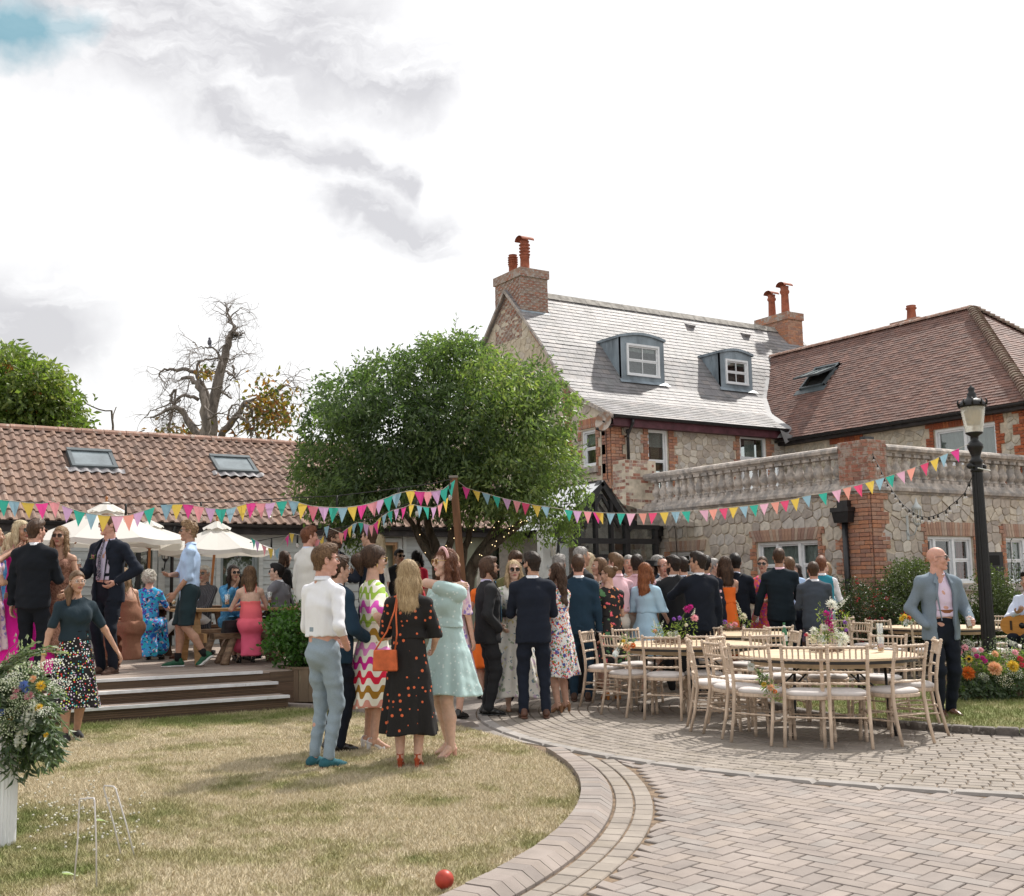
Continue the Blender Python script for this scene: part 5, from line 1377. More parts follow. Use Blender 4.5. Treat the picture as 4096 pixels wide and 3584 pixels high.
for pts,r0,r1,dz in limbs:
 V=[Vector(AD(x,y,Zd+dz))for x,y in pts]
 if pts[0][1]==1100:V[0]=Vector((V[0].x,V[0].y,0))
 F_=[]
 for i in range(len(V)-1):
  for q in range(3):F_.append(V[i].lerp(V[i+1],q/3)+Vector((gg.uniform(-.06,.06),gg.uniform(-.1,.1),gg.uniform(-.06,.06)))*(0 if q==0 else 1))
 F_.append(V[-1]);n=len(F_);rs=[(r0+(r1-r0)*i/(n-1))*kd*.5 for i in range(n)]
 thick.tube([tuple(p)for p in F_],rs,9)
 for i in range(3,n,2):
  if rs[i]<.22:
   for q in range(2 if rs[i]<.08 else 1):
    dv=Vector((gg.uniform(-1,1),gg.uniform(-1,1),gg.uniform(-.9,.8))).normalized()
    grow(mb,tuple(F_[i]),dv,gg.uniform(.5,1.),max(.014,rs[i]*.28),3,gg,.5,2,.6,up=-.15,tips=tips,kink=.4)
rel(thick,dead).build('trunk',m_barkd,dead);rel(mb,dead).build('twig',m_barkd,dead)['kind']='stuff'
lv=[]
for k in range(900):
 r_=gg.random();x,y=(gg.gauss(545,26),gg.gauss(815,26))if r_<.62 else((gg.gauss(412,10),gg.gauss(742,6))if r_<.68 else((gg.gauss(365,30),gg.gauss(868,10))if r_<.85 else(gg.gauss(520,40),gg.gauss(850,18))))
 lv.append(AD(x,y,Zd+gg.uniform(-1,2)))
P=np.array(lv)-np.array(dead.location);leaf_mesh('dying_leaf',P,RNG.normal(size=P.shape)-np.array([0,0,.6]),.28,.13,RNG.random(len(P)),m_autumn,parent=dead,kind='stuff')
mb=MB()
for k in range(120):
 c=Vector(AD(472+gg.gauss(0,6),672+gg.gauss(0,5),Zd));mb.bar(tuple(c),tuple(c+Vector((gg.uniform(-.25,.25),gg.uniform(-.25,.25),gg.uniform(-.08,.08)))),.012,.012)
nest_c=AD(472,674,Zd);nest=empty('bird_nest',tuple(nest_c),label='ragged stick nest in the fork of the dead tree',cat='nest');rel(mb,nest);mb.build('sticks',m_bark,nest)['kind']='stuff'
pc=Vector(AD(419,693,Zd-.6));mb=MB();mb.ball((0,0,.16),(.08,.12,.13),10);mb.ball((0,.02,.31),.05,8);mb.bar((0,-.05,.1),(0,-.2,-.05),.06,.02);mb.lathe([(.015,0),(.001,.05)],6,(0,.05,.3));mb.tube([(.02,0,.05),(.02,0,-.02)],.008,4);mb.tube([(-.02,0,.05),(-.02,0,-.02)],.008,4)
pg=mb.build('pigeon',mat('pigeon_feather',(.13,.13,.16),.7,.3,8));pg.location=pc;tag(pg,'grey pigeon perched on a bare limb of the dead tree','bird')
def shrub(name,label,lobes,Z,m,n,L,W,seed,flowers=None,ground=True,droop=.1,dz=(-.3,.3),nleaf=10,cat='shrub',base=None,spread=.07,stems=14):
 x=np.mean([l[0]for l in lobes]);y=max(l[1]+l[3]for l in lobes);b=AD(x,y,Z)
 e=empty(name,(b[0],b[1],0 if base is None else base),label=label,cat=cat);Cs,Rs,Ts=[],[],[]
 for l in lobes:
  for d in dz:k=(Z+d)/2235;Cs.append(AD(l[0],l[1],Z+d));Rs.append((l[2]*k,l[2]*k,l[3]*k));Ts.append(l[4]if len(l)>4 else .45)
 Cs,Rs,Ts=np.array(Cs),np.array(Rs),np.array(Ts);o=np.array(e.location)
 P,D,LL_,WW_,T=sprays(Cs,Rs,n,nleaf,L,W,seed,droop=droop,shell=.6,spread=spread,tints=Ts)
 ok=P[:,2]>(0 if base is None else base);leaf_mesh('foliage',(P-o)[ok],D[ok],LL_[ok],WW_[ok],T[ok],m,parent=e,kind='stuff')
 mb=MB();g=random.Random(seed)
 for k in range(stems):
  c=Cs[g.randrange(len(Cs))];mb.tube([(g.uniform(-.06,.06),g.uniform(-.06,.06),0),tuple((Vector(c-o))*.5+Vector((0,0,.05))),tuple(Vector(c-o))],[.02,.012,.006],5,cap=False)
 mb.build('stem',m_bark,e)['kind']='stuff'
 if flowers:
  mf,nf,sz=flowers;P,D,LL_,WW_,T=sprays(Cs,Rs,nf,6,sz,sz*.8,seed+1,droop=0,shell=.95,spread=.02,tints=Ts*0+.5)
  leaf_mesh('blossom',P-o,D,LL_,WW_,T,mf,parent=e,kind='stuff')
 return e
def petal(name,cols):return leafmat(name,cols,.3,.6,(1,1,1))
m_pred=petal('red_petal',[(.3,.01,.02),(.55,.03,.05)])
shrub('rounded_shrub','clipped variegated green shrub left of the bald man against the brick pier',[(1815,1160,40,34,.7),(1835,1150,32,28,.75),(1800,1215,48,48,.5),(1850,1215,40,50,.5),(1820,1270,60,40,.4)],18.6,m_leafd,1500,.05,.03,31)
shrub('flowering_shrub','dark shrub with small red flowers at the foot of the black downpipe',[(1700,1205,45,42,.2),(1660,1235,38,46,.2),(1740,1225,42,50,.2),(1780,1230,36,46,.25),(1700,1270,70,36,.15)],18.,m_leafd,1400,.045,.02,32,(m_pred,90,.035))
shrub('hedge_shrub','green shrub beneath the window between the bald man and the lamp post',[(1895,1225,36,40,.55),(1925,1245,38,40,.5),(1890,1275,50,30,.4)],18.4,m_leafd,900,.05,.03,33)
shrub('tall_shrub','light green shrub rising below the loudspeaker right of the lamp post',[(1985,1180,32,40,.65),(1998,1220,36,42,.55),(1975,1255,46,40,.45),(2020,1268,40,34,.35)],18.3,m_leafd,1100,.05,.03,34)
shrub('low_shrub','dark low shrub in the bed behind the far chairs',[(1860,1290,60,18,.2),(1940,1300,60,18,.2),(2030,1295,50,22,.25)],17.4,m_leafd,600,.05,.03,35)
cl=AD(2030,1190,19.4);e=empty('climbing_plant',(cl[0],TV-.1,0),label='thin climbing plant straggling up the window at the right edge',cat='plant');mb=MB();sh=[];g=random.Random(2)
for k in range(6):
 x=2022+g.uniform(-10,26);pts=[on(x+g.uniform(-8,8),y,1,TV-.08)for y in(1260,1215,1170,1125,1080)];pts=[tuple(Vector(p)-Vector(e.location))for p in pts[:g.randint(3,5)]];mb.tube(pts,.006,4,cap=False)
 for q in range(26):a=Vector(pts[g.randrange(len(pts)-1)]).lerp(Vector(pts[-1]),g.random());sh.append(tuple(a+Vector((g.uniform(-.06,.06),g.uniform(-.05,0),g.uniform(-.05,.05)))))
mb.build('stem',m_bark,e)['kind']='stuff';P=np.array(sh);leaf_mesh('foliage',P,RNG.normal(size=P.shape),.06,.03,RNG.random(len(P))*.6,m_leaf,parent=e,kind='stuff')
m_plant=mat('planter_board',(.17,.12,.08),.8,.25,3,.5,30,stretch=(3,3,.5),tcols=[(.17,.12,.08),(.2,.15,.1),(.14,.1,.07)],spots=(5,.6,(.22,.22,.14),.5))
def planter(cx,cy,r,h,label,name='planter',n=8,cat='planter',rot=22.5,z=0):
 e=empty(name,(cx,cy,z),label=label,cat=cat);its=[]
 for k in range(n):
  a0,a1=math.radians(rot+360*k/n),math.radians(rot+360*(k+1)/n);p0,p1=Vector((math.cos(a0)*r,math.sin(a0)*r,0)),Vector((math.cos(a1)*r,math.sin(a1)*r,0))
  t=(p1-p0);L=t.length;t.normalize();nn=Vector((t.y,-t.x,0));nbd=max(2,int(L/.1))
  for j in range(nbd):
   q0,q1=p0+t*(L*j/nbd+.003),p0+t*(L*(j+1)/nbd-.003);mb=MB();mb.box((0,0,0),(1,1,1));V=[tuple(a+nn*b+Vector((0,0,c)))for a,b,c in((q0,0,.03),(q1,0,.03),(q1,-.025,.03),(q0,-.025,.03),(q0,0,h-.03),(q1,0,h-.03),(q1,-.025,h-.03),(q0,-.025,h-.03))]
   m_=MB();m_.add(V,[(0,3,2,1),(4,5,6,7),(0,1,5,4),(1,2,6,5),(2,3,7,6),(3,0,4,7)],random.random());m_.build('board',m_plant,e)
  V=[tuple(a+Vector((0,0,c)))for a,c in((p0*1.03,h-.03),(p1*1.03,h-.03),(p1*.86,h-.03),(p0*.86,h-.03),(p0*1.03,h),(p1*1.03,h),(p1*.86,h),(p0*.86,h))]
  m_=MB();m_.add(V,[(0,3,2,1),(4,5,6,7),(0,1,5,4),(2,3,7,6)],random.random());m_.build('rim',m_plant,e)
 m_=MB();m_.lathe([(.001,h-.06),(r*.9,h-.07)],n*2,(0,0,0));m_.build('soil',mat('bark_mulch',(.14,.1,.075),1.,.5,20,.9,40),e)
 return e
p0=G(587,1408);pc_=(p0[0]+.28,p0[1]+.18);PA=planter(pc_[0],pc_[1],.37,.46,'octagonal timber planter at the right end of the steps holding a glossy leaved bush')
p1=G(672,1398);planter(p1[0]+.25,p1[1]+.3,.4,.48,'timber planter seen between the white shirted man and the wavy dress')
dpt=lambda v:float(np.dot(np.array([v[0],v[1],v[2]-EYE]),_f))
Zb=dpt((pc_[0],pc_[1],.6))
m_glossy=leafmat('glossy_leaf',[(.02,.05,.012),(.04,.1,.02),(.07,.16,.03),(.13,.24,.06)],.35,.28)
shrub('potted_bush','glossy green laurel-like bush growing from the octagonal planter',[(590,1240,45,34,.6),(575,1262,40,30,.65),(610,1280,50,45,.45),(585,1310,42,32,.45),(570,1290,36,20,.6),(612,1325,30,25,.35)],Zb,m_glossy,430,.062,.042,36,droop=-.3,dz=(-.08,.1),nleaf=7,base=.4,spread=.06,stems=10)
FL_={k:petal(k+'_petal',v)for k,v in{'orange':[(.62,.14,.02),(.8,.25,.05)],'peach':[(.75,.38,.2),(.85,.55,.35)],'yellow':[(.75,.48,.03),(.85,.65,.12)],'magenta':[(.35,.01,.14),(.6,.03,.3)],'pink':[(.75,.28,.38),(.85,.5,.55)],'white':[(.7,.72,.62),(.82,.83,.78)],'lace':[(.42,.5,.32),(.62,.66,.5)],'purple':[(.25,.08,.45),(.4,.18,.6)],'blue':[(.1,.18,.5),(.25,.35,.7)],'crimson':[(.4,.02,.05),(.65,.06,.1)],'cream':[(.72,.68,.5),(.82,.8,.68)]}.items()}
m_stem=mat('flower_stem',(.09,.16,.04),.6,.3,8)
def dahlia(c,r,n=70,g=None,up=(0,-.3,1)):
 """rows of petals radiating from c; returns base, direction, length"""
 g=g or random;u=Vector(up).normalized();a=u.orthogonal().normalized();b=u.cross(a);out=[]
 for k in range(n):
  ph=2.399*k;t=(k/n)**.5;d=(u*(1.05-t*1.15)+(a*math.cos(ph)+b*math.sin(ph))*(.15+t)).normalized();out.append((tuple(Vector(c)+d*r*.2),tuple(d),r*(.65+.35*t)))
 return out
def umbel(c,r,g,up=(0,0,1)):
 out=[];u=Vector(up).normalized();a=u.orthogonal().normalized();b=u.cross(a)
 for k in range(90):
  ph=2.399*k;t=math.sqrt(k/90);p=Vector(c)+(a*math.cos(ph)+b*math.sin(ph))*r*t+u*r*.35*(1-t*t);out.append((tuple(p),tuple(u+Vector((g.uniform(-1,1),g.uniform(-1,1),g.uniform(-1,1)))),r*.14))
 return out
class Bouquet:
 """flowers gathered as real stems, leaves and petals"""
 def __init__(s,e,seed):s.e=e;s.g=random.Random(seed);s.fl={};s.lv=[];s.st=MB();s.o=Vector(e.location)
 def stem(s,a,b,r=.003):
  a,b=Vector(a),Vector(b);m=a.lerp(b,.55)+Vector((0,0,.12*(b-a).length));s.st.tube([tuple(a),tuple(m),tuple(b)],[r,r,r*.7],4,cap=False,smooth=True)
 def dahlia(s,col,c,r,up=None,n=70):
  up=up or tuple((CAMF*-.9+Vector((0,0,.5))));s.fl.setdefault(col,[]).append([(p,d,l,l*.42)for p,d,l in dahlia(c,r,n,s.g,up)])
 def umbel(s,c,r,col='white',up=(0,0,1)):s.fl.setdefault(col,[]).append([(p,d,l*1.1,l)for p,d,l in umbel(c,r,s.g,up)])
 def spike(s,col,a,b,r,n=26):
  a,b=Vector(a),Vector(b);L=[]
  for k in range(n):
   t=k/n;p=a.lerp(b,t);w_=r*(1-.7*t)
   for q in range(4):d=Vector((s.g.uniform(-1,1),s.g.uniform(-1,1),s.g.uniform(-.4,.6))).normalized();L.append((tuple(p+d*w_*.3),tuple(d),w_*1.,w_*.8))
  s.fl.setdefault(col,[]).append(L);s.stem(a-(b-a)*.6,b)
 def leaves(s,c,R,n,L,W,tint=.45,droop=.2,m=None):
  for k in range(n):
   d=Vector((s.g.gauss(0,1),s.g.gauss(0,1),s.g.gauss(0,1))).normalized();f=s.g.random()**.5
   s.lv.append((tuple(Vector(c)+Vector((d.x*R[0],d.y*R[1],d.z*R[2]))*f),tuple(d+Vector((s.g.uniform(-.5,.5),s.g.uniform(-.5,.5),s.g.uniform(-.5,.5)-droop))),L*s.g.uniform(.6,1.2),W*s.g.uniform(.7,1.2),tint+s.g.uniform(-.2,.25),m or m_leaf))
 def sprig(s,a,b,n,L,W,m,tint=.5):
  """leafy branch: paired leaves along an arc"""
  a,b=Vector(a),Vector(b);mid=a.lerp(b,.5)+Vector((0,0,(b-a).length*.18));pts=[]
  for k in range(n+1):t=k/n;p=(a*(1-t)**2+mid*2*t*(1-t)+b*t*t);pts.append(p)
  s.st.tube([tuple(p)for p in pts],[.003]*len(pts),4,cap=False)
  for k in range(1,n+1):
   t=(pts[k]-pts[k-1]).normalized();sd=t.cross(Vector((0,0,1)));sd=sd.normalized()if sd.length>.05 else Vector((1,0,0))
   for q in(-1,1):s.lv.append((tuple(pts[k]),tuple(t*.8+sd*q+Vector((s.g.uniform(-.3,.3),s.g.uniform(-.3,.3),s.g.uniform(-.5,.2)))),L*s.g.uniform(.7,1.2),W*s.g.uniform(.8,1.15),tint+s.g.uniform(-.25,.25),m))
 def done(s):
  rel(s.st,s.e).build('stem',m_stem,s.e)['kind']='stuff' if s.st.V else None
  o=np.array(s.o)
  for col,heads in s.fl.items():
   for h in heads:
    P=np.array([x[0]for x in h])-o;D=np.array([x[1]for x in h]);leaf_mesh('flower',P,D,np.array([x[2]for x in h]),np.array([x[3]for x in h]),RNG.random(len(P)),FL_[col],parent=s.e,fold=.12)
  for m in{x[5].name for x in s.lv}:
   q=[x for x in s.lv if x[5].name==m];leaf_mesh('foliage',np.array([x[0]for x in q])-o,np.array([x[1]for x in q]),np.array([x[2]for x in q]),np.array([x[3]for x in q]),np.array([x[4]for x in q]),MATS[m],parent=s.e,kind='stuff')
CAMF=Vector(_f);RGT=Vector((math.cos(YAW),-math.sin(YAW),0))
vb_=G(6,1690);plinth=empty('plinth',(vb_[0]-.06,vb_[1],0),label='white ribbed cylindrical plinth on the lawn at the left edge',cat='plinth')
mb=MB();n=72;Vv=[]
for z in(0,.72):
 for k in range(n):
  a=2*math.pi*k/n;r=.125+(.004 if k%2 else-.003);Vv.append((r*math.cos(a),r*math.sin(a),z))
mb.add(Vv,[(k,(k+1)%n,n+(k+1)%n,n+k)for k in range(n)]+[tuple(range(n,2*n))]);mb.build('ribbed_side',mat('plinth_white',(.72,.73,.75),.5,.05,4),plinth)
Zv=dpt((vb_[0],vb_[1],.8));bq=empty('flower_arrangement',(plinth.location[0],plinth.location[1],.72),label='large loose arrangement of eucalyptus, white lace flowers and mixed blooms on the ribbed plinth',cat='flowers')
B=Bouquet(bq,5);base=Vector(bq.location)+Vector((0,0,.1))
def VP(x,y,dz=0.):return Vector(AD(x,y,Zv+dz))
for k in range(170):
 x,y=B.g.uniform(-40,122),B.g.uniform(1395,1560);yy=min(y,1560-abs(x-30)*.55)
 a_=base.lerp(VP(x*.4,1440,B.g.uniform(-.1,.1)),.7);B.sprig(a_,VP(x,yy,B.g.uniform(-.25,.2)),7,.085,.026,m_leafe,.38)
for k in range(130):
 x,y=B.g.uniform(-30,126),B.g.uniform(1320,1480);B.sprig(base+Vector((0,0,.1)),VP(x,max(y,1290+abs(x-20)*.9),B.g.uniform(-.25,.2)),9,.05,.014,m_leafe,.6)
for x,y in((105,1292),(70,1285),(120,1302),(90,1300),(128,1392),(122,1450),(150,1475),(60,1300),(30,1310),(10,1330)):
 B.sprig(base+Vector((0,0,.15)),VP(x,y,-.1),12,.06,.014,m_leafe,.85)
for x,y,r in((100,1336,28),(118,1372,22),(90,1425,18),(27,1357,20),(55,1345,34),(8,1375,30),(10,1460,26),(60,1412,20),(36,1400,22),(20,1430,22)):
 B.umbel(VP(x,y,-.26),r*Zv/2235,'white' if(x,y)in((118,1372),(90,1425),(27,1357),(100,1336))else 'lace',up=(-.3,-.5,1));B.stem(base,VP(x,y+6,-.1))
for x,y,col,r in((47,1370,'blue',16),(52,1378,'blue',14),(33,1378,'pink',14),(58,1392,'pink',16),(28,1395,'pink',13),(82,1372,'yellow',17),(78,1415,'yellow',13),(20,1440,'yellow',12),(2,1425,'blue',12),(66,1358,'peach',12),(92,1470,'yellow',9)):
 B.dahlia(col,VP(x,y,-.2),r*.62*Zv/2235,n=40)
for x,y in((45,1440),(60,1420),(38,1462)):B.spike('white',VP(x,y+30,-.2),VP(x+6,y-22,-.2),.035)
for x,y in((40,1300),(30,1320),(52,1330)):
 tip=VP(x,y-18,-.05);B.stem(base+Vector((0,0,.2)),tip,.002)
 for k in range(26):B.lv.append((tuple(tip+RGT*B.g.uniform(-.06,.06)+Vector((0,0,B.g.uniform(-.18,.05)))),(B.g.uniform(-.4,.4),B.g.uniform(-.4,.4),-1),.03,.012,.95,m_leafe))
B.done()
mb=MB();gc=random.Random(6)
for k in range(170):
 x,y=gc.gauss(150,75),gc.gauss(1640,38)
 if y>1750 or x<25:continue
 p=G(x,y);mb.ball((p[0],p[1],.038),(.008,.008,.007),6)
cb=mb.build('clover_flower',mat('clover_white',(.55,.53,.45),.9),lawn);cb['kind']='stuff'
lb=Vector(G(1985,1395));BX=Vector(G(1908,1402));Zl=dpt((BX.x,BX.y,.3))+.22
m_crate=mat('rough_crate_board',(.23,.16,.11),.9,.25,3,.6,40,stretch=(1,1,8),tcols=[(.24,.17,.12),(.2,.14,.1),(.28,.2,.14)])
trough=empty('flower_trough',(BX.x,BX.y,.02),label='rough timber trough on the lawn at the foot of the lamp post',cat='planter')
tv=RGT*1.35+CAMF*0.;tv.z=0;dv_=Vector((CAMF.x,CAMF.y,0)).normalized()
for i in range(3):
 for(a,b)in((Vector((0,0,0)),tv),(dv_*.3,tv+dv_*.3),(Vector((0,0,0)),dv_*.3),(tv,tv+dv_*.3)):
  m_=MB();m_.bar(tuple(a+Vector((0,0,.06+i*.1))),tuple(b+Vector((0,0,.06+i*.1))),.022,.092,tint=random.random());m_.build('board',m_crate,trough)
fe=empty('trough_flowers',(BX.x,BX.y,.3),label='mixed dahlias, sunflower, scabious and trailing greenery filling the trough round the lamp post',cat='flowers')
B=Bouquet(fe,9)
def LP_(x,y,dz=0.):return Vector(AD(x,y,Zl-.15+dz))
for k in range(150):
 x=B.g.uniform(1905,2085);y=B.g.uniform(1308,1404)-B.g.random()**2*8;B.leaves(LP_(x,y,B.g.uniform(-.25,.15)),(.08,.08,.06),30,.055,.022,.35 if y>1350 else .55,.2,m_leaf if B.g.random()<.6 else m_leafb)
for k in range(60):
 x=B.g.uniform(1915,2070);B.sprig(LP_(x,1345,-.15),LP_(x+B.g.uniform(-30,30),B.g.uniform(1370,1406),-.32),6,.075,.032,m_leafe,.35)
for k in range(26):
 x=B.g.uniform(1905,2060);y=B.g.uniform(1265,1310);B.stem(LP_(x,1340),LP_(x+B.g.uniform(-10,10),y),.002)
 for q in range(14):B.lv.append((tuple(LP_(x+B.g.uniform(-12,12),y+B.g.uniform(0,30))),(B.g.uniform(-1,1),B.g.uniform(-1,1),-.5),.022,.012,.9,m_leafe))
for x,y,col,r in((1936,1346,'orange',17),(1990,1337,'peach',17),(1989,1336,'yellow',7),(2026,1332,'yellow',14),(1930,1295,'pink',9),(1918,1303,'pink',10),(1912,1328,'pink',8),(1953,1312,'magenta',7),(1965,1316,'magenta',7),(1970,1322,'magenta',7),(1948,1300,'pink',7),(1962,1300,'pink',7),(2040,1318,'crimson',9),(2030,1305,'pink',9),(1990,1308,'peach',9),(2044,1330,'crimson',8),(1938,1318,'yellow',10)):
 B.dahlia(col,LP_(x,y,-.34),r*Zl/2235*.78,n=80 if r>12 else 34)
for x,y,r in((2030,1346,16),(2008,1362,18),(1967,1354,11),(2018,1308,15),(1935,1288,12),(2028,1290,9),(2020,1286,8)):B.umbel(LP_(x,y,-.32),r*Zl/2235,'white' if r!=18 else 'cream',up=(-.35,-.6,.7))
for x,y in((1958,1298),(1945,1300),(2034,1312),(1912,1300)):B.spike('white' if x<2000 else 'crimson',LP_(x,y+14,-.1),LP_(x+3,y-20,-.1),.022,16)
m_=MB();c=LP_(1938,1318,-.37);m_.ball(tuple(c),.02,8);rel(m_,fe).build('sunflower_eye',mat('seed_dark',(.02,.015,.01),.9),fe)
B.done()
m_chair=mat('limed_wood',(.6,.47,.36),.55,.18,4,.2,40,stretch=(6,6,1),spots=(9,.6,(.66,.57,.49),.5))
m_cush=mat('ivory_cushion',(.62,.58,.56),.85,.06,12,.2,60)
m_table=mat('pine_tabletop',(.6,.46,.3),.6,.15,2.,.25,30,stretch=(.6,8,8),tint=.18,spots=(7,.66,(.4,.28,.17),.6))
m_steelb=mat('black_steel',(.015,.015,.016),.4,.2,8,spec=.5)
def turned(mb,p,q,r,beads=5,n=8):
 """bamboo-turned rod: beads along a straight bar"""
 p,q=Vector(p),Vector(q);L=(q-p).length;pts=[];rs=[]
 for k in range(beads):
  t=(k+.5)/beads;d=.012/L
  for o,s in((-d*1.3,1),(-d*.7,1.38),(-d*.15,1.),(d*.15,1.),(d*.7,1.38),(d*1.3,1)):
   pts.append(tuple(p.lerp(q,min(1,max(0,t+o)))));rs.append(r*s)
 pts=[tuple(p)]+pts+[tuple(q)];rs=[r]+rs+[r];mb.tube(pts,rs,n)
def make_chair():
 e=empty('banquet_chair');W2,D2,SZ=.195,.195,.445
 for sx in(-1,1):
  mb=MB();turned(mb,(sx*W2*.95,D2,SZ-.02),(sx*W2*1.02,D2+.015,0.),.0155,4);mb.build('leg',m_chair,e)
  mb=MB();pts=[(sx*W2*1.02,-D2-.085,0),(sx*W2,-D2-.03,.22),(sx*W2*.99,-D2,.42),(sx*W2*.99,-D2-.005,.56),(sx*W2,-D2-.03,.72),(sx*W2*1.02,-D2-.065,.885)]
  mb.tube(pts,[.014,.0165,.018,.0165,.0155,.015],9)
  for z,y in((.52,-D2-.002),(.63,-D2-.014),(.755,-D2-.037),(.83,-D2-.053),(.868,-D2-.061)):
   for dz in(-.009,.009):mb.tube([(sx*W2*1.,y,z+dz-.004),(sx*W2*1.,y,z+dz),(sx*W2*1.,y,z+dz+.004)],[.0165,.0205,.0165],9)
  mb.ball((sx*W2*1.02,-D2-.066,.888),.019,8);mb.build('leg',m_chair,e)
 b=MB()
 def yz(z):return-D2-0.-(0. if z<.5 else(z-.5)**1.4*.17)
 def arc(z,r,mb,beads=6):
  pts=[];rs=[];n=beads*4
  for k in range(n+1):
   t=-1+2*k/n;pts.append((t*W2*.99,yz(z)-.022*(1-t*t),z));rs.append(r*(1.35 if k%4==2 else 1.))
  mb.tube(pts,rs,7)
 arc(.872,.0125,b,7);arc(.765,.011,b);arc(.655,.0105,b);arc(.555,.0105,b)
 for k in range(7):
  t=-.78+1.56*k/6;turned(b,(t*W2,yz(.765)-.022*(1-t*t),.765),(t*W2,yz(.872)-.022*(1-t*t),.872),.0065,3,6)
 b.build('backrest',m_chair,e)
 s=MB();V=[];n=32
 def outline(r):return[(r*.205*math.copysign(abs(math.cos(a))**.55,math.cos(a)),r*.205*math.copysign(abs(math.sin(a))**.55,math.sin(a)))for a in[2*math.pi*k/n for k in range(n)]]
 for r,z in((.99,SZ-.035),(1.03,SZ-.028),(1.03,SZ-.004),(.99,SZ)):V+=[(x,y,z)for x,y in outline(r)]
 s.add(V,[(i*n+k,i*n+(k+1)%n,(i+1)*n+(k+1)%n,(i+1)*n+k)for i in range(3)for k in range(n)]+[tuple(range(n-1,-1,-1)),tuple(range(3*n,4*n))],smooth=False);s.build('seat_frame',m_chair,e)
 c=MB();V=[]
 for r,z in((.94,SZ),(.99,SZ+.012),(.97,SZ+.028),(.84,SZ+.042),(.5,SZ+.05),(.02,SZ+.052)):V+=[(x,y,z)for x,y in outline(r)]
 c.add(V,[(i*n+k,i*n+(k+1)%n,(i+1)*n+(k+1)%n,(i+1)*n+k)for i in range(5)for k in range(n)]+[tuple(range(5*n,6*n))],smooth=True);c.build('cushion',m_cush,e)
 for(p,q)in(((-W2,D2+.006,.24),(W2,D2+.006,.24)),((-W2,-D2-.02,.26),(W2,-D2-.02,.26))):
  mb=MB();turned(mb,p,q,.0085,4,6);mb.build('stretcher',m_chair,e)
 for sx in(-1,1):
  for z in(.2,.28):
   mb=MB();turned(mb,(sx*W2,D2+.004,z),(sx*W2,-D2-.03,z+.01),.0085,4,6);mb.build('stretcher',m_chair,e)
 return e
chair0=make_chair();first_chair=[True];CH=[]
GCH='limed wood banquet chairs round the four tables'
def chair(x,y,rz,label):
 if first_chair[0]:o=chair0;first_chair[0]=False;o.location=(x,y,0.);o.rotation_euler=(0,0,rz)
 else:o=copy_tree(chair0,loc=(x,y,0.),rz=rz)
 tag(o,label,'chair',GCH);CH.append(o);return o
def round_table(cx,cy,R,rot,label):
 e=empty('round_table',(cx,cy,0),rot,label,'table','round pine folding tables');nb=9;H=.755
 for k in range(nb):
  y0,y1=-R+2*R*k/nb+.0015,-R+2*R*(k+1)/nb-.0015;poly=[]
  def hx(y):return math.sqrt(max(0,R*R-y*y))
  ys=[y0+(y1-y0)*i/4 for i in range(5)]
  poly=[(hx(y),y)for y in ys]+[(-hx(y),y)for y in reversed(ys)]
  V,F_,t=block(poly,H-.022,H,.002,random.random());m_=MB();m_.add(V,F_,t);m_.build('board',m_table,e)
 m_=MB();n=64;V=[]
 for r,z in((R-.004,H-.022),(R-.004,H-.05),(R-.03,H-.05),(R-.03,H-.022)):V+=[(r*math.cos(2*math.pi*k/n),r*math.sin(2*math.pi*k/n),z)for k in range(n)]
 m_.add(V,[(i*n+k,i*n+(k+1)%n,((i+1)%4)*n+(k+1)%n,((i+1)%4)*n+k)for i in range(4)for k in range(n)],smooth=False);m_.build('edge_band',m_steelb,e)
 m_=MB();n=64;V=[]
 for r,z in((R*.86,H-.023),(R*.86,H-.095),(R*.83,H-.095),(R*.83,H-.023)):V+=[(r*math.cos(2*math.pi*k/n),r*math.sin(2*math.pi*k/n),z)for k in range(n)]
 m_.add(V,[(i*n+k,i*n+(k+1)%n,((i+1)%4)*n+(k+1)%n,((i+1)%4)*n+k)for i in range(4)for k in range(n)]);m_.build('apron',m_table,e)
 for sx in(-1,1):
  for sy in(-1,1):
   m_=MB();m_.tube([(sx*R*.52,sy*.34,H-.06),(sx*R*.54,sy*.34,.22),(sx*R*.6,sy*.36,0.)],.014,8);m_.build('leg',m_steelb,e)
  m_=MB();m_.tube([(sx*R*.53,-.34,.4),(sx*R*.53,.34,.4)],.01,6);m_.tube([(sx*R*.53,-.15,.4),(sx*R*.16,-.15,H-.06)],.009,6);m_.tube([(sx*R*.53,.15,.4),(sx*R*.16,.15,H-.06)],.009,6);m_.build('brace',m_steelb,e)
 return e
def tcentre(x,y):p=G(x,y,.755);return p[0],p[1]
T1=tcentre(1652,1307);T2=tcentre(1376,1287);T3=tcentre(1470,1266);T4=tcentre(1878,1253)
round_table(*T1,.84,-YAW+.05,'nearest round pine table, with white flowers, beer bottle and amber drink on it')
round_table(*T2,.84,-YAW-.3,'round pine table at the left with magenta and pink flowers in a twig wreath')
round_table(*T3,.84,-YAW+.5,'round pine table in the middle behind the green bottle with sweet peas on it')
round_table(*T4,.84,-YAW-.1,'round pine table furthest right behind the bald man')
def facing(x,y,c):return math.atan2(c[1]-y,c[0]-x)-math.pi/2
def chair_px(x,y,c,label,push=.235,turn=0.):
 """x,y: picture point midway between the feet of the two rear legs"""
 p=G(x,y);d=Vector((c[0]-p[0],c[1]-p[1],0)).normalized();q=Vector((p[0],p[1],0))+d*(push+.045)
 return chair(q.x,q.y,facing(q.x,q.y,c)+turn,label)
chair_px(1489,1487,T1,'chair at the nearest table with an upturned jar of garden flowers on its back',turn=.25)
chair_px(1609,1497,T1,'chair at the nearest table, immediately right of the chair with the upturned jar',turn=.12)
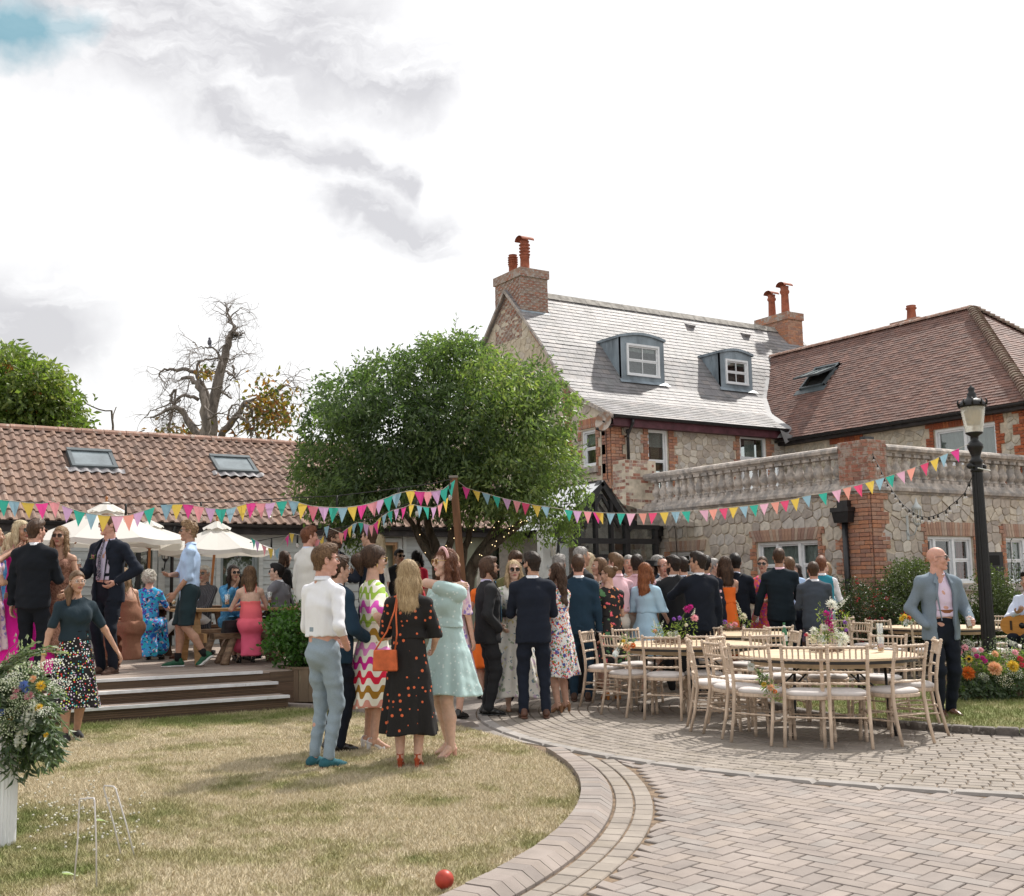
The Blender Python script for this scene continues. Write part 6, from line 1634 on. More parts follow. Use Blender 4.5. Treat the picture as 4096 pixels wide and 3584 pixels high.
chair_px(1705,1498,T1,'chair at the nearest table in front of its white flowers, back to us',turn=-.1)
chair_px(1840,1490,T1,'chair turned sideways at the front right of the nearest table, its cushion nearest the camera',turn=-.05)
chair_px(1890,1466,T1,'rightmost chair of the nearest table, in front of the bald man',turn=-.1)
chair_px(1423,1472,T1,'chair seen from its side at the left end of the nearest table',turn=.1)
def chair_ang(c,deg,r,label,turn=0.):
 """angle seen from the camera: 0 = far side of the table, clockwise"""
 a=math.radians(deg)+YAW;x,y=c[0]+r*math.sin(a),c[1]+r*math.cos(a);return chair(x,y,facing(x,y,c)+turn,label)
chair_ang(T1,-42,1.02,'empty chair on the far left side of the nearest table facing the camera',.2)
chair_ang(T1,-12,.98,'empty chair on the far side of the nearest table behind the white flowers')
chair_ang(T1,18,.98,'empty chair on the far side of the nearest table behind the glass of amber drink')
chair_ang(T1,48,1.,'empty chair at the far right of the nearest table, left of the bald man')
chair_ang(T1,-72,1.08,'empty chair squeezed between the nearest table and the left table',.2)
chair_px(1222,1432,T2,'leftmost chair of all, with a jar of peach flowers tied to its back',turn=.15)
chair_px(1318,1441,T2,'chair with its back to us at the left table, second from the left end',turn=.15)
chair_px(1424,1438,T2,'chair at the left table just left of the nearest table, back to us',turn=-.1)
chair_ang(T2,-62,1.02,'chair beside the woman in the black flowered top, at the left table')
chair_ang(T2,-28,.98,'chair on the far side of the left table behind its magenta flowers')
chair_ang(T2,52,1.02,'chair at the right side of the left table, backed by the middle table')
chair_ang(T2,92,1.,'chair between the left table and the nearest table, seat towards the left')
chair_ang(T3,-150,1.,'chair in front of the middle table, back to us, left of the green bottle')
chair_ang(T3,168,1.02,'chair in front of the middle table, back to us, just behind the green bottle')
chair_ang(T3,128,1.05,'chair right of the green bottle at the middle table')
chair_ang(T3,80,1.15,'chair at the right end of the middle table behind the tall pink flower spikes',.3)
chair_ang(T3,100,1.5,'chair pulled back from the middle table towards the grey suited man',.5)
chair_ang(T3,-70,1.,'chair at the left end of the middle table',0.)
chair_ang(T3,-20,.98,'chair on the far side of the middle table by the man in navy')
chair_ang(T4,-98,1.45,'chair standing apart at the left end of the furthest table by the dark shrub',.5)
chair_ang(T4,-120,1.12,'chair at the near left of the furthest table, left of the bald man',.1)
chair_ang(T4,-60,1.05,'chair at the far left of the furthest table against the flowering shrub',-.1)
chair_ang(T4,-150,1.05,'chair of the furthest table partly hidden behind the bald man, with yellow flowers on it')
chair_ang(T4,5,1.,'chair behind the glass held by the bald man')
chair_ang(T4,62,1.12,'chair right of the lamp post at the furthest table',0.)
chair_ang(T4,165,1.,'chair in front of the furthest table just left of the lamp post')
chair_ang(T4,110,1.1,'chair seen edge on right of the lamp post',.1)
chair_ang(T4,96,1.45,'chair at the right edge of the picture near the guitarist',.25)
m_gl=glassmat('clear_glass',(.93,.96,.95),.02,.9)
m_amber=mat('amber_drink',(.55,.16,.02),.15,.1,5,trans=.6,spec=.5)
m_pink_d=mat('pink_drink',(.75,.3,.16),.15,.1,5,trans=.6)
m_bottle=mat('green_bottle_glass',(.03,.22,.08),.08,.1,5,trans=.35,spec=.7)
m_paper=mat('label_paper',(.7,.72,.7),.8,.05,4);m_straw=mat('striped_straw',(.8,.82,.85),.5,.02,3)
m_straw2=mat('blue_stripe',(.2,.4,.6),.5)
def tumbler(pos,label,h=.14,r=.036,drink=m_amber,level=.55,straw=True,cat='glass',name='tumbler',group=None,stemmed=False):
 e=empty(name,tuple(pos),0,label,cat,group);m_=MB()
 if stemmed:
  m_.lathe([(.03,0),(.028,.003),(.004,.008),(.0035,.09),(.02,.105),(.032,.14),(.031,.18),(.027,.2)],14,cap=False)
 else:m_.lathe([(r*.82,0),(r*.86,.004),(r,h),(r*.95,h),(r*.8,.008),(.001,.008)],16,cap=False)
 m_.build('bowl',m_gl,e)
 if drink is not None:
  m_=MB()
  if stemmed:m_.lathe([(.001,.1),(.019,.107),(.029,.135),(.001,.135)],12)
  else:m_.lathe([(r*.78,.01),(r*.9,h*level),(.001,h*level)],14)
  m_.build('drink',drink,e)
 if straw and not stemmed:
  m_=MB();a,b=Vector((-r*.5,0,.02)),Vector((r*.7,.01,h+.075))
  for k in range(10):m_.tube([tuple(a.lerp(b,k/10)),tuple(a.lerp(b,(k+1)/10))],.0035,6,mi=k%2)
  m_.build('straw',[m_straw,m_straw2],e)
 return e
tumbler(G(1762,1304,.756),'tall glass stacked over half an amber drink on the right of the nearest table',.15,.036,straw=False)
e=tumbler((*G(1762,1304,.756)[:2],.907),'empty clear tumbler balanced on top of the amber drink on the nearest table',.13,.033,None,straw=False)
bp=G(1570,1291,.756);e=empty('beer_bottle',tuple(bp),0,'green glass beer bottle standing on the left of the nearest table','bottle');m_=MB();m_.lathe([(.028,0),(.031,.004),(.031,.14),(.026,.165),(.014,.195),(.0125,.235),(.014,.237),(.014,.248),(.012,.25)],18);m_.build('body',m_bottle,e);m_=MB();m_.lathe([(.0315,.05),(.0315,.115)],18,cap=False);m_.build('label_band',m_paper,e);m_=MB();m_.lathe([(.0145,.2),(.0135,.225)],14,cap=False);m_.build('neck_label',m_paper,e)
tumbler(G(1681,1295,.756),'small clear glass behind the white flowers on the nearest table',.13,.03,None,straw=False)
m_twig=mat('woven_twig',(.17,.1,.065),.9,.3,10,.4)
def wreath(c,R,label):
 e=empty('twig_wreath',(c[0],c[1],.757),0,label,'wreath');m_=MB();g=random.Random(4)
 for k in range(85):
  a=g.uniform(0,6.28);r=R*g.uniform(.8,1.15);z=g.uniform(.005,.05);L=g.uniform(.5,1.1);pts=[(math.cos(a+L*q/4)*(r+g.uniform(-.012,.012)),math.sin(a+L*q/4)*(r+g.uniform(-.012,.012)),z+g.uniform(-.008,.01))for q in range(5)];m_.tube(pts,.0028,4,cap=False)
 m_.build('twigs',m_twig,e)['kind']='stuff';return e
def jarflowers(c,label,items,h=.13,r=.035,z=.757,Zref=None,name='flower_jar'):
 e=empty(name,(c[0],c[1],z),0,label,'flowers');m_=MB();m_.lathe([(r*.9,0),(r,.006),(r,h*.75),(r*.75,h*.88),(r*.78,h)],14,cap=False);m_.build('jar',m_gl,e)
 B=Bouquet(e,int(abs(c[0])*100)%97);Zr=dpt((c[0],c[1],.9));base=Vector((c[0],c[1],z+h*.7))
 for it in items:
  k,x,y,*q=it
  if k=='d':B.stem(base,AD(x,y,Zr));B.dahlia(q[0],AD(x,y,Zr),q[1]*Zr/2235,n=36)
  elif k=='s':B.stem(base,AD(x,y,Zr));B.spike(q[0],AD(x,y,Zr),AD(q[1],q[2],Zr),q[3]*Zr/2235,18)
  elif k=='l':B.leaves(AD(x,y,Zr),(q[0]*Zr/2235,)*2+(q[1]*Zr/2235,),q[2],.035,.014,.6,.1,m_leafb)
  elif k=='u':B.stem(base,AD(x,y,Zr));B.umbel(AD(x,y,Zr),q[0]*Zr/2235,'white',(-.2,-.5,.8))
 B.done();return e
wreath(G(1655,1304,.757),.14,'twig wreath round the flower jars on the nearest table');wreath(G(1345,1288,.757),.19,'dark twig wreath round the flowers on the left table');wreath(G(1465,1262,.757),.13,'small twig wreath on the middle table')
c1=G(1648,1300,.757);jarflowers(c1,'jar of white blooms, pink foxglove-like spikes and trailing leaves on the nearest table',[('s',1657,1262,'magenta',1662,1215,9),('s',1668,1225,'white',1700,1190,5),('d',1663,1209,'white',12),('d',1652,1227,'magenta',7),('d',1655,1244,'magenta',7),('d',1628,1262,'white',9),('d',1650,1255,'white',8),('d',1684,1278,'white',15),('d',1667,1264,'white',11),('d',1625,1280,'cream',9),('d',1641,1278,'white',8),('d',1690,1245,'purple',5),('d',1692,1260,'purple',4),('d',1612,1270,'crimson',4),('l',1650,1270,30,16,150),('l',1685,1240,16,18,60),('l',1640,1230,8,25,40)],.16)
c2=G(1352,1284,.757);jarflowers(c2,'jar of magenta sweet peas and pale pink roses on the left table',[('d',1374,1219,'magenta',8),('d',1381,1214,'magenta',6),('d',1389,1236,'pink',8),('s',1386,1230,'white',1390,1216,3),('d',1359,1236,'purple',5),('d',1348,1238,'purple',4),('d',1372,1250,'cream',4),('d',1340,1268,'white',6),('l',1372,1262,26,26,130),('l',1345,1262,18,14,60),('l',1330,1276,16,8,50)],.14)
c2b=G(1316,1283,.757);jarflowers(c2b,'jar of fine white and peach sprigs at the left end of the left table',[('s',1312,1255,'white',1306,1236,3),('s',1322,1256,'white',1327,1240,3),('d',1310,1262,'peach',5),('d',1318,1270,'cream',5),('l',1316,1262,12,14,70)],.1)
c3=G(1462,1262,.757);jarflowers(c3,'low jar of pink and white sweet peas on the middle table',[('d',1434,1240,'pink',5),('d',1436,1250,'magenta',5),('d',1450,1244,'purple',5),('d',1459,1252,'pink',7),('d',1470,1249,'pink',6),('d',1445,1256,'white',4),('l',1452,1252,20,10,80)],.08)
c3b=G(1488,1262,.757);jarflowers(c3b,'jar with a cream rose and a tall green flower spike on the middle table',[('s',1480,1225,'cream',1472,1200,4),('d',1486,1233,'cream',8),('l',1492,1245,14,10,50),('l',1478,1232,8,14,30)],.1)
def hungjar(x,y,Z,label,items,tilt=1):
 c=Vector(AD(x,y,Z));e=empty('hanging_flower_jar',tuple(c),0,label,'flowers');m_=MB();m_.lathe([(.027,-.05),(.03,-.045),(.03,.03),(.022,.045),(.023,.06)],14,cap=False);o=m_.build('jar',m_gl,e);o.rotation_euler=(.2,.7*tilt,YAW);m_=MB();m_.lathe([(.0305,-.03),(.0305,.01)],14,cap=False);o2=m_.build('label_band',m_paper,e);o2.rotation_euler=o.rotation_euler
 B=Bouquet(e,3)
 for it in items:
  k,x_,y_,*q=it
  if k=='d':B.stem(c,AD(x_,y_,Z-.03));B.dahlia(q[0],AD(x_,y_,Z-.03),q[1]*Z/2235,n=40)
  else:B.leaves(AD(x_,y_,Z),(q[0]*Z/2235,)*2+(q[1]*Z/2235,),q[2],.04,.014,.5,.2,m_leaf)
 B.done()
hungjar(1232,1306,11.3,'jar of peach roses and fern tied to the leftmost chair',[('d',1254,1295,'peach',9),('d',1266,1291,'orange',6),('d',1247,1282,'yellow',4),('l',1255,1280,14,14,70),('l',1253,1310,4,9,16)])
hungjar(1502,1332,9.9,'upturned jar of garden flowers spilling down the back of a nearest table chair',[('d',1541,1375,'peach',8),('d',1528,1369,'yellow',6),('d',1550,1383,'orange',5),('l',1524,1352,8,14,70),('l',1538,1372,16,10,60),('l',1545,1390,14,8,26)],-1)
hungjar(1812,1245,12.6,'small bunch of yellow and rust flowers hanging on a chair behind the bald man',[('d',1809,1233,'yellow',6),('d',1803,1238,'yellow',5),('d',1818,1236,'orange',5),('d',1822,1246,'white',4),('l',1812,1240,14,12,60)])
lp=G(1985,1392)
def zat(g,x,y):
 d=ray(x,y);return EYE+d[2]*(g[0]*d[0]+g[1]*d[1])/(d[0]**2+d[1]**2)
ZR=lambda y:zat(lp,1938+(y-770)*.082,y)
lamp=empty('lamp_post',(lp[0],lp[1],0),0,'tall black fluted lamp post with a glass lantern rising from the flower trough','lamp post')
m_post=mat('lamp_post_paint',(.008,.008,.009),.42,.3,8,.2,30,spec=.4)
n=24
def fluted(z0,z1,r0,r1,mb):
 V=[];N2=n*2
 for z,r in((z0,r0),(z1,r1)):
  for k in range(N2):a=math.pi*k/n;rr_=r*(1. if k%4<2 else .9);V.append((rr_*math.cos(a),rr_*math.sin(a),z))
 mb.add(V,[(k,(k+1)%N2,N2+(k+1)%N2,N2+k)for k in range(N2)])
m_=MB();m_.lathe([(.13,0),(.13,.25),(.11,.3),(.1,.36)],20);fluted(.3,ZR(945),.088,.066,m_)
m_.lathe([(.066,ZR(945)),(.08,ZR(942)),(.07,ZR(938)),(.072,ZR(926)),(.085,ZR(922)),(.06,ZR(918)),(.055,ZR(912)),(.085,ZR(899)),(.098,ZR(895)),(.098,ZR(890)),(.075,ZR(885)),(.048,ZR(881)),(.048,ZR(873)),(.105,ZR(867)),(.108,ZR(865))],20)
zc_=ZR(933);m_.tube([(-.13,0,zc_),(.13,0,zc_)],.026,8);m_.ball((-.14,0,zc_),.042,8);m_.ball((.14,0,zc_),.042,8);m_.build('column',m_post,lamp)
m_=MB();m_.lathe([(.105,ZR(866)),(.152,ZR(814))],20,cap=False);m_.build('lantern_glass',mat('milky_lantern_glass',(.8,.77,.68),.2,.06,5,trans=.6),lamp)
m_=MB();m_.lathe([(.05,ZR(850)),(.075,ZR(822)),(.04,ZR(818))],12);m_.build('mantle',mat('lamp_mantle',(.8,.62,.35),.5),lamp)
m_=MB();m_.lathe([(.165,ZR(815)),(.172,ZR(812)),(.165,ZR(808)),(.13,ZR(801)),(.07,ZR(797)),(.055,ZR(792)),(.06,ZR(789)),(.04,ZR(785)),(.035,ZR(782)),(.045,ZR(778)),(.03,ZR(775)),(.008,ZR(772)),(.001,ZR(769))],20)
for k in range(10):
 a=2*math.pi*k/10;c=(.17*math.cos(a),.17*math.sin(a));z_=ZR(812);m_.tube([(c[0],c[1],z_),(c[0]*1.08,c[1]*1.08,z_+.05),(c[0],c[1],z_+.09)],[.014,.011,.004],5)
m_.build('lantern_cap',m_post,lamp)
m_=MB();m_.tube([(-.09,-.08,zc_-.03),(.09,-.08,zc_-.05),(.19,-.06,zc_-.05)],.007,6);m_.build('cable_tie',m_paper,lamp)
pb=Vector(G(943,1386));Zp=dpt((pb.x,pb.y,1.5));pt=Vector(AD(907,956,Zp-.1))
m_post2=mat('stained_timber_post',(.17,.085,.045),.75,.25,3,.5,25,stretch=(4,4,.5),spots=(3,.62,(.08,.045,.03),.7))
post=empty('timber_post',tuple(pb),0,'leaning brown timber post that carries the bunting and festoon lights','post');m_=MB();m_.bar((0,0,0),tuple(pt-pb),.105,.105,(RGT.y*-1,RGT.x,0));m_.build('shaft',m_post2,post)
m_=MB();q=pt-pb;m_.bar(tuple(q),tuple(q+Vector((0,0,.03))),.125,.125,(RGT.y*-1,RGT.x,0));m_.build('post_cap',m_conc,post)
m_canvas=leafmat('cream_canvas',[(.7,.68,.63),(.74,.72,.68)],.3,.9,(1,1,.97));m_pole=mat('varnished_pole',(.42,.17,.06),.4,.15,5)
def umbrella(xt,yt,Z,R,drop,label,nseg=8,lean=(0,0),rot=.2):
 top=Vector(AD(xt,yt,Z));e=empty('garden_umbrella',(top.x+lean[0],top.y+lean[1],DZ),0,label,'umbrella');tp=top-Vector(e.location)
 m_=MB();V=[tuple(tp)]
 ring_=[]
 for k in range(nseg*4):
  a=rot+2*math.pi*k/(nseg*4);f=1-.045*math.sin(math.pi*(k%4)/4)
  for t in(.25,.6,1.):ring_.append((tp.x+R*t*f*math.cos(a),tp.y+R*t*f*math.sin(a),tp.z-drop*(t**.92)-(.035*math.sin(math.pi*(k%4)/4)if t==1 else .02*math.sin(math.pi*(k%4)/4))))
 V+=ring_;N4=nseg*4;Fc=[]
 for k in range(N4):
  k2=(k+1)%N4;Fc.append((0,1+3*k,1+3*k2));Fc+=[(1+3*k+q,2+3*k+q,2+3*k2+q,1+3*k2+q)for q in(0,1)]
 m_.add(V,Fc,.6);
 m_.build('canopy',m_canvas,e)
 m_=MB();V=[]
 for k in range(N4):
  a,b=V,ring_[3*k+2];V+=[b,(b[0],b[1],b[2]-.07-.015*math.sin(k*math.pi/2))]
 m_.add(V,[(2*k,2*((k+1)%N4),2*((k+1)%N4)+1,2*k+1)for k in range(N4)],.3);m_.build('valance',m_canvas,e)
 m_=MB();V=[(tp.x,tp.y,tp.z+.075)]
 for k in range(nseg*2):a=rot+2*math.pi*k/(nseg*2);V.append((tp.x+R*.24*math.cos(a),tp.y+R*.24*math.sin(a),tp.z-drop*.21+.035*(k%2)))
 m_.add(V,[(0,1+k,1+(k+1)%(nseg*2))for k in range(nseg*2)],.8);m_.build('vent_cap',m_canvas,e)
 m_=MB();m_.tube([tuple(tp+Vector((0,0,.02))),(0,0,0)],.022,10);m_.ball(tuple(tp+Vector((0,0,.12))),(.022,.022,.035),8);m_.tube([tuple(tp+Vector((0,0,.05))),tuple(tp+Vector((0,0,.1)))],.02,8);m_.build('pole',m_pole,e)
 for k in range(nseg):
  a=rot+2*math.pi*k/nseg;m_=MB();r_=tp+Vector((R*.97*math.cos(a),R*.97*math.sin(a),-drop*.98-.02));m_.bar(tuple(tp-Vector((0,0,.06))),tuple(r_),.016,.02);hub=tp*.72;h2=Vector((tp.x*.8,tp.y*.8,tp.z-.42));m_.bar(tuple(h2),tuple(tp.lerp(r_,.5)-Vector((0,0,.03))),.014,.018);m_.build('rib',m_pole,e)
 m_=MB();m_.lathe([(.16,0),(.16,.05),(.05,.07),(.035,.16)],16);m_.build('base',m_steelb,e)
 return e
umbrella(213,1012,16.8,1.18,.52,'large cream umbrella behind the man with the wine glass',lean=(0.,0.))
umbrella(300,1048,18.6,.98,.34,'lower cream umbrella glimpsed behind the first, its corner showing to the right',rot=.5)
umbrella(434,1050,17.8,.95,.4,'cream umbrella with leaning varnished pole behind the seated women',lean=(-.14,.05),rot=.1)
m_pine=mat('honey_pine',(.42,.25,.11),.6,.2,3,.3,30,stretch=(1,6,6),tint=.15);m_rustic=mat('rustic_log',(.33,.23,.155),.8,.35,3,.6,20,stretch=(1,5,5),spots=(4,.55,(.15,.1,.07),.7));m_brown=mat('brown_stained_wood',(.15,.085,.05),.7,.25,4,.4,30,stretch=(1,6,6),tint=.2)
def picnic(loc,rz,L,label,m,name='picnic_table',bench=True,cat='picnic table'):
 """A-frame table, length along local x"""
 e=empty(name,loc,rz,label,cat)
 for k in range(5):y=-.34+.17*k;mb=MB();mb.box((-L/2,y-.08,.715),(L/2,y+.08,.75),random.random());mb.build('top_board',m,e)
 for sx in(-1,1):
  x=sx*(L/2-.25)
  for sy in(-1,1):mb=MB();mb.bar((x,sy*.26,.715),(x,sy*.66,0.),.05,.11,(1,0,0));mb.V=mb.V;mb.build('leg',m,e)
  mb=MB();mb.bar((x+.05,-.36,.67),(x+.05,.36,.67),.045,.1);mb.build('crosspiece',m,e)
  mb=MB();mb.bar((x+.051,-.78,.37),(x+.051,.78,.37),.045,.12);mb.build('crosspiece',m,e)
 if bench:
  for sy in(-1,1):
   for k in range(2):y=sy*(.64+.14*k);mb=MB();mb.box((-L/2,y-.065,.43),(L/2,y+.065,.465),random.random());mb.build('seat_board',m,e)
 return e
def dk(x,y,z=DZ):return Vector(G(x,y,z))
hp=Vector(AD(487,1200,15.75));HT=(hp.x,hp.y)
picnic((HT[0],HT[1],DZ),-.12,1.95,'honey coloured picnic table where the women in blue and coral sit',m_pine,bench=False)
def logbench(x0,x1,y,label):
 a,b=Vector(G(x0,y,DZ+.42)),Vector(G(x1,y-3,DZ+.42));b=Vector((b.x,a.y+(b.x-a.x)*-.08,0));a.z=0;L=(b-a).length;c=(a+b)/2
 e=empty('log_bench',(c.x,c.y,DZ),math.atan2(b.y-a.y,b.x-a.x),label,'bench');m_=MB();V=[];n=12;g=random.Random(x0)
 for i in range(n+1):
  x=-L/2+L*i/n;w0,w1=.15+g.uniform(-.02,.02),.15+g.uniform(-.02,.02);t=.075+g.uniform(-.008,.008);V+=[(x,-w0,.42),(x,w1,.42),(x,w1*.75,.42-t),(x,-w0*.75,.42-t)]
 m_.add(V,[(4*i+k,4*i+(k+1)%4,4*i+4+(k+1)%4,4*i+4+k)for i in range(n)for k in range(4)]+[(3,2,1,0),(4*n,4*n+1,4*n+2,4*n+3)]);m_.build('seat',m_rustic,e)
 for sx in(-1,1):
  for sy in(-1,1):m_=MB();m_.tube([(sx*(L/2-.28),sy*.08,.36),(sx*(L/2-.2),sy*.13,.18),(sx*(L/2-.13),sy*.18,0)],[.05,.055,.06],8);m_.build('leg',m_rustic,e)
 return e
logbench(424,585,1267,'rustic half log bench nearest the steps, under the woman in coral');logbench(388,560,1259,'rustic half log bench on the far side of the honey table')
dp2=dk(262,1316);picnic((dp2.x-.1,dp2.y+.75,DZ),math.radians(6),1.8,'dark brown picnic table behind the man with the wine glass',m_brown)
dp3=Vector(G(352,1216,DZ+.74));picnic((dp3.x+.3,dp3.y+.9,DZ),.05,1.6,'dark picnic table beside the old man in the striped shirt',m_brown)
bg=AD(418,1287,14.6)
m_bag=mat('black_leather',(.02,.02,.022),.4,.3,10,.2);bp_=Vector(G(535/1.,1266,DZ+.42))
bp_=Vector(AD(461,1258,15.));e=empty('handbag',(bp_.x,bp_.y-0.,DZ+.43),.2,'small black leather handbag on the log bench beside the woman in coral','handbag')
m_=MB();V=[(-.12,-.05,0),(.12,-.05,0),(.12,.05,0),(-.12,.05,0),(-.105,-.03,.16),(.105,-.03,.16),(.105,.03,.16),(-.105,.03,.16)];m_.add(V,[(0,3,2,1),(4,5,6,7),(0,1,5,4),(1,2,6,5),(2,3,7,6),(3,0,4,7)]);m_.build('body',m_bag,e);m_=MB();m_.add([(-.108,-.056,.07),(.108,-.056,.07),(.108,-.036,.165),(-.108,-.036,.165),(-.108,.032,.168),(.108,.032,.168)],[(0,1,2,3),(3,2,5,4)]);m_.build('flap',m_bag,e);m_=MB();m_.tube([(.11,0,.12),(.17,-.03,.05),(.16,-.06,-0.),(.1,-.07,.01)],.006,6);m_.build('strap',m_bag,e)
def lantern(p,out,label,m,s=1.,glassm=None):
 e=empty('wall_lantern',tuple(p),0,label,'lantern');o=Vector(out);m_=MB()
 m_.lathe([(.03*s,.1*s),(.075*s,.14*s),(.095*s,.17*s),(.08*s,.2*s),(.035*s,.26*s),(.02*s,.3*s),(.012*s,.34*s),(.001,.38*s)],12);m_.lathe([(.02*s,-.17*s),(.05*s,-.13*s),(.06*s,-.11*s)],12)
 for k in range(6):a=math.pi*k/3;m_.tube([(.058*s*math.cos(a),.058*s*math.sin(a),-.11*s),(.085*s*math.cos(a),.085*s*math.sin(a),.14*s)],.006*s,4)
 m_.build('lantern_frame',m,e);m_=MB();m_.lathe([(.052*s,-.11*s),(.078*s,.14*s)],12,cap=False);m_.build('lantern_glass',glassm or MATS['milky_lantern_glass'],e)
 m_=MB();w=o*.24*s;m_.tube([(0,0,-.15*s),tuple(w*.3+Vector((0,0,-.3*s))),tuple(w*.75+Vector((0,0,-.33*s))),tuple(w+Vector((0,0,-.2*s)))],.012*s,6);m_.box((w.x-.03*s,w.y-.03*s,-.4*s),(w.x+.03*s,w.y+.03*s,.05*s));m_.build('bracket',m,e);return e
m_lgrey=mat('pale_metal',(.5,.53,.53),.45,.1,5)
lantern(Vector(on(1834,1035,1,TV-.24)),(0,1,0),'pale grey wall lantern on the terrace front behind the festoon bulbs',m_lgrey,1.)
lantern(Vector(on(1106,1102,1,17.9)),(0,1,0),'white ornate wall lantern at the left of the glazed porch',m_lgrey,1.)
lantern(Vector(on(331,1105,1,20.)),(0,1,0),'black six sided wall lantern on the weatherboarded barn',m_black,1.)
sp=Vector(on(1978,1142,1,TV-.9));e=empty('loudspeaker',(sp.x,sp.y,0),-.5,'black loudspeaker on a stand right of the lamp post in front of the stone wall','loudspeaker');z0=sp.z-.34
m_=MB();m_.poly([(-.19,-.17,z0),(.19,-.17,z0),(.15,.15,z0),(-.15,.15,z0)],.68,(0,0,1));m_.build('cabinet',m_black,e)
m_=MB();V=[];
for r,yy in((.145,-.172),(.135,-.178),(.05,-.16),(.001,-.165)):
 for k in range(24):a=2*math.pi*k/24;V.append((r*math.cos(a),yy,z0+.2+r*math.sin(a)))
m_.add(V,[(i*24+k,i*24+(k+1)%24,(i+1)*24+(k+1)%24,(i+1)*24+k)for i in range(3)for k in range(24)],smooth=True);m_.build('cone',mat('speaker_cone',(.03,.03,.033),.8),e)
m_=MB();m_.box((-.12,-.176,z0+.44),(.12,-.171,z0+.62));m_.build('horn',mat('speaker_horn',(.008,.008,.008),.6),e)
m_=MB();m_.tube([(0,0,z0),(0,0,.5)],.018,8)
for k in range(3):a=2.1*k;m_.tube([(0,0,.55),(.4*math.cos(a),.4*math.sin(a),0)],.014,6)
m_.build('stand',m_black,e)
BC={'teal':(.05,.42,.33),'blue':(.28,.45,.55),'yellow':(.72,.52,.1),'magenta':(.72,.07,.3),'pink':(.78,.32,.36),'lilac':(.62,.38,.62),'coral':(.78,.34,.28),'red':(.72,.09,.2),'rose':(.72,.42,.55)}
BM={k:leafmat('bunting_'+k,[v,v],.4,.9,(1,1,1))for k,v in BC.items()}
m_string=mat('string',(.5,.46,.4),.9);m_cable=mat('black_cable',(.02,.02,.02),.6)
def bunting(label,pts,cols,Z0,Z1,flagw=.125,flagh=.17,x0=None,x1=None,seed=1,ends=()):
 xa,xb=pts[0][0],pts[-1][0]
 if x0 is None:x0,x1=xa,xb
 Zf=lambda x:Z0+(Z1-Z0)*(x-x0)/(x1-x0)
 P3=[Vector(AD(x,y,Zf(x)))for x,y in pts];A3=[Vector(e_)for e_ in ends[:1]]+P3+[Vector(e_)for e_ in ends[1:]]
 e=empty('bunting',tuple(P3[len(P3)//2]),0,label,'bunting');o=Vector(e.location)
 m_=MB();m_.tube([tuple(p-o)for p in A3],.0035,5,cap=False);m_.build('string',m_string,e);g=random.Random(seed)
 for i,p in enumerate(P3):
  a,b=P3[max(i-1,0)],P3[min(i+1,len(P3)-1)];t=(b-a).normalized();w_=flagw*g.uniform(.94,1.04);h=flagh*g.uniform(.95,1.05);sw=Vector((g.uniform(-.12,.12),g.uniform(-.35,.2),0))*h
  c=cols[i%len(cols)];l,r_=p-t*w_/2,p+t*w_/2;tip=p+Vector((0,0,-h))+sw;nn=t.cross(Vector((0,0,1))).normalized()*g.uniform(-.018,.018);m1=(l+tip)/2+nn;m2=(r_+tip)/2+nn*.5
  f=MB();f.add([tuple(v-o)for v in(l,p,r_,m2,tip,m1)],[(0,1,4,5),(1,2,3,4)],.5);f.build('flag',BM[c],e)
 return e,P3
C6=['teal','lilac','pink','magenta','yellow','blue']
def z5(L):return[(x/3.15,575+y/3.15)for x,y in L]
def z6(L):return[(550+x/3.15,650+y/3.15)for x,y in L]
def z3(L):return[(1100+x/3.724,825+y/3.724)for x,y in L]
def z2(L):return[(1450+x/3.424,550+y/3.424)for x,y in L]
bunting('bunting sagging across the left, from the frame edge in front of the umbrella',z5([(18,1340),(85,1345),(175,1357),(263,1360),(340,1350),(425,1385),(500,1410),(575,1425),(655,1437),(740,1440),(810,1435),(875,1415),(940,1395)]),['teal','blue','yellow','magenta','pink','lilac','teal','blue','yellow','rose','coral','lilac','teal'],11.3,12.6,x0=0,x1=910,seed=1)
pA=z5([(1050,1368),(1115,1365),(1185,1365),(1250,1378),(1325,1390),(1390,1396),(1455,1390),(1525,1370),(1585,1355),(1640,1358),(1700,1358),(1775,1345),(1850,1345),(1905,1362),(1970,1378)])
pB=z6([(240,1140),(305,1147),(370,1150),(427,1150),(485,1145),(550,1135),(610,1120),(660,1103),(712,1085),(765,1062),(855,1043),(910,1050),(965,1050),(1012,1045),(1060,1035),(1110,995)])
bunting('upper bunting running from above the shorts man to the top of the timber post',pA+pB,['blue','yellow','magenta','pink','lilac','teal','blue','yellow','magenta','pink','lilac','teal','blue','yellow','magenta','pink','lilac','teal','blue','yellow','magenta','pink','lilac','teal','blue','yellow','magenta','pink','lilac','teal','teal'],11.9,12.7,x0=333,x1=900,seed=2)
pC=z6([(1205,1025),(1268,1045),(1330,1060),(1395,1080),(1460,1097),(1525,1110),(1580,1122),(1647,1137),(1703,1143),(1850,1165),(1905,1172),(1970,1175),(2030,1180)])+z3([(283,740),(367,745),(452,750),(530,750),(603,752),(690,750),(767,747),(850,742),(935,738),(1012,735),(1145,727),(1215,720),(1290,713),(1367,706),(1442,698),(1517,690),(1595,680),(1675,668),(1747,657),(1825,643),(1910,620)])+z2([(668,1495),(762,1475),(835,1455),(910,1440),(990,1415),(1060,1395),(1130,1375),(1200,1350),(1275,1325),(1365,1292),(1435,1262),(1500,1230),(1573,1200)])
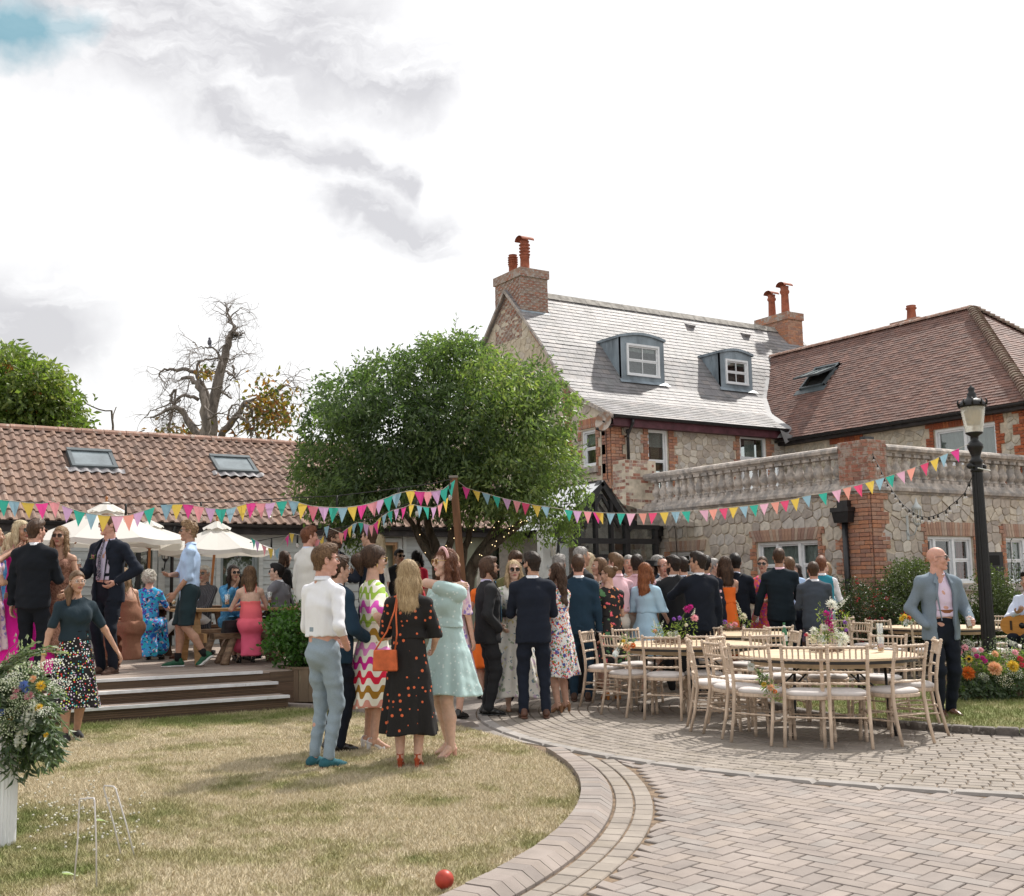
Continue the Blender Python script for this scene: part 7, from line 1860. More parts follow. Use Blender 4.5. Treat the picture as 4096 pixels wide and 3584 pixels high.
cC=['magenta','yellow','blue','teal','lilac','pink','red','yellow','blue','teal','lilac','pink','magenta','magenta','yellow','blue','teal','rose','coral','red','yellow','blue','teal','rose','coral','red','yellow','blue','teal','rose','coral','red','yellow','blue','teal','rose','coral','red','yellow','blue','teal','rose','coral','red','yellow','blue']
pC=pC[:13]+pC[14:];cC=cC[:13]+cC[14:]
bunting('long bunting from the timber post across the courtyard to the lamp post',pC,cC,Zp-.1,dpt((lp[0],lp[1],2.5))-.05,x0=915,x1=1935,seed=3,ends=(tuple(pt+Vector((.03,-.03,-.03))),tuple(Vector(AD(1938,888,dpt((lp[0],lp[1],2.5)))))),flagw=.118,flagh=.16)
pD=z6([(75,1330),(105,1312),(268,1350),(295,1345),(325,1270),(418,1310),(445,1290),(475,1268),(500,1250),(540,1243),(575,1255),(605,1262),(635,1245),(655,1220),(690,1195),(722,1175),(765,1160),(810,1150),(860,1130),(910,1140),(950,1147),(1000,1150),(1040,1130),(1075,1100)])
bunting('lower bunting looping from the barn past the three men to the timber post',[(506,1078),(514,1082),(528,1092),(541,1097),(555,1098)]+pD,['teal','lilac','pink','yellow','blue','magenta','yellow','pink','yellow','blue','coral','magenta','yellow','blue','teal','lilac','pink','magenta','yellow','blue','teal','lilac','magenta','yellow','blue','teal','lilac','pink','yellow'],15.5,12.8,x0=500,x1=895,seed=4,flagw=.11,flagh=.15)
m_bulb=glassmat('bulb_glass',(.9,.88,.85),.05,1.)
def festoon(label,pts,Z0,Z1,bulbs,name='festoon_lights',r=.032,ends=(),cm=None,drop=0.,hang=False):
 xa,xb=pts[0][0],pts[-1][0];P3=[Vector(AD(x,y,Z0+(Z1-Z0)*(x-xa)/(xb-xa)))for x,y in pts]
 e=empty(name,tuple(P3[0]),0,label,'string lights');o=Vector(e.location);m_=MB();full=[Vector(q)for q in ends[:1]]+P3+[Vector(q)for q in ends[1:]]
 m_.tube([tuple(p-o)for p in full],.006,6,cap=False);m_.build('cable',cm or m_cable,e)
 for i in bulbs:
  if isinstance(i,tuple):p=Vector(AD(i[0],i[1],Z0+(Z1-Z0)*(i[0]-xa)/(xb-xa)))-o
  else:p=P3[i]-o
  s_=MB();s_.tube([tuple(p),tuple(p-Vector((0,0,.045+drop)))],[.012,.014],8);so=s_.build('lamp_holder',m_cable,e)
  b_=MB();c=p-Vector((0,0,.045+drop+r*(1. if not hang else 1.2)));b_.ball(tuple(c),(r,r,r*(1.5 if hang else 1.)),10);b_.build('bulb',m_bulb,so)
 return e
pv2=z2([(980,1120),(1000,1185),(1017,1243),(1045,1297),(1073,1348),(1093,1395),(1113,1430),(1143,1470),(1166,1505),(1197,1543),(1218,1570),(1261,1605),(1290,1625),(1320,1645),(1350,1655),(1396,1658),(1428,1650),(1458,1640),(1513,1612),(1537,1585),(1588,1545),(1643,1490),(1672,1425),(1700,1370)])
festoon('festoon of round bulbs swooping from the brick pier down to the lamp post',pv2,dpt((TU,TV+.3,4.)),dpt((lp[0],lp[1],2.4)),list(range(1,23)),r=.03)
festoon('black festoon cable with hanging bulbs running left from the timber post',[(-30,1000),(0,1002),(90,1005),(170,1007),(250,1008),(330,1008),(400,1005),(480,1003),(545,998),(600,995),(670,992),(740,984),(800,976),(860,968),(905,958)],11.6,12.7,[(85,1003),(252,1008),(402,1005),(543,998),(674,991),(797,977),(900,966)],drop=.09,hang=True,r=.026)
festoon('lower festoon cable with hanging bulbs behind the bunting left of the timber post',[(500,1085),(545,1076),(600,1068),(700,1052),(765,1028),(830,1002),(895,978)],15.8,12.8,[(543,1077),(595,1068),(708,1047),(770,1026),(834,1001)],drop=.08,hang=True,r=.026)
m_wire=mat('white_wire',(.55,.53,.53),.4,.05,4)
def hoop(pts,label):
 a,b=Vector(G(*pts[0])),Vector(G(*pts[3]));Za,Zb_=dpt((a.x,a.y,.15)),dpt((b.x,b.y,.15));p1,p2=Vector(AD(*pts[1],Za)),Vector(AD(*pts[2],Zb_))
 e=empty('croquet_hoop',tuple(a),0,label,'croquet hoop');m_=MB();o=Vector(a);bend=lambda u,v:u.lerp(v,.5)+RGT*.004
 m_.tube([tuple(x-o)for x in(a,bend(a,p1),p1-(p1-a).normalized()*.012,p1+(p2-p1).normalized()*.01,p2-(p2-p1).normalized()*.01,p2-(p2-b).normalized()*.012,bend(b,p2),b)],.0042,8);m_.build('wire',m_wire,e)
hoop([(148,1768),(159,1598),(189,1596),(193,1783)],'thin white croquet hoop standing nearer the camera');hoop([(243,1714),(206,1571),(230,1573),(270,1717)],'thin white croquet hoop leaning to the left behind the other')
bb=Vector(G(889,1786));m_=MB();m_.ball((0,0,.047),.046,24);bo=m_.build('croquet_ball',mat('red_ball',(.42,.05,.03),.42,.3,6,.15,20,spots=(10,.6,(.5,.25,.15),.5)));bo.location=(bb.x,bb.y,.015);tag(bo,'scuffed red croquet ball on the lawn at the bottom edge','ball')
for x,y,s_,lb_ in((205,1641,.075,'pale fallen leaf on the lawn between the croquet hoops'),(140,1748,.08,'pale green fallen leaf beside the foot of the nearer croquet hoop')):
 p=Vector(G(x,y,.035));m_=MB();V=[];n=8
 for i in range(n+1):t=i/n;w_=s_*.22*math.sin(math.pi*t);V+=[((t-.5)*s_,-w_,.012*math.sin(t*4)),((t-.5)*s_,0,-.003),((t-.5)*s_,w_,.01*math.cos(t*3))]
 m_.add(V,[(3*i+k,3*i+3+k,3*i+4+k,3*i+1+k)for i in range(n)for k in(0,1)],.8,smooth=True);o=m_.build('fallen_leaf',leafmat('pale_leaf',[(.35,.42,.3),(.5,.55,.42)],.3)if 'pale_leaf' not in MATS else MATS['pale_leaf']);o.location=p;o.rotation_euler=(.1,.1,-.4);tag(o,lb_,'leaf')
pq=Vector(on(1752,879,1,TV+.1));m_=MB();m_.box((-.02,-.06,0),(.22,.06,.05));m_.box((.02,-.03,-.03),(.08,.03,0.));o=m_.build('floodlight',m_black);o.location=(TU+.08,TV+.15,CPZ+.02);tag(o,'small black floodlight on top of the brick corner pier','light')
class Field:
 """scalar field on a grid; solids are blended in with a smooth union, then turned into a mesh by surface nets"""
 def __init__(s,lo,hi,h):
  s.h=h;s.lo=np.array(lo,float);n=np.maximum(4,np.ceil((np.array(hi)-s.lo)/h).astype(int)+1);s.n=n
  s.ax=[s.lo[i]+np.arange(n[i])*h for i in range(3)];s.f=np.full(n,.5,np.float32)
 def win(s,lo,hi,pad):
  i0=np.clip(np.floor((np.minimum(lo,hi)-pad-s.lo)/s.h).astype(int),0,s.n);i1=np.clip(np.ceil((np.maximum(lo,hi)+pad-s.lo)/s.h).astype(int)+1,0,s.n)
  sl=tuple(slice(a,b)for a,b in zip(i0,i1));X=s.ax[0][sl[0]][:,None,None];Y=s.ax[1][sl[1]][None,:,None];Z=s.ax[2][sl[2]][None,None,:]
  return sl,X,Y,Z
 def blend(s,sl,d,k,sub=False):
  f=s.f[sl];d=d.astype(np.float32)
  if f.size==0:return
  if sub:
   d=-d
   if k>0:h=np.maximum(k-np.abs(f-d),0)/k;s.f[sl]=np.maximum(f,d)+h*h*k*.25
   else:s.f[sl]=np.maximum(f,d)
  else:
   if k>0:h=np.maximum(k-np.abs(f-d),0)/k;s.f[sl]=np.minimum(f,d)-h*h*k*.25
   else:s.f[sl]=np.minimum(f,d)
 def cone(s,a,b,ra,rb,k=.02,flat=None,sub=False):
  """tapered capsule; flat=(axis vector, factor) squeezes it along that axis"""
  a,b=np.array(a,float),np.array(b,float);R=max(ra,rb)*1.02+k
  sl,X,Y,Z=s.win(np.minimum(a,b)-R,np.maximum(a,b)+R,.03);X,Y,Z=X-a[0],Y-a[1],Z-a[2];ba=b-a
  if flat:
   n,q=np.array(flat[0],float),flat[1];n=n/np.linalg.norm(n);dn=(X*n[0]+Y*n[1]+Z*n[2]);w=(1/q-1);X,Y,Z=X+n[0]*dn*w,Y+n[1]*dn*w,Z+n[2]*dn*w;ba=ba+n*(ba@n)*w
  L2=max(ba@ba,1e-9);t=np.clip((X*ba[0]+Y*ba[1]+Z*ba[2])/L2,0,1)
  d=np.sqrt((X-ba[0]*t)**2+(Y-ba[1]*t)**2+(Z-ba[2]*t)**2)-(ra+(rb-ra)*t)
  if flat:d=d*(.5+.5*flat[1])
  s.blend(sl,d,k,sub);return s
 def chain(s,P,R,k=.02,flat=None):
  for i in range(len(P)-1):s.cone(P[i],P[i+1],R[i],R[i+1],k,flat)
  return s
 def ell(s,c,R,k=.02,sub=False,rz=0.,rx=0.):
  c,R=np.array(c,float),np.array(R,float);m=R.max()+k;sl,X,Y,Z=s.win(c-m,c+m,.02);X,Y,Z=X-c[0],Y-c[1],Z-c[2]
  if rz:cs,sn=math.cos(-rz),math.sin(-rz);X,Y=X*cs-Y*sn,X*sn+Y*cs
  if rx:cs,sn=math.cos(-rx),math.sin(-rx);Y,Z=Y*cs-Z*sn,Y*sn+Z*cs
  k0=np.sqrt((X/R[0])**2+(Y/R[1])**2+(Z/R[2])**2);k1=np.sqrt((X/R[0]**2)**2+(Y/R[1]**2)**2+(Z/R[2]**2)**2);d=k0*(k0-1)/np.maximum(k1,1e-5)
  s.blend(sl,d,k,sub);return s
 def grid(s):return s.ax[0][:,None,None],s.ax[1][None,:,None],s.ax[2][None,None,:]
 def clip(s,d):s.f=np.maximum(s.f,d.astype(np.float32));return s
 def above(s,z):X,Y,Z=s.grid();return s.clip(z-Z+0*X)
 def plane(s,p,n):X,Y,Z=s.grid();n=np.array(n,float)/np.linalg.norm(n);return s.clip((X-p[0])*n[0]+(Y-p[1])*n[1]+(Z-p[2])*n[2])
 def wrinkle(s,amp,freq,seed,n=5,aniso=(1,1,1)):
  g=np.random.default_rng(seed);X,Y,Z=s.grid();w=0
  for i in range(n):k=g.normal(size=3)*freq*np.array(aniso);w=w+np.sin(k[0]*X+k[1]*Y+k[2]*Z+g.uniform(0,6.28)+1.3*np.sin(k[1]*.4*X+k[2]*.3*Z))
  s.f=s.f+(amp*w/math.sqrt(n)).astype(np.float32);return s
 def mesh(s):
  f=s.f.copy();f[0]=f[-1]=.1;f[:,0]=f[:,-1]=.1;f[:,:,0]=f[:,:,-1]=.1
  return nets(f,s.lo,s.h)
def nets(f,lo,h):
 ins=f<0;nx,ny,nz=f.shape
 c=ins[:-1,:-1,:-1].astype(np.int8)
 for dx in(0,1):
  for dy in(0,1):
   for dz in(0,1):
    if dx+dy+dz:c=c+ins[dx:nx-1+dx,dy:ny-1+dy,dz:nz-1+dz]
 cells=np.argwhere((c>0)&(c<8))
 if len(cells)==0:return np.zeros((0,3)),np.zeros((0,4),int)
 idx=np.full((nx-1,ny-1,nz-1),-1,np.int64);idx[tuple(cells.T)]=np.arange(len(cells))
 acc=np.zeros((len(cells),3));cnt=np.zeros(len(cells))
 cor=[(0,0,0),(1,0,0),(0,1,0),(1,1,0),(0,0,1),(1,0,1),(0,1,1),(1,1,1)]
 val=[f[cells[:,0]+a,cells[:,1]+b,cells[:,2]+d]for a,b,d in cor]
 for i,j in((0,1),(2,3),(4,5),(6,7),(0,2),(1,3),(4,6),(5,7),(0,4),(1,5),(2,6),(3,7)):
  a,b=val[i],val[j];m=(a<0)!=(b<0);t=np.where(m,a/np.where(np.abs(a-b)<1e-9,1,a-b),0)
  p=np.array(cor[i])[None]+(np.array(cor[j])-np.array(cor[i]))[None]*t[:,None];acc+=p*m[:,None];cnt+=m
 V=(cells+acc/np.maximum(cnt,1)[:,None])*h+lo;Q=[]
 for ax in range(3):
  sl0=[slice(None)]*3;sl1=[slice(None)]*3;sl0[ax]=slice(0,-1);sl1[ax]=slice(1,None)
  a,b=ins[tuple(sl0)],ins[tuple(sl1)];e=np.argwhere(a!=b);o1,o2=[(1,2),(2,0),(0,1)][ax]
  ok=(e[:,o1]>0)&(e[:,o2]>0)&(e[:,o1]<f.shape[o1]-1)&(e[:,o2]<f.shape[o2]-1);e=e[ok];fl=a[tuple(e.T)]
  def g(d1,d2):q=e.copy();q[:,o1]-=d1;q[:,o2]-=d2;return idx[tuple(q.T)]
  q=np.stack([g(0,0),g(1,0),g(1,1),g(0,1)],1);q[~fl]=q[~fl][:,::-1];Q.append(q)
 Q=np.concatenate(Q);return V,Q[(Q>=0).all(1)]
def fmesh(name,parts,mats,parent,mi=None,**kw):
 """parts: list of (V, Q); joined into one object"""
 Vs,Qs,MI,n=[],[],[],0
 for k,(V,Q)in enumerate(parts):
  if len(V)==0:continue
  Vs.append(V);Qs.append(np.asarray(Q)+n);n+=len(V);MI.append(np.full(len(Q),0 if mi is None else mi[k]))
 if not Vs:return None
 V=np.concatenate(Vs).astype(np.float32);Q=np.concatenate(Qs).astype(np.int32);MI=np.concatenate(MI).astype(np.int32)
 me=bpy.data.meshes.new(name);me.vertices.add(len(V));me.vertices.foreach_set('co',V.ravel());me.loops.add(Q.size);me.loops.foreach_set('vertex_index',Q.ravel())
 me.polygons.add(len(Q));me.polygons.foreach_set('loop_start',np.arange(0,Q.size,4,dtype=np.int32));me.polygons.foreach_set('material_index',MI);me.update();me.validate()
 me.polygons.foreach_set('use_smooth',np.ones(len(me.polygons),bool))
 for m in mats:me.materials.append(m)
 o=ob(name,me,parent);return tag(o,**kw)if kw else o
def skinmat(name,c):return mat('skin_'+name,c,.55,.08,30,.15,160,spec=.35,sss=.12)
SK={'fair':skinmat('fair',(.56,.34,.255)),'pink':skinmat('pink',(.58,.32,.25)),'tan':skinmat('tan',(.45,.26,.18)),'olive':skinmat('olive',(.4,.24,.165)),'pale':skinmat('pale',(.62,.41,.32)),'legs':skinmat('legs',(.46,.27,.19))}
m_lip=mat('lips',(.4,.13,.11),.45);m_eye=mat('eye_white',(.65,.62,.6),.2);m_iris=mat('iris',(.03,.025,.02),.2);
def hairmat(name,c,c2):
 if 'hair_'+name in MATS:return MATS['hair_'+name]
 m=bpy.data.materials.new('hair_'+name);m.use_nodes=True;w=NT(m.node_tree);tc=w.n('ShaderNodeTexCoord').outputs['Object']
 n1=w.noise(w.map(tc,(1,1,.1)),150,3,.6);n2=w.noise(w.map(tc,(1,1,.3)),22,3,.6);at=w.n('ShaderNodeAttribute',attribute_name='tint').outputs['Fac']
 f=w.math('ADD',w.math('MULTIPLY',n1,.6),w.math('MULTIPLY',n2,.4));f=w.math('ADD',f,w.math('MULTIPLY',at,.12))
 col=w.mix(w.ramp(f,((.38,0),(.64,1))),c2,c);bp=w.n('ShaderNodeBump',I={'Strength':.7,'Distance':.004,'Height':n1})
 b=w.n('ShaderNodeBsdfPrincipled',I={'Base Color':col,'Roughness':.55,'Specular IOR Level':.22,'Normal':bp.outputs[0]});o=w.n('ShaderNodeOutputMaterial');w.link(b.outputs[0],o.inputs[0]);MATS['hair_'+name]=m;return m
HM={'brown':hairmat('brown',(.1,.055,.033),(.025,.014,.01)),'dark':hairmat('dark',(.038,.024,.018),(.01,.007,.006)),'black':hairmat('black',(.018,.013,.012),(.008,.007,.007)),'blonde':hairmat('blonde',(.6,.46,.28),(.28,.19,.1)),'lightblonde':hairmat('lightblonde',(.7,.6,.42),(.38,.29,.17)),'dkblonde':hairmat('dkblonde',(.36,.235,.13),(.15,.09,.05)),'ginger':hairmat('ginger',(.34,.13,.055),(.14,.05,.025)),'auburn':hairmat('auburn',(.21,.085,.045),(.08,.032,.02)),'grey':hairmat('grey',(.38,.36,.34),(.16,.15,.145)),'silver':hairmat('silver',(.68,.65,.58),(.36,.33,.28)),'lightbrown':hairmat('lightbrown',(.21,.125,.07),(.065,.038,.022))}
def cloth(name,c,var=.12,rough=.88,weave=260,c2=None,bump=.3):
 key='cloth_'+name
 if key in MATS:return MATS[key]
 m=bpy.data.materials.new(key);m.use_nodes=True;w=NT(m.node_tree);tc=w.n('ShaderNodeTexCoord').outputs['Object']
 n1=w.noise(tc,weave,2,.7);n2=w.noise(w.map(tc,(1,1,.45)),9,4,.6);cc=w.mix(n1,tuple(x*(1-var)for x in c),c2 or tuple(min(1,x*(1+var))for x in c))
 b=w.n('ShaderNodeBsdfPrincipled',I={'Base Color':cc,'Roughness':rough,'Specular IOR Level':.2});b.inputs['Sheen Weight'].default_value=.02
 bp=w.n('ShaderNodeBump',I={'Strength':bump*2,'Distance':.02,'Height':n2});w.link(bp.outputs[0],b.inputs['Normal']);o=w.n('ShaderNodeOutputMaterial');w.link(b.outputs[0],o.inputs[0]);MATS[key]=m;return m
def pattern(name,kind,cols,scale=20,thr=.3,base=(.8,.8,.75),**k):
 key='print_'+name
 if key in MATS:return MATS[key]
 m=bpy.data.materials.new(key);m.use_nodes=True;w=NT(m.node_tree);tc=w.n('ShaderNodeTexCoord').outputs['Object'];c=None
 if kind=='dots':
  c=w.mix(0.,base,base);
  v=w.n('ShaderNodeTexVoronoi',I={'Vector':tc,'Scale':scale,'Randomness':k.get('rnd',.8)});f=w.math('LESS_THAN',v.outputs['Distance'],thr)
  if len(cols)==1:c=w.mix(f,base,cols[0])
  else:
   r=w.n('ShaderNodeSeparateColor',I={0:v.outputs['Color']}).outputs[0];cr=w.ramp(r,[(i/len(cols),cc)for i,cc in enumerate(cols)],'CONSTANT');c=w.mix(f,base,cr)
 elif kind=='floral':
  c=w.mix(0.,base,base);nz=w.noise(tc,scale*2.2,2,.6,out=1);tcd=w.vmath('ADD',tc,w.vmath('SCALE',w.vmath('SUBTRACT',nz,(.5,.5,.5)),.9/scale))
  for i,cc in enumerate(cols):
   v=w.n('ShaderNodeTexVoronoi',I={'Vector':w.map(tcd,loc=(i*3.1,i*1.7,i*2.3)),'Scale':scale*(1+.22*i),'Randomness':1.});c=w.mix(w.math('LESS_THAN',v.outputs['Distance'],thr*(1-.06*i)),c,cc)
 elif kind=='wave':
  s=w.n('ShaderNodeSeparateXYZ',I={0:tc});per=k.get('per',.125);lam=k.get('lam',.085)
  u=w.math('MULTIPLY',w.math('ADD',s.outputs[0],w.math('MULTIPLY',s.outputs[1],.9)),2*math.pi/lam)
  sn=w.math('SINE',u);sq=w.math('MULTIPLY',sn,w.math('SUBTRACT',1.5,w.math('MULTIPLY',.5,w.math('MULTIPLY',sn,sn))));zz=w.math('DIVIDE',w.math('ADD',s.outputs[2],w.math('MULTIPLY',sq,per*.23)),per)
  fr=w.math('FRACT',zz);band=w.math('LESS_THAN',fr,.5);row=w.math('FRACT',w.math('DIVIDE',w.math('ADD',w.math('FLOOR',zz),.5),len(cols)))
  c=w.mix(band,base,w.ramp(row,[(i/len(cols),cc)for i,cc in enumerate(cols)],'CONSTANT'))
 elif kind=='stripe':
  s=w.n('ShaderNodeSeparateXYZ',I={0:tc});fr=w.math('FRACT',w.math('MULTIPLY',s.outputs[0],scale));c=w.mix(w.math('LESS_THAN',fr,thr),base,cols[0])
 elif kind=='zebra':
  n=w.noise(tc,scale,1,.4,dist=1.5);c=w.ramp(n,[(0.,base),(.46,cols[0]),(.53,base),(.6,cols[0])],'CONSTANT')
 elif kind=='ombre':
  s=w.n('ShaderNodeSeparateXYZ',I={0:tc});c=w.mix(w.ramp(w.math('DIVIDE',s.outputs[2],k.get('h',1.)),((k.get('a',.2),0),(k.get('b',.8),1))),cols[0],base)
 n2=w.noise(w.map(tc,(1,1,.4)),9,4,.6);b=w.n('ShaderNodeBsdfPrincipled',I={'Base Color':c,'Roughness':.8,'Specular IOR Level':.25})
 bp=w.n('ShaderNodeBump',I={'Strength':.6,'Distance':.02,'Height':n2});w.link(bp.outputs[0],b.inputs['Normal']);o=w.n('ShaderNodeOutputMaterial');w.link(b.outputs[0],o.inputs[0]);MATS[key]=m;return m
m_lens=mat('sunglass_lens',(.02,.018,.017),.08,.1,5,spec=.8);m_tort=mat('tortoise_frame',(.16,.06,.02),.3,.5,60);m_gold=mat('gold',(.7,.5,.2),.3,metal=1.)
def head_template(fem,h):
 F=Field((-.11,-.14,-.21),(.11,.14,.15),h);w=.94 if fem else 1.
 F.ell((0,-.014,.032),(.074*w,.094,.088),.01).ell((0,.028,-.032),(.055*w,.062,.078),.03)
 F.cone((-.05*w,-.01,-.052),(0,.058,-.096),.02,.02,.02).cone((.05*w,-.01,-.052),(0,.058,-.096),.02,.02,.02)
 F.ell((0,.07,-.098),(.022 if not fem else .017,.018,.016),.012)
 F.cone((-.028,.082,.03),(.028,.082,.03),.011,.011,.015)
 F.ell((-.036,.056,-.022),(.027,.03,.026),.02).ell((.036,.056,-.022),(.027,.03,.026),.02)
 F.ell((-.031,.098,.01),(.015,.012,.011),.012,True).ell((.031,.098,.01),(.015,.012,.011),.012,True)
 F.cone((0,.088,.018),(0,.107,-.018),.0075,.0115,.01).ell((-.011,.096,-.024),(.008,.009,.007),.006).ell((.011,.096,-.024),(.008,.009,.007),.006)
 F.cone((-.019,.083,-.057),(.019,.083,-.057),.007,.007,.008,flat=((0,0,1),.8)).cone((-.012,.087,-.053),(.012,.087,-.053),.006,.006,.005).cone((-.012,.087,-.062),(.012,.087,-.062),.0065,.0065,.005)
 F.cone((-.03,.099,-.0575),(.03,.099,-.0575),.0035,.0035,.003,sub=True)
 for sx in(-1,1):F.ell((sx*.077*w,-.012,-.004),(.009,.02,.031),.006,rz=sx*.35);F.ell((sx*.084*w,-.006,.002),(.006,.01,.016),.003,True)
 rn=.046 if fem else .056
 F.cone((0,-.018,-.045),(0,-.034,-.19),rn,rn*1.05,.02)
 V,Q=F.mesh();c=V[Q].mean(1);mi=np.zeros(len(Q),int)
 mi[(np.abs(c[:,0])<.021)&(c[:,1]>.082)&(c[:,2]<-.047)&(c[:,2]>-.068)]=1
 br=(np.abs(np.abs(c[:,0])-.032)<.017)&(c[:,1]>.072)&(np.abs(c[:,2]-.034+.12*(np.abs(c[:,0])-.03))<.0042);mi[br]=2
 return V,Q,mi
HEADS={}
def head(fem,near):
 k=(fem,near)
 if k not in HEADS:HEADS[k]=head_template(fem,.0034 if near else .0055)
 return HEADS[k]
HANDS={}
def hand(mode):
 """right hand: wrist at the origin, fingers along -z, palm facing -x, thumb towards +y"""
 if mode in HANDS:return HANDS[mode]
 F=Field((-.11,-.06,-.21),(.04,.1,.03),.0042);F.cone((0,0,.02),(0,0,-.01),.022,.024,.01,flat=((1,0,0),.75));F.ell((.002,.002,-.048),(.016,.039,.05),.012)
 curl={'relax':(18,26,22),'grip':(38,62,48),'flat':(4,8,6),'fist':(60,80,60)}[mode]
 for i,(y,L)in enumerate(((.028,.07),(.01,.079),(-.008,.073),(-.025,.058))):
  p=np.array([0.,y,-.085]);a=0.
  for q,(fr,cu)in enumerate(zip((.45,.32,.23),curl)):
   a+=math.radians(cu*(1+.06*i));d=np.array([-math.sin(a),(y-0.)*1.2*(1-q*.3),-math.cos(a)]);d/=np.linalg.norm(d);n=p+d*L*fr;F.cone(p,n,.0088-.0007*q,.0082-.0008*q,.003);p=n
 if mode=='grip':th=[(-.004,.026,-.022),(-.022,.052,-.045),(-.045,.056,-.065),(-.066,.046,-.078)]
 elif mode=='fist':th=[(-.004,.028,-.025),(-.018,.046,-.055),(-.035,.036,-.08),(-.045,.022,-.095)]
 else:th=[(-.004,.026,-.02),(-.016,.048,-.045),(-.022,.056,-.07),(-.026,.058,-.094)]
 F.chain(th,[.013,.0105,.0092,.008],.006);HANDS[mode]=F.mesh();return HANDS[mode]
def nrm(v):v=np.asarray(v,float);return v/max(np.linalg.norm(v),1e-9)
def person(label,top=None,foot=None,Z=None,z0=0.,phi=0.,fem=False,H=None,wide=1.,skin='fair',hair=('short','brown'),head_yaw=0.,head_pitch=0.,arms=('down','down'),outfit=None,sit=None,glasses=None,lean=(0,0),stance=.085,step=0.,heel_up=0.,beard=None,grip=(None,None),extras=(),group=None,name='person',shoes=True,twist=0.,at=None,lod=None):
 if at is not None:p=AD(at[0],1180,at[1]);g=np.array([p[0],p[1],z0]);Hh=H
 elif foot is not None:
  g=G(foot[0],foot[1],z0);d=ray(*top);t=(g[0]*d[0]+g[1]*d[1])/(d[0]**2+d[1]**2);Hh=EYE+d[2]*t-z0
 elif at is None:
  p=AD(top[0],top[1],Z);g=np.array([p[0],p[1],z0]);Hh=p[2]-z0
 if sit is None:
  if H is None:H=Hh
  if not 1.5<H<2.:print('HEIGHT',label[:40],round(H,2))
  H=min(max(H,1.5),1.97)
 elif H is None:H=1.68
 if top is not None or at is not None:phi=phi+math.degrees(math.atan2(g[0],g[1]))-math.degrees(YAW)
 dist=dpt((g[0],g[1],1.2));near=dist<10.8 if lod is None else lod
 vox=.0095 if near else(.0125 if dist<13.5 else .0155)
 S=H/1.75;e=empty(name,(g[0],g[1],g[2]),-(YAW+math.radians(phi)),label,'person',group);seed=int(abs(top[0]if top else g[0]*100))%997
 of=outfit or{};female=fem
 up=nrm((lean[0],lean[1],1));rt=nrm((1,0,-lean[0]));tw=math.radians(twist);rt=nrm((math.cos(tw),-math.sin(tw),rt[2]));fw=np.cross(up,rt)
 if sit is None:P=np.array([0,0,.525*H])
 else:P=np.array([0,0,sit['z']+.105*S])
 N=P+up*.299*H;SH=(.1 if not fem else .084)*H*(.5+.5*wide);HW=(.047 if not fem else .048)*H*wide
 Sh=[N-up*.042*H+rt*sx*SH for sx in(-1,1)];Hp=[P+np.array([sx*HW,0,-.01])for sx in(-1,1)]
 Hc=N+up*.045*H*.9+nrm(up+np.array([0,.25,0]))*.062*H
 hs=H*.1335/.238*(1.02 if not fem else .98);hs=min(max(hs,.9),1.08)
 if sit is None:Hc=np.array([Hc[0],Hc[1],Hc[2]+(H-.124*hs-Hc[2])*(1 if abs(lean[1])+abs(lean[0])<.25 else 0)])
 Kn,An,Fy=[],[],[]
 for i,sx in enumerate((-1,1)):
  if sit is None:
   fy=step*(.5 if i else-.5);a=np.array([sx*stance*S,fy-.02,.075*S])
   if heel_up and i==0:a=a+np.array([0,-.05,heel_up])
   h=Hp[i];L1,L2=.245*H,.24*H;v=a-h;D=min(np.linalg.norm(v),(L1+L2)*.999);n=v/np.linalg.norm(v);x=(L1*L1-L2*L2+D*D)/(2*D);yy=math.sqrt(max(L1*L1-x*x,0));k=h+n*x+nrm(np.array([sx*.1,1,0])-n*np.dot(np.array([sx*.1,1,0]),n))*yy
  else:
   sp=sit.get('spread',.09);fwd=sit.get('fwd',.46)*S;k=np.array([sx*sp*S,fwd,sit['z']+.07*S]);a=np.array([sx*sp*S*1.1,fwd+sit.get('shin',-.02),.075*S])
   if sit.get('cross')and i==0:k=np.array([.05,fwd,sit['z']+.19*S]);a=np.array([.22,fwd+.22,sit['z']-.12])
  Kn.append(k);An.append(a);Fy.append(sx*.18)
 W_,E_,Hd=[],[],[]
 pres={'down':((.24,.02,.8),(.5,-1,0)),'pocket':((.19,.09,.93),(.7,-1,0)),'hip':((.165,.07,1.),(1,-.6,0)),'hold':((.13,.33,1.12),(.5,-.5,-1)),'holdlow':((.18,.26,.98),(.6,-.6,-1)),'chest':((.05,.27,1.19),(.7,-.2,-1)),'drink':((.09,.22,1.4),(.9,.3,-1)),'face':((.1,.13,1.42),(.8,.6,-.5)),'neck':((.1,-.01,1.44),(.25,1,-.75)),'behind':((.03,-.17,.92),(1,-.6,0)),'fold':((-.06,.24,1.1),(.8,.1,-.8)),'swing':((.33,.12,.86),(.6,-1,0)),'swingback':((.27,-.16,.84),(.5,-1,0)),'wide':((.4,.1,.88),(.5,-1,0)),'lap':((.06,.3,0.),(.8,-.6,-.3)),'table':((.12,.36,0.),(.8,-.3,-1)),'elbow':((.05,.3,0.),(.6,.3,-1)),'cuddle':((-.02,.26,1.14),(.7,0,-1)),'phone':((.04,.28,1.26),(.5,0,-1))}
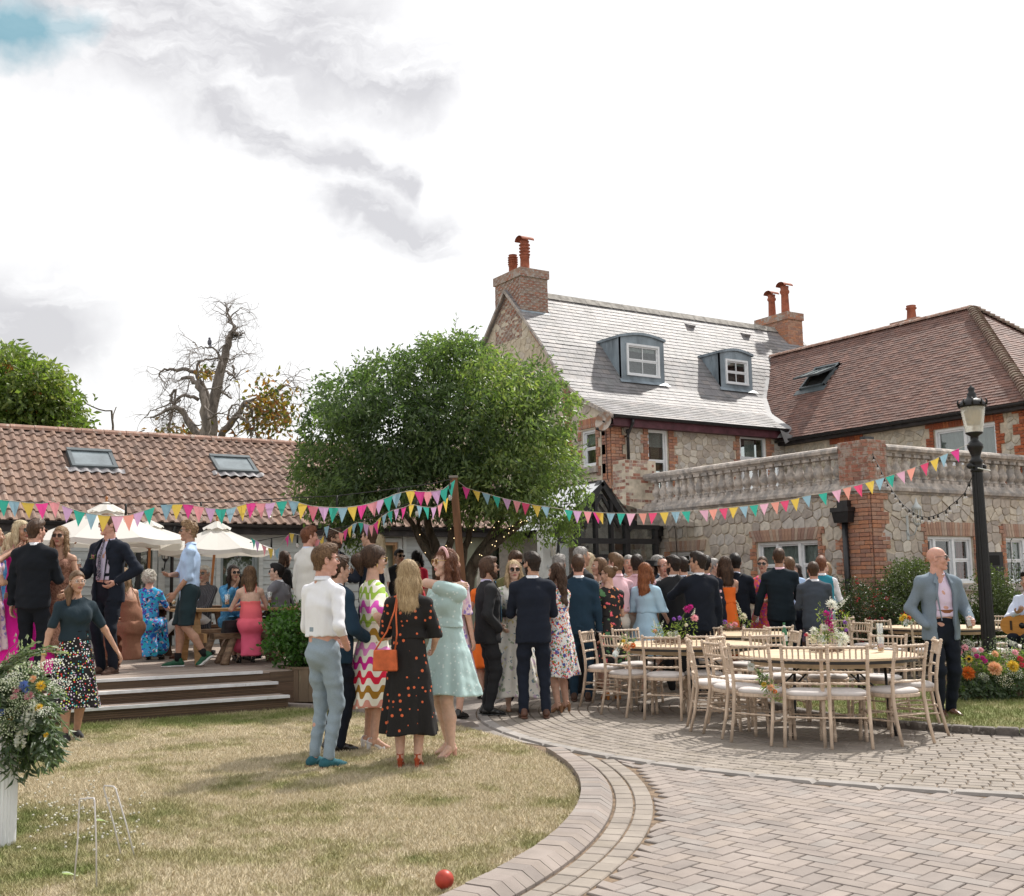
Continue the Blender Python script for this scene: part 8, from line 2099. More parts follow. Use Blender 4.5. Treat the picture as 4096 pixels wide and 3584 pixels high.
 for i,sx in enumerate((-1,1)):
  (x,y,z),hint=pres[arms[i]]if isinstance(arms[i],str)else arms[i]
  tgt=np.array([sx*x*S*(.6+.4*wide),y*S,z*S])
  if sit is not None and isinstance(arms[i],str):tgt[2]={'lap':sit['z']+.2,'table':sit['z']+.36,'elbow':sit['z']+.62}.get(arms[i],sit['z']+.3)
  if twist:c_,s_=math.cos(-tw),math.sin(-tw);tgt=np.array([tgt[0]*c_-tgt[1]*s_,tgt[0]*s_+tgt[1]*c_,tgt[2]])
  sh=Sh[i];L1,L2=.165*H,.148*H;v=tgt-sh;D=np.linalg.norm(v);n=v/D
  if D>(L1+L2)*.995:D=(L1+L2)*.995;tgt=sh+n*D
  x_=(L1*L1-L2*L2+D*D)/(2*D);yy=math.sqrt(max(L1*L1-x_*x_,0));hv=np.array([sx*hint[0],hint[1],hint[2]],float);hv=hv-n*np.dot(hv,n);el=sh+n*x_+nrm(hv)*yy;W_.append(tgt);E_.append(el)
 sk=SK[skin];legskin=sk
 lo=np.min([P-.3,*An,*W_,*E_,*Kn],axis=0)-.14;hi=np.max([Hc+.16,*W_,*E_,*Kn,*An],axis=0)+.14;lo[2]=max(lo[2],-.02)
 fx=((0,1,0),.74)
 F=Field(lo,hi,vox);r=S*(.55+.45*wide)
 F.chain([P+(0,0,.02),P+up*.1*H,P+up*.2*H,N-up*.04*H],[.13*r,.118*r if fem else .132*r,.128*r if fem else .145*r,.1*r],.04,fx)
 F.cone(Sh[0],Sh[1],.044*r,.044*r,.04)
 for q_ in Sh:F.cone(N+up*.004*H,q_,.048*S,.036*r,.03)
 F.cone(N-up*.02*H,Hc-up*.05,.052*S*(.9 if fem else 1.05),.048*S*(.9 if fem else 1.05),.03)
 for i in(0,1):
  F.chain([Sh[i],E_[i],W_[i]],[.046*r*(.88 if fem else 1),.037*r*(.88 if fem else 1),.0255*S*(.88 if fem else 1)],.02)
  if fem:F.ell(P+up*.215*H+rt*(-1,1)[i]*.058*r+fw*.07*r,(.062*r,.048*r,.058*r),.04)
  lk=.6 if 'trousers' in of else 1.;F.chain([Hp[i],Hp[i]*.4+Kn[i]*.6,Kn[i]],[.076*r*lk,.064*r*lk,.052*S*(.6+.4*wide)*lk],.03);mid=Kn[i]*.62+An[i]*.38;mid=mid+np.array([0,-.018,0]);F.chain([Kn[i],mid,An[i]],[.049*S*(.6+.4*wide)*lk,.051*S*(.6+.4*wide)*lk,.031*S],.02)
 parts=[F.mesh()];mi=[0]
 HV,HQ,HMI=head(fem,near);ya,pa=math.radians(-head_yaw),math.radians(head_pitch)
 RZ_=np.array([[math.cos(ya),-math.sin(ya),0],[math.sin(ya),math.cos(ya),0],[0,0,1]]);RX_=np.array([[1,0,0],[0,math.cos(pa),-math.sin(pa)],[0,math.sin(pa),math.cos(pa)]]);RH=RZ_@RX_
 hd=lambda V:(np.asarray(V)*hs)@RH.T+Hc
 hair_m=HM[hair[1]];m_brow=hair_m if hair[1]not in('blonde','lightblonde','silver')else HM['dkblonde']
 Hn=[]
 for i,sx in enumerate((-1,1)):
  fa=nrm(W_[i]-E_[i]);md='relax';kind=arms[i]if isinstance(arms[i],str)else 'custom'
  if grip[i]:md='grip'
  elif kind in('fold','behind','hip','cuddle'):md='fist' if kind=='cuddle' else 'relax'
  HVt,HQt=hand(md);zax=-fa
  if grip[i]:zax=-nrm(fa*np.array([1,1,.25]));th=np.array([0,0,1.])
  elif kind in('lap','table'):th=np.array([-sx,.2,.3])
  elif kind=='neck':th=np.array([0,0,-1.])
  else:th=np.array([0,1.,.2])
  yax=nrm(th-zax*np.dot(th,zax));xax=np.cross(yax,zax)
  V=HVt.copy();Q=HQt
  if sx<0:V=V*np.array([-1,1,1]);Q=HQt[:,::-1]
  hsz=S*(1. if not fem else .9);Rm=np.stack([xax,yax,zax],1)
  if sx<0:Rm=np.stack([xax,yax,zax],1)
  V=(V*hsz)@Rm.T+W_[i];
  if kind=='pocket':continue
  parts.append((V,Q));mi.append(0);Hn.append((i,W_[i]+(Rm@np.array([-.045*(1 if sx>0 else-1),0.,-.085]))*hsz))
 hv=hd(HV);mats=[sk,m_lip,m_brow]
 Vb=[p[0]for p in parts]+[hv];n=0;Qa=[];Ma=[]
 for p in parts:Qa.append(p[1]+n);Ma.append(np.zeros(len(p[1]),int));n+=len(p[0])
 Qa.append(HQ+n);Ma.append(HMI);V=np.concatenate(Vb);Q=np.concatenate(Qa);Ma=np.concatenate(Ma)
 o=fmesh('body',[(V,Q)],mats,e);o.data.polygons.foreach_set('material_index',Ma.astype(np.int32));o.data.update()
 for sx in(-1,1):
  if near or abs(((phi+head_yaw)%360)-180)<100:
   m_=MB();m_.ball((0,0,0),.0118*hs,10,mi=0);m_.ball((0,.0042*hs,0),.0085*hs,8,mi=1);eo=m_.build('eye',[m_eye,m_iris],e);eo.location=Vector(hd(np.array([[sx*.031,.0795,.01]]))[0]);eo.rotation_euler=(pa,0,ya)
 def armcover(F,r0,r1,r2,upto=2.,k=.025):
  for i in(0,1):
   if upto>=2:F.chain([Sh[i],E_[i],E_[i]+(W_[i]-E_[i])*.93],[r0*r,r1*r,r2*S],k)
   elif upto>=1:F.chain([Sh[i],E_[i],E_[i]+(W_[i]-E_[i])*(upto-1)],[r0*r,r1*r,r2*S],k)
   else:F.cone(Sh[i],Sh[i]+(E_[i]-Sh[i])*upto,r0*r,r1*r,k)
 def torso(F,off,bot,hemr=0.,k=.04,chest=True):
  """P + up*bot*H is the hem"""
  b=P+np.array([0,0,1])*bot*H;wr_=(.108 if fem else .135)
  F.chain([b,P+(0,0,.01),P+up*.105*H,P+up*.2*H,N-up*.035*H],[(.14+off)*r+hemr,(.138+off)*r+hemr*.6,(wr_+off)*r,(.126 if fem else .148)*r+off*r,(.095+off)*r],k,fx)
  F.cone(Sh[0]+up*0.,Sh[1]+up*0.,(.04+off)*r,(.04+off)*r,k)
  for q_ in Sh:F.cone(N+up*.002*H,q_+up*.006,(.044+off*.8)*r,(.034+off)*r,k*.8)
  if fem and chest:
   for sx in(-1,1):F.ell(P+up*.212*H+rt*sx*.055*r+fw*.072*r,((.066+off)*r,(.05+off)*r,(.064+off)*r),.055)
 def cutneck(F,rad=.062,drop=0.,dz=0.):
  X,Y,Z_=F.grid();c=N+up*0.+fw*.012;d=(X-c[0])**2+(Y-c[1])**2+(Z_-(c[2]+.042+dz))**2;F.clip((rad*S-np.sqrt(d)))
 def vneck(F,depth,w,top=.02):
  X,Y,Z_=F.grid();a=N+up*top;z_hi=a[2];z_lo=z_hi-depth;xx=(X-a[0])*rt[0]+(Y-a[1])*rt[1];yy=(X-a[0])*fw[0]+(Y-a[1])*fw[1];hw=w*np.clip((Z_-z_lo)/(z_hi-z_lo),-1,1.5);d=np.maximum(np.abs(xx)-hw,-yy+0.);F.clip(-d*.7)
 def addm(name_,F,m,**kw):return fmesh(name_,[F.mesh()],[m],e,**kw)
 def legs_cloth(F,r0,r1,r2,cut,wid=0.,k=.03):
  F.cone(P+(0,0,.12*H),P-(0,0,.02*H),(.124 if not fem else .115)*r,(.142)*r,k,fx);F.ell(P+np.array([0,-.05*r,-.035]),(.125*r,.085*r,.1*r),.04)
  for i in(0,1):
   F.chain([Hp[i],Hp[i]*.45+Kn[i]*.55,Kn[i]],[r0*r,(r0*.55+r1*.45)*r,r1*r],k);a=An[i];b=Kn[i]+(a-Kn[i])*cut;F.cone(Kn[i],b,r1*r,r2*S,k)
 t=of.get('top');bt=of.get('bottom')
 waist_z=P+up*.1*H
 if 'shirt' in of:
  F=Field(lo,hi,vox);sl_=of.get('sleeve',2.);tuck=of.get('tuck',True);torso(F,.004 if 'jacket' in of else .012,.06 if tuck else-.055,k=.04);
  if not tuck:pass
  armcover(F,*((.048,.04,.032)if 'jacket' in of else(.055,.047,.038)),sl_)
  if sl_>=2 and 'jacket' not in of:
   pass
  F.above(P[2]+(.06*H if tuck else-.075*H));cutneck(F,.066)
  if of.get('collaropen',0):vneck(F,of['collaropen'],.035)
  F.wrinkle(.0058,30,seed,6,(1,1,.8));addm('shirt',F,of['shirt'])
  m_=MB();c=N+up*.02*H;nn=20;V=[]
  for zz,rr_ in((-.012,.066),(.024,.058),(.026,.06),(-.006,.073)):
   for k in range(nn+1):a=math.radians(-250+(320)*k/nn)if True else 0;V.append(tuple(c+rt*math.cos(a)*rr_*S*(.92 if fem else 1.05)+fw*(math.sin(a)*rr_*S*1.-.004)+up*(zz+(-.012*math.sin(a)if math.sin(a)>0 else 0.))*1.))
  m_.add(V,[(j*(nn+1)+k,j*(nn+1)+k+1,(j+1)*(nn+1)+k+1,(j+1)*(nn+1)+k)for j in range(3)for k in range(nn)],smooth=True);m_.build('collar',of['shirt'],e)
  if 'jacket' not in of and of.get('buttons'):
   pass
 if 'tie' in of:
  m_=MB();pts=[];
  a=N+up*.012*H+fw*.078*r;b=P+up*.21*H+fw*(.118+.02)*r;c=P+up*.07*H+fw*(.125+.018)*r
  for(p,w_)in((a,.012),(a-up*.025,.009),(b,.019),(c,.026),(c-up*.03,.002)):pts.append((p+fw*.012,w_))
  V=[]
  for p,w_ in pts:V+=[tuple(p-rt*w_),tuple(p+rt*w_),tuple(p+rt*w_-fw*.01),tuple(p-rt*w_-fw*.01)]
  m_.add(V,[(4*i+k,4*i+(k+1)%4,4*i+4+(k+1)%4,4*i+4+k)for i in range(4)for k in range(4)]);m_.ball(tuple(a+fw*.014),(.015,.012,.017),8);m_.build('tie',of['tie'],e)
 if 'jacket' in of:
  F=Field(lo,hi,vox);torso(F,.027,-.055,hemr=.02);armcover(F,.059,.054,.043,2.);F.above(P[2]-.075*H);cutneck(F,.072,dz=.012)
  jo=of.get('open')
  if jo is not None:
   X,Y,Z_=F.grid();a=N;xx=(X-a[0])*rt[0]+(Y-a[1])*rt[1]-(jo[1]if len(jo)>1 else 0);yy=(X-a[0])*fw[0]+(Y-a[1])*fw[1];zn=(Z_-P[2])/(.33*H)
   if jo[0]=='v':hw=np.where(zn>.38,(zn-.38)*.13,-.02+np.where(zn<.1,(.1-zn)*.1,0))
   else:hw=.055+.05*np.clip(1-zn,0,1.4)+.02*np.sin(zn*4)
   arm=np.abs(xx)>.16*r
   d=np.maximum(np.abs(xx)-hw,.02-yy);F.clip(np.where(arm,-1,-d*.7)+0*Z_)
  F.wrinkle(.0045,30,seed+1,6,(.8,.8,1.1));F.wrinkle(.0045,13,seed+8,3,(1.4,1.4,.3));addm('jacket',F,of['jacket'])
  m_=MB();nn=16;V=[];c=N+up*.012*H
  for zz,rr_ in((-.022,.088),(.01,.069),(.012,.075),(-.03,.096)):
   for k in range(nn+1):a=math.radians(-190-(0)+(200)*k/nn);V.append(tuple(c+rt*math.cos(a)*rr_*r*1.+fw*(math.sin(a)*rr_*r*.86-.006)+up*zz))
  m_.add(V,[(j*(nn+1)+k,j*(nn+1)+k+1,(j+1)*(nn+1)+k+1,(j+1)*(nn+1)+k)for j in range(3)for k in range(nn)],smooth=True);m_.build('jacket_collar',of['jacket'],e)
  if jo is not None and near or(jo is not None and dist<14.5):
   for sx in(-1,1):
    m_=MB();off=(jo[1]if len(jo)>1 else 0)
    def fr_(x_,z_,o_):
     pz=P+up*z_*.33*H;return pz+rt*(x_+off)+fw*(math.sqrt(max(0.,1-(min(abs(x_),.13*r)/(.19*r))**2))*(.15 if z_<.75 else .15-.1*(z_-.75)/.25)*.86*r+o_)
    w0=0. if jo[0]=='v' else .055
    zt,zb=.97,(.4 if jo[0]=='v' else .12);m1=.075 if jo[0]=='v' else .065
    pts=[(m1,zt,.055,zt),(m1-.012+w0*.3,.8,.115,.8),(m1-.014+w0*.3,.79,.095,.775),(.035+w0,.6,.085+w0*.4,.62),(w0+.006,zb,w0+.012,zb)]
    V=[]
    for xi,zi,xo,zo in pts:V+=[tuple(fr_(sx*xi,zi,.016)),tuple(fr_(sx*xo,zo,.012))]
    V2=[tuple(np.array(v)-fw*.006)for v in V];nq=len(pts);allv=V+V2;n2=len(V)
    Fc=[(2*i,2*i+1,2*i+3,2*i+2)for i in range(nq-1)]+[(n2+2*i+2,n2+2*i+3,n2+2*i+1,n2+2*i)for i in range(nq-1)]+[(2*i+1,n2+2*i+1,n2+2*i+3,2*i+3)for i in range(nq-1)]+[(2*i+2,n2+2*i+2,n2+2*i,2*i)for i in range(nq-1)]
    m_.add(allv,Fc);m_.build('lapel',of['jacket'],e)
  for i in(0,1):
   m_=MB();d=nrm(W_[i]-E_[i]);a=E_[i]+(W_[i]-E_[i])*.9;m_.tube([tuple(a),tuple(a+d*.035*S)],[.037*S,.036*S],12);
   if arms[i]!='pocket':m_.build('cuff',of.get('shirt',cloth('white_shirt',(.72,.73,.76))),e)
 if 'waistcoat' in of:
  F=Field(lo,hi,vox);torso(F,.022,-.01);F.above(P[2]-.01*H);cutneck(F,.075);X,Y,Z_=F.grid();xx=(X-N[0])*rt[0]+(Y-N[1])*rt[1];F.clip((np.abs(xx)-SH*.98)+0*Z_);addm('waistcoat',F,of['waistcoat'])
 if 'trousers' in of:
  F=Field(lo,hi,vox);cut=of.get('cut',.99);legs_cloth(F,.083 if of.get('slim')else .086,.06 if of.get('slim')else .065,.045 if of.get('slim')else .053,cut);F.clip((F.grid()[2]-(P[2]+.095*H))+0*F.grid()[0]);F.wrinkle(.005,26,seed+3,6,(.7,.7,1.5));F.above(.028 if cut>.9 else 0.);addm('trousers',F,of['trousers'])
  m_=MB();c=P+up*.093*H;V=[];nn=28
  for zz in(-.018,.018):
   for k in range(nn):a=2*math.pi*k/nn;V.append(tuple(c+rt*math.cos(a)*.152*r+fw*math.sin(a)*.152*.76*r+up*zz))
  m_.add(V,[(k,(k+1)%nn,nn+(k+1)%nn,nn+k)for k in range(nn)],smooth=True);m_.build('belt' if 'belt' in of else 'waistband',of.get('belt',of['trousers']),e)
 if 'shorts' in of:
  F=Field(lo,hi,vox);legs_cloth(F,.108,.088,.085,.02);F.clip((F.grid()[2]-(P[2]+.095*H))+0*F.grid()[0]);F.above(Kn[0][2]+.015);F.wrinkle(.0045,26,seed+3,6);addm('shorts',F,of['shorts'])
 if 'dress' in of or 'skirt' in of:
  dr=of.get('dress');skm=of.get('skirt',dr);hem=of.get('hem',.28)*H if sit is None else of.get('hem',.2)*H;flare=of.get('flare',.26);folds=of.get('folds',9);slv=of.get('sleeve',.6)
  if dr is not None:
   F=Field(lo,hi,vox);torso(F,.012,.08,k=.04)
   if slv>0:pf=of.get('puff',0.);armcover(F,.052+pf,.045+pf*1.2,.04+pf,slv)
   if slv<=0:
    X,Y,Z_=F.grid();nk=N-up*(of.get('strapless',.11))*H/1.75
    F.clip(Z_-nk[2]+0*X)
   else:cutneck(F,of.get('neckr',.08))
   if of.get('v'):vneck(F,of['v'],.085)
   F.above(P[2]+(.094 if sit is None else-.01)*H);F.wrinkle(.003,28,seed+4,6);addm('bodice',F,dr)
   if slv<=0:
    m_=MB()
    for sx in(-1,1):
     for q in(1,-1):m_.tube([tuple(N-up*.1*H/1.75+rt*sx*.07*r+fw*q*.105*r),tuple(N+up*.018*H+rt*sx*.085*r+fw*q*.02*r)],.005,6)
    if not of.get('bare'):m_.build('strap',dr,e)
  F=Field(np.minimum(lo,np.array([-.45,-.4,0])),np.maximum(hi,np.array([.45,.45,0])),vox*1.1)
  X,Y,Z_=F.grid()
  if sit is None:
   zt=P[2]+.105*H;tt=np.clip((zt-Z_)/(zt-hem),0,1);rx_=(.127*r+(.176*r-.127*r)*np.clip(tt*2.6,0,1)**.8+(flare-.16)*np.clip((tt-.25)/.75,0,1)**1.1);cx=.5*(An[0][0]+An[1][0])*tt;cy=.5*(An[0][1]+An[1][1]+.04)*tt+of.get('sway',0)*tt*tt
   th=np.arctan2(Y-cy,X-cx);amp=of.get('foldamp',.02)*tt**1.3;ph=np.random.default_rng(seed).uniform(0,6.28,3);rho=np.sqrt((X-cx)**2+((Y-cy)/.82)**2);rr_=rx_+amp*(np.sin(folds*th+ph[0]+1.5*tt)+.5*np.sin((folds*1.7)//1*th+ph[1]))
   d=(rho-rr_)*.8;zh=hem+.012*np.sin(3*th+ph[2]);d=np.maximum(np.maximum(d,zh-Z_),Z_-zt-.02);F.f=np.minimum(F.f,d.astype(np.float32))
  else:
   F.ell(P+np.array([0,-.02,-.02]),(.175*r,.14*r,.13*r),.04)
   for i in(0,1):F.chain([Hp[i],Kn[i]],[.105*r,.085*r],.05);b=Kn[i]+(An[i]-Kn[i])*(1-hem/.45);F.cone(Kn[i],b+np.array([0,-.03,0]),.09*r,.105*r+flare*.1,.06)
   F.cone(Kn[0],Kn[1],.085*r,.085*r,.05)
   if of.get('drape'):F.cone(P+np.array([0,.02,-.05]),P+np.array([0,-.02,-.42]),.13*r,.15*r,.06,flat=((0,1,0),.6))
   F.above(max(.06,hem*.6));F.wrinkle(.006,24,seed+5,5)
  F.wrinkle(.0025,30,seed+6,4);addm('skirt',F,skm)
  if 'beltcol' in of:
   m_=MB();c=P+up*.1*H;V=[];nn=24
   for zz in(-.025,.028):
    for k in range(nn):a=2*math.pi*k/nn;V.append(tuple(c+rt*math.cos(a)*.131*r*1.03+fw*math.sin(a)*.131*.8*r+up*zz))
   m_.add(V,[(k,(k+1)%nn,nn+(k+1)%nn,nn+k)for k in range(nn)],smooth=True);m_.build('waistband',of['beltcol'],e)
 if shoes and(g[2]>.2 or foot is not None or dist<14):
  st_=of.get('shoe',('oxford',mat('black_shoe',(.015,.014,.014),.3,spec=.5)))
  for i in(0,1):
   a=An[i];fyw=Fy[i]*(.6 if sit is None else .5);rz_=-fyw*.8;c_,s_=math.cos(rz_),math.sin(rz_);lift=a[2]-.075*S;heel={'heel':.065,'wedge':.05}.get(st_[0],0)
   def wp(x,y,z):return np.array([a[0]+x*c_-y*s_,a[1]+x*s_+y*c_,z+lift])
   if heel_up and i==0 and sit is None:
    def wp(x,y,z,yb=.12):
     al=math.radians(38);y2,z2=(y-yb),z;return np.array([a[0]+x,a[1]+yb*.55+y2*math.cos(al)+z2*math.sin(al)*.6,.02+z2*math.cos(al)-y2*math.sin(al)])
   lo2=np.minimum(wp(-.1,-.12,-.05),wp(.1,.25,.2))-.08;hi2=np.maximum(wp(-.1,-.12,-.05),wp(.1,.25,.2))+.08;F=Field(lo2,hi2,.007 if near else .01);q=S*(.88 if fem else 1)
   if st_[0]in('heel','wedge'):
    FF=Field(lo2,hi2,.007 if near else .01);FF.chain([wp(0,-.01*q,.085+heel*.35),wp(0,.03*q,.06+heel*.4),wp(0,.12*q,.03),wp(0,.155*q,.024)],[.031*q,.03*q,.024*q,.017*q],.012);FF.cone(wp(0,-.035*q,.045+heel*.6),wp(0,.05*q,.045+heel*.3),.027*q,.026*q,.012);fmesh('foot',[FF.mesh()],[sk],e)
    F.chain([wp(0,-.045*q,.012+heel),wp(0,.03*q,.012+heel*.6),wp(0,.09*q,.008),wp(0,.16*q,.008)],[.03*q,.026*q,.034*q,.024*q],.012,flat=((0,0,1),.35));F.cone(wp(0,-.045*q,.01+heel),wp(0,-.05*q,0.),.024*q,.019*q,.006);F.chain([wp(-.032*q,.1*q,.02),wp(0,.1*q,.058),wp(.032*q,.1*q,.02)],[.009,.009,.009],.006,flat=None);F.chain([wp(-.03*q,-.03*q,.09+heel*.4),wp(0,.02*q,.1+heel*.4),wp(.03*q,-.03*q,.09+heel*.4),wp(0,-.05*q,.08+heel*.5),wp(-.03*q,-.03*q,.09+heel*.4)],[.005]*5,.004);F.cone(wp(0,-.055*q,.02+heel),wp(0,-.05*q,.085+heel*.4),.012,.006,.006)
    F.above(.001+max(0,lift));fmesh('shoe',[F.mesh()],[st_[1]],e)
   else:
    F.chain([wp(0,-.045*q,.045),wp(0,.04*q,.052),wp(0,.11*q,.032),wp(0,.17*q,.024)],[.034*q,.037*q,.034*q,.022*q],.02,flat=((0,0,1),.85));F.cone(wp(0,-.03*q,.06),wp(0,-.02*q,.085 if st_[0]!='loafer' else .055),.034*q,.038*q,.02)
    zf=.014+max(0,lift)*0
    if not(heel_up and i==0):F.above(.012 if sit is None or not sit.get('cross')or i else-1)
    fmesh('shoe',[F.mesh()],[st_[1]],e)
    m_=Field(lo2,hi2,.008);m_.chain([wp(0,-.05*q,.012),wp(0,.04*q,.012),wp(0,.11*q,.01),wp(0,.175*q,.01)],[.037*q,.034*q,.038*q,.025*q],.012,flat=((0,0,1),.38));
    if not(heel_up and i==0)and sit is None:m_.above(0.)
    fmesh('sole',[m_.mesh()],[st_[2]if len(st_)>2 else st_[1]],e)
   if 'sock' in of:m_=MB();m_.tube([tuple(a+np.array([0,0,-.01])),tuple(a+(Kn[i]-a)*.22)],[.04*S,.042*S],12);m_.build('sock',of['sock'],e)
 st,hc=hair[0],hair[1];opt=hair[2]if len(hair)>2 else{}
 if st not in('bald',):
  hv_=.005 if near else .0075;L=opt.get('len',.3)
  zl={'long':-L-.12,'side':-L-.12,'bob':-.24,'pony':-L-.12,'curlybob':-.26,'wavy':-L-.12,'mid':-.17}.get(st,-.12)
  F=Field((-.17,-.23,zl),(.17,.15,.2),hv_);X,Y,Z_=F.grid();th=opt.get('thick',0.)
  w=.95 if fem else 1.
  F.ell((0,-.02,.036),((.081+th)*w,.103+th,.094+th),.01)
  if not fem:
   tv_=opt.get('top',.01)
   if st in('short','quiff','thick','swept','messy','curlyshort'):F.ell((0,.018,.085),(.062,.07,.04+tv_),.03);F.ell((opt.get('part',0.),.062,.098),(.048,.028,.02+tv_),.02)
   A=.062-Z_+0*X;nape=opt.get('nape',-.078)
   A=np.maximum(A,(Y-.073-(Z_-.062)*.35));B=np.maximum(np.maximum(Y-.002-np.clip((Z_-0.)*.55,0,.05)+.5*np.clip(-0.-Z_,0,.1),nape-Z_),-1)+0*X;F.cone((0,-.045,-.03),(0,-.05,-.07),.056,.05,.02);Sb=np.maximum(np.maximum(Y-.034,-.012-Z_),.06-np.abs(X))
   keep=np.minimum(np.minimum(A,B),Sb)
   F.clip(keep)
   if st in('swept','mid'):F.ell((-.072,-.01,0.),(.022,.05,.06),.02);F.ell((.072,-.01,0.),(.022,.05,.06),.02);F.cone((0,-.07,0.),(0,-.075,-.085),.062,.05,.03,flat=((0,1,0),.6))
   F.wrinkle(.0022 if st not in('curlyshort','messy')else .006,170 if st!='messy' else 110,seed,6)
   if st=='buzz':pass
  else:
   face=np.maximum(np.maximum(.03-Y+0*X,np.abs(X)-(.06+np.clip(-.02-Z_,0,.2)*0.)),-1)
   hl=opt.get('hairline',.078);cut=np.maximum.reduce([(.02+np.clip(Z_-.03,0,.05)*.9)-Y+0*X,Z_-hl+0*X+0*Y+np.abs(X)*.35,np.abs(X)-.1+0*Y+0*Z_])
   F.clip(-cut)
   under=np.maximum(Y-0.+0*X,-1)+0*Z_
   if st in('bun','updo','pony'):
    F.clip(np.minimum(np.maximum(Y-.005,-.065-Z_),.02-Z_)+0*X)
    if st=='bun':F.ell((.03,-.11,.075),(.036,.036,.034),.008);F.ell((-.02,-.115,.085),(.032,.032,.032),.008)
    if st=='updo':F.ell((0,-.105,.02),(.045,.04,.045),.02)
    if st=='pony':
     b0=opt.get('base',(0,-.105,.06));e0=opt.get('end',(0.,-.14,-.2));m0=opt.get('mid',((b0[0]+e0[0])/2,min(b0[1],e0[1])-.035,(b0[2]+e0[2])/2+.02));F.chain([b0,m0,e0],[.026,.042+th,.018],.015)
   elif st=='bob':F.ell((0,-.03,-.03),(.094,.09,.1),.04);F.clip(np.maximum(-(Z_+.115)+0*X+0*Y,-1));F.clip(-np.maximum.reduce([.028-Y+0*X+0*Z_,Z_-.072+0*X+0*Y,np.abs(X)-.064+0*Y+0*Z_]))
   elif st=='curlybob':F.ell((0,-.02,.02),(.108,.118,.115),.02);F.clip(-np.maximum.reduce([.03-Y+0*X+0*Z_,Z_-.075+0*X+0*Y,np.abs(X)-.07+0*Y+0*Z_]));F.wrinkle(.01,95,seed+2,6)
   elif st in('long','wavy','side'):
    ww=opt.get('w',.078);sd=opt.get('shift',0.)
    F.chain([(0,-.055,.03),(sd*.4,-.088,-.1),(sd,-.098,-.16-L*.4),(sd*1.1,-.105,-L)],[.085,ww,ww*.95,ww*.62],.04,flat=((0,1,0),.55))
    fl=opt.get('front',.5)
    for sx in(-1,1):F.chain([(sx*.066,-.01,.04),(sx*.084,0.,-.06),(sx*.088,.012*fl+0.,-.13),(sx*.085,.06*fl-.03,-.13-(L-.13)*opt.get('sidelen',.8))],[.026,.027,.026,.015],.02)
    F.clip(-np.maximum.reduce([.032-Y+0*X+0*Z_,Z_-.07+0*X+0*Y,-.13-Z_+0*X+0*Y,np.abs(X)-.062+0*Y+0*Z_]))
   amp={'wavy':.007,'long':.004}.get(st,.003);X,Y,Z_=F.grid();zz=Z_*(1 if st!='wavy' else 1);F.f=F.f+(amp*.6*np.sin(150*X+(14 if st=='wavy' else 5)*np.sin(11*zz+2*X))*np.sin(140*Y+60*X+(9 if st=='wavy' else 3)*np.cos(9*zz))).astype(np.float32)
   if st=='wavy':F.f=F.f+(.008*np.sin(38*Z_+12*X)*np.clip(-Z_*6,0,1)).astype(np.float32)
  V,Q=F.mesh()
  ho=fmesh('hair',[(hd(V),Q)],[hair_m],e)
  if near or(fem and st in('long','wavy','curlybob','side'))or st in('messy','curlyshort','quiff'):
   gg=np.random.default_rng(seed+9);co=hd(V);me=ho.data;nv=len(co);no=np.empty(len(me.vertices)*3,np.float32);me.vertices.foreach_get('normal',no);no=no.reshape(-1,3)
   ns=min(nv,(4200 if near else 1200)if fem else(1500 if near else 500));pk=gg.choice(nv,ns);p0_=co[pk];n0_=no[pk]if len(no)==nv else np.zeros_like(p0_)
   dn=np.array([0,0,-1.])+gg.normal(0,.22 if st!='wavy' else .35,(ns,3))if fem and st not in('curlybob',)else(gg.normal(0,1,(ns,3))*(.16 if st not in('curlybob','curlyshort','messy')else .7)+RH@np.array([.25,.75,-.1]))
   dn=dn-n0_*(dn*n0_).sum(1)[:,None]*.92;dn/=np.maximum(np.linalg.norm(dn,axis=1),1e-6)[:,None];Ls=gg.uniform(.03,.085,ns)if fem and st in('long','wavy')else gg.uniform(.012,.028,ns)
   sd_=np.cross(dn,n0_);sd_/=np.maximum(np.linalg.norm(sd_,axis=1),1e-6)[:,None];wd=(.0011 if near else .002);b0_=p0_+n0_*.001;m0_=b0_+dn*Ls[:,None]*.5+n0_*.004;t0_=b0_+dn*Ls[:,None]+n0_*.0055*gg.uniform(0,1.6,(ns,1))
   VV=np.stack([b0_-sd_*wd,b0_+sd_*wd,m0_+sd_*wd*.8,t0_,t0_,m0_-sd_*wd*.8],1)[:,[0,1,2,3,5]];me2=bpy.data.meshes.new('strand');me2.vertices.add(5*ns);me2.vertices.foreach_set('co',VV.astype(np.float32).ravel());ix=(np.arange(ns)[:,None]*5+np.array([0,1,2,4])).astype(np.int32);ix2=(np.arange(ns)[:,None]*5+np.array([4,2,3])).astype(np.int32)
   li=np.concatenate([ix.ravel(),ix2.ravel()]);me2.loops.add(len(li));me2.loops.foreach_set('vertex_index',li);me2.polygons.add(2*ns);me2.polygons.foreach_set('loop_start',np.concatenate([np.arange(ns)*4,ns*4+np.arange(ns)*3]).astype(np.int32));me2.update();me2.validate();a_=me2.attributes.new('tint','FLOAT','POINT');a_.data.foreach_set('value',np.repeat(gg.normal(0,1.,ns),5).astype(np.float32));me2.materials.append(hair_m);so=ob('strand',me2,e);so['kind']='stuff'
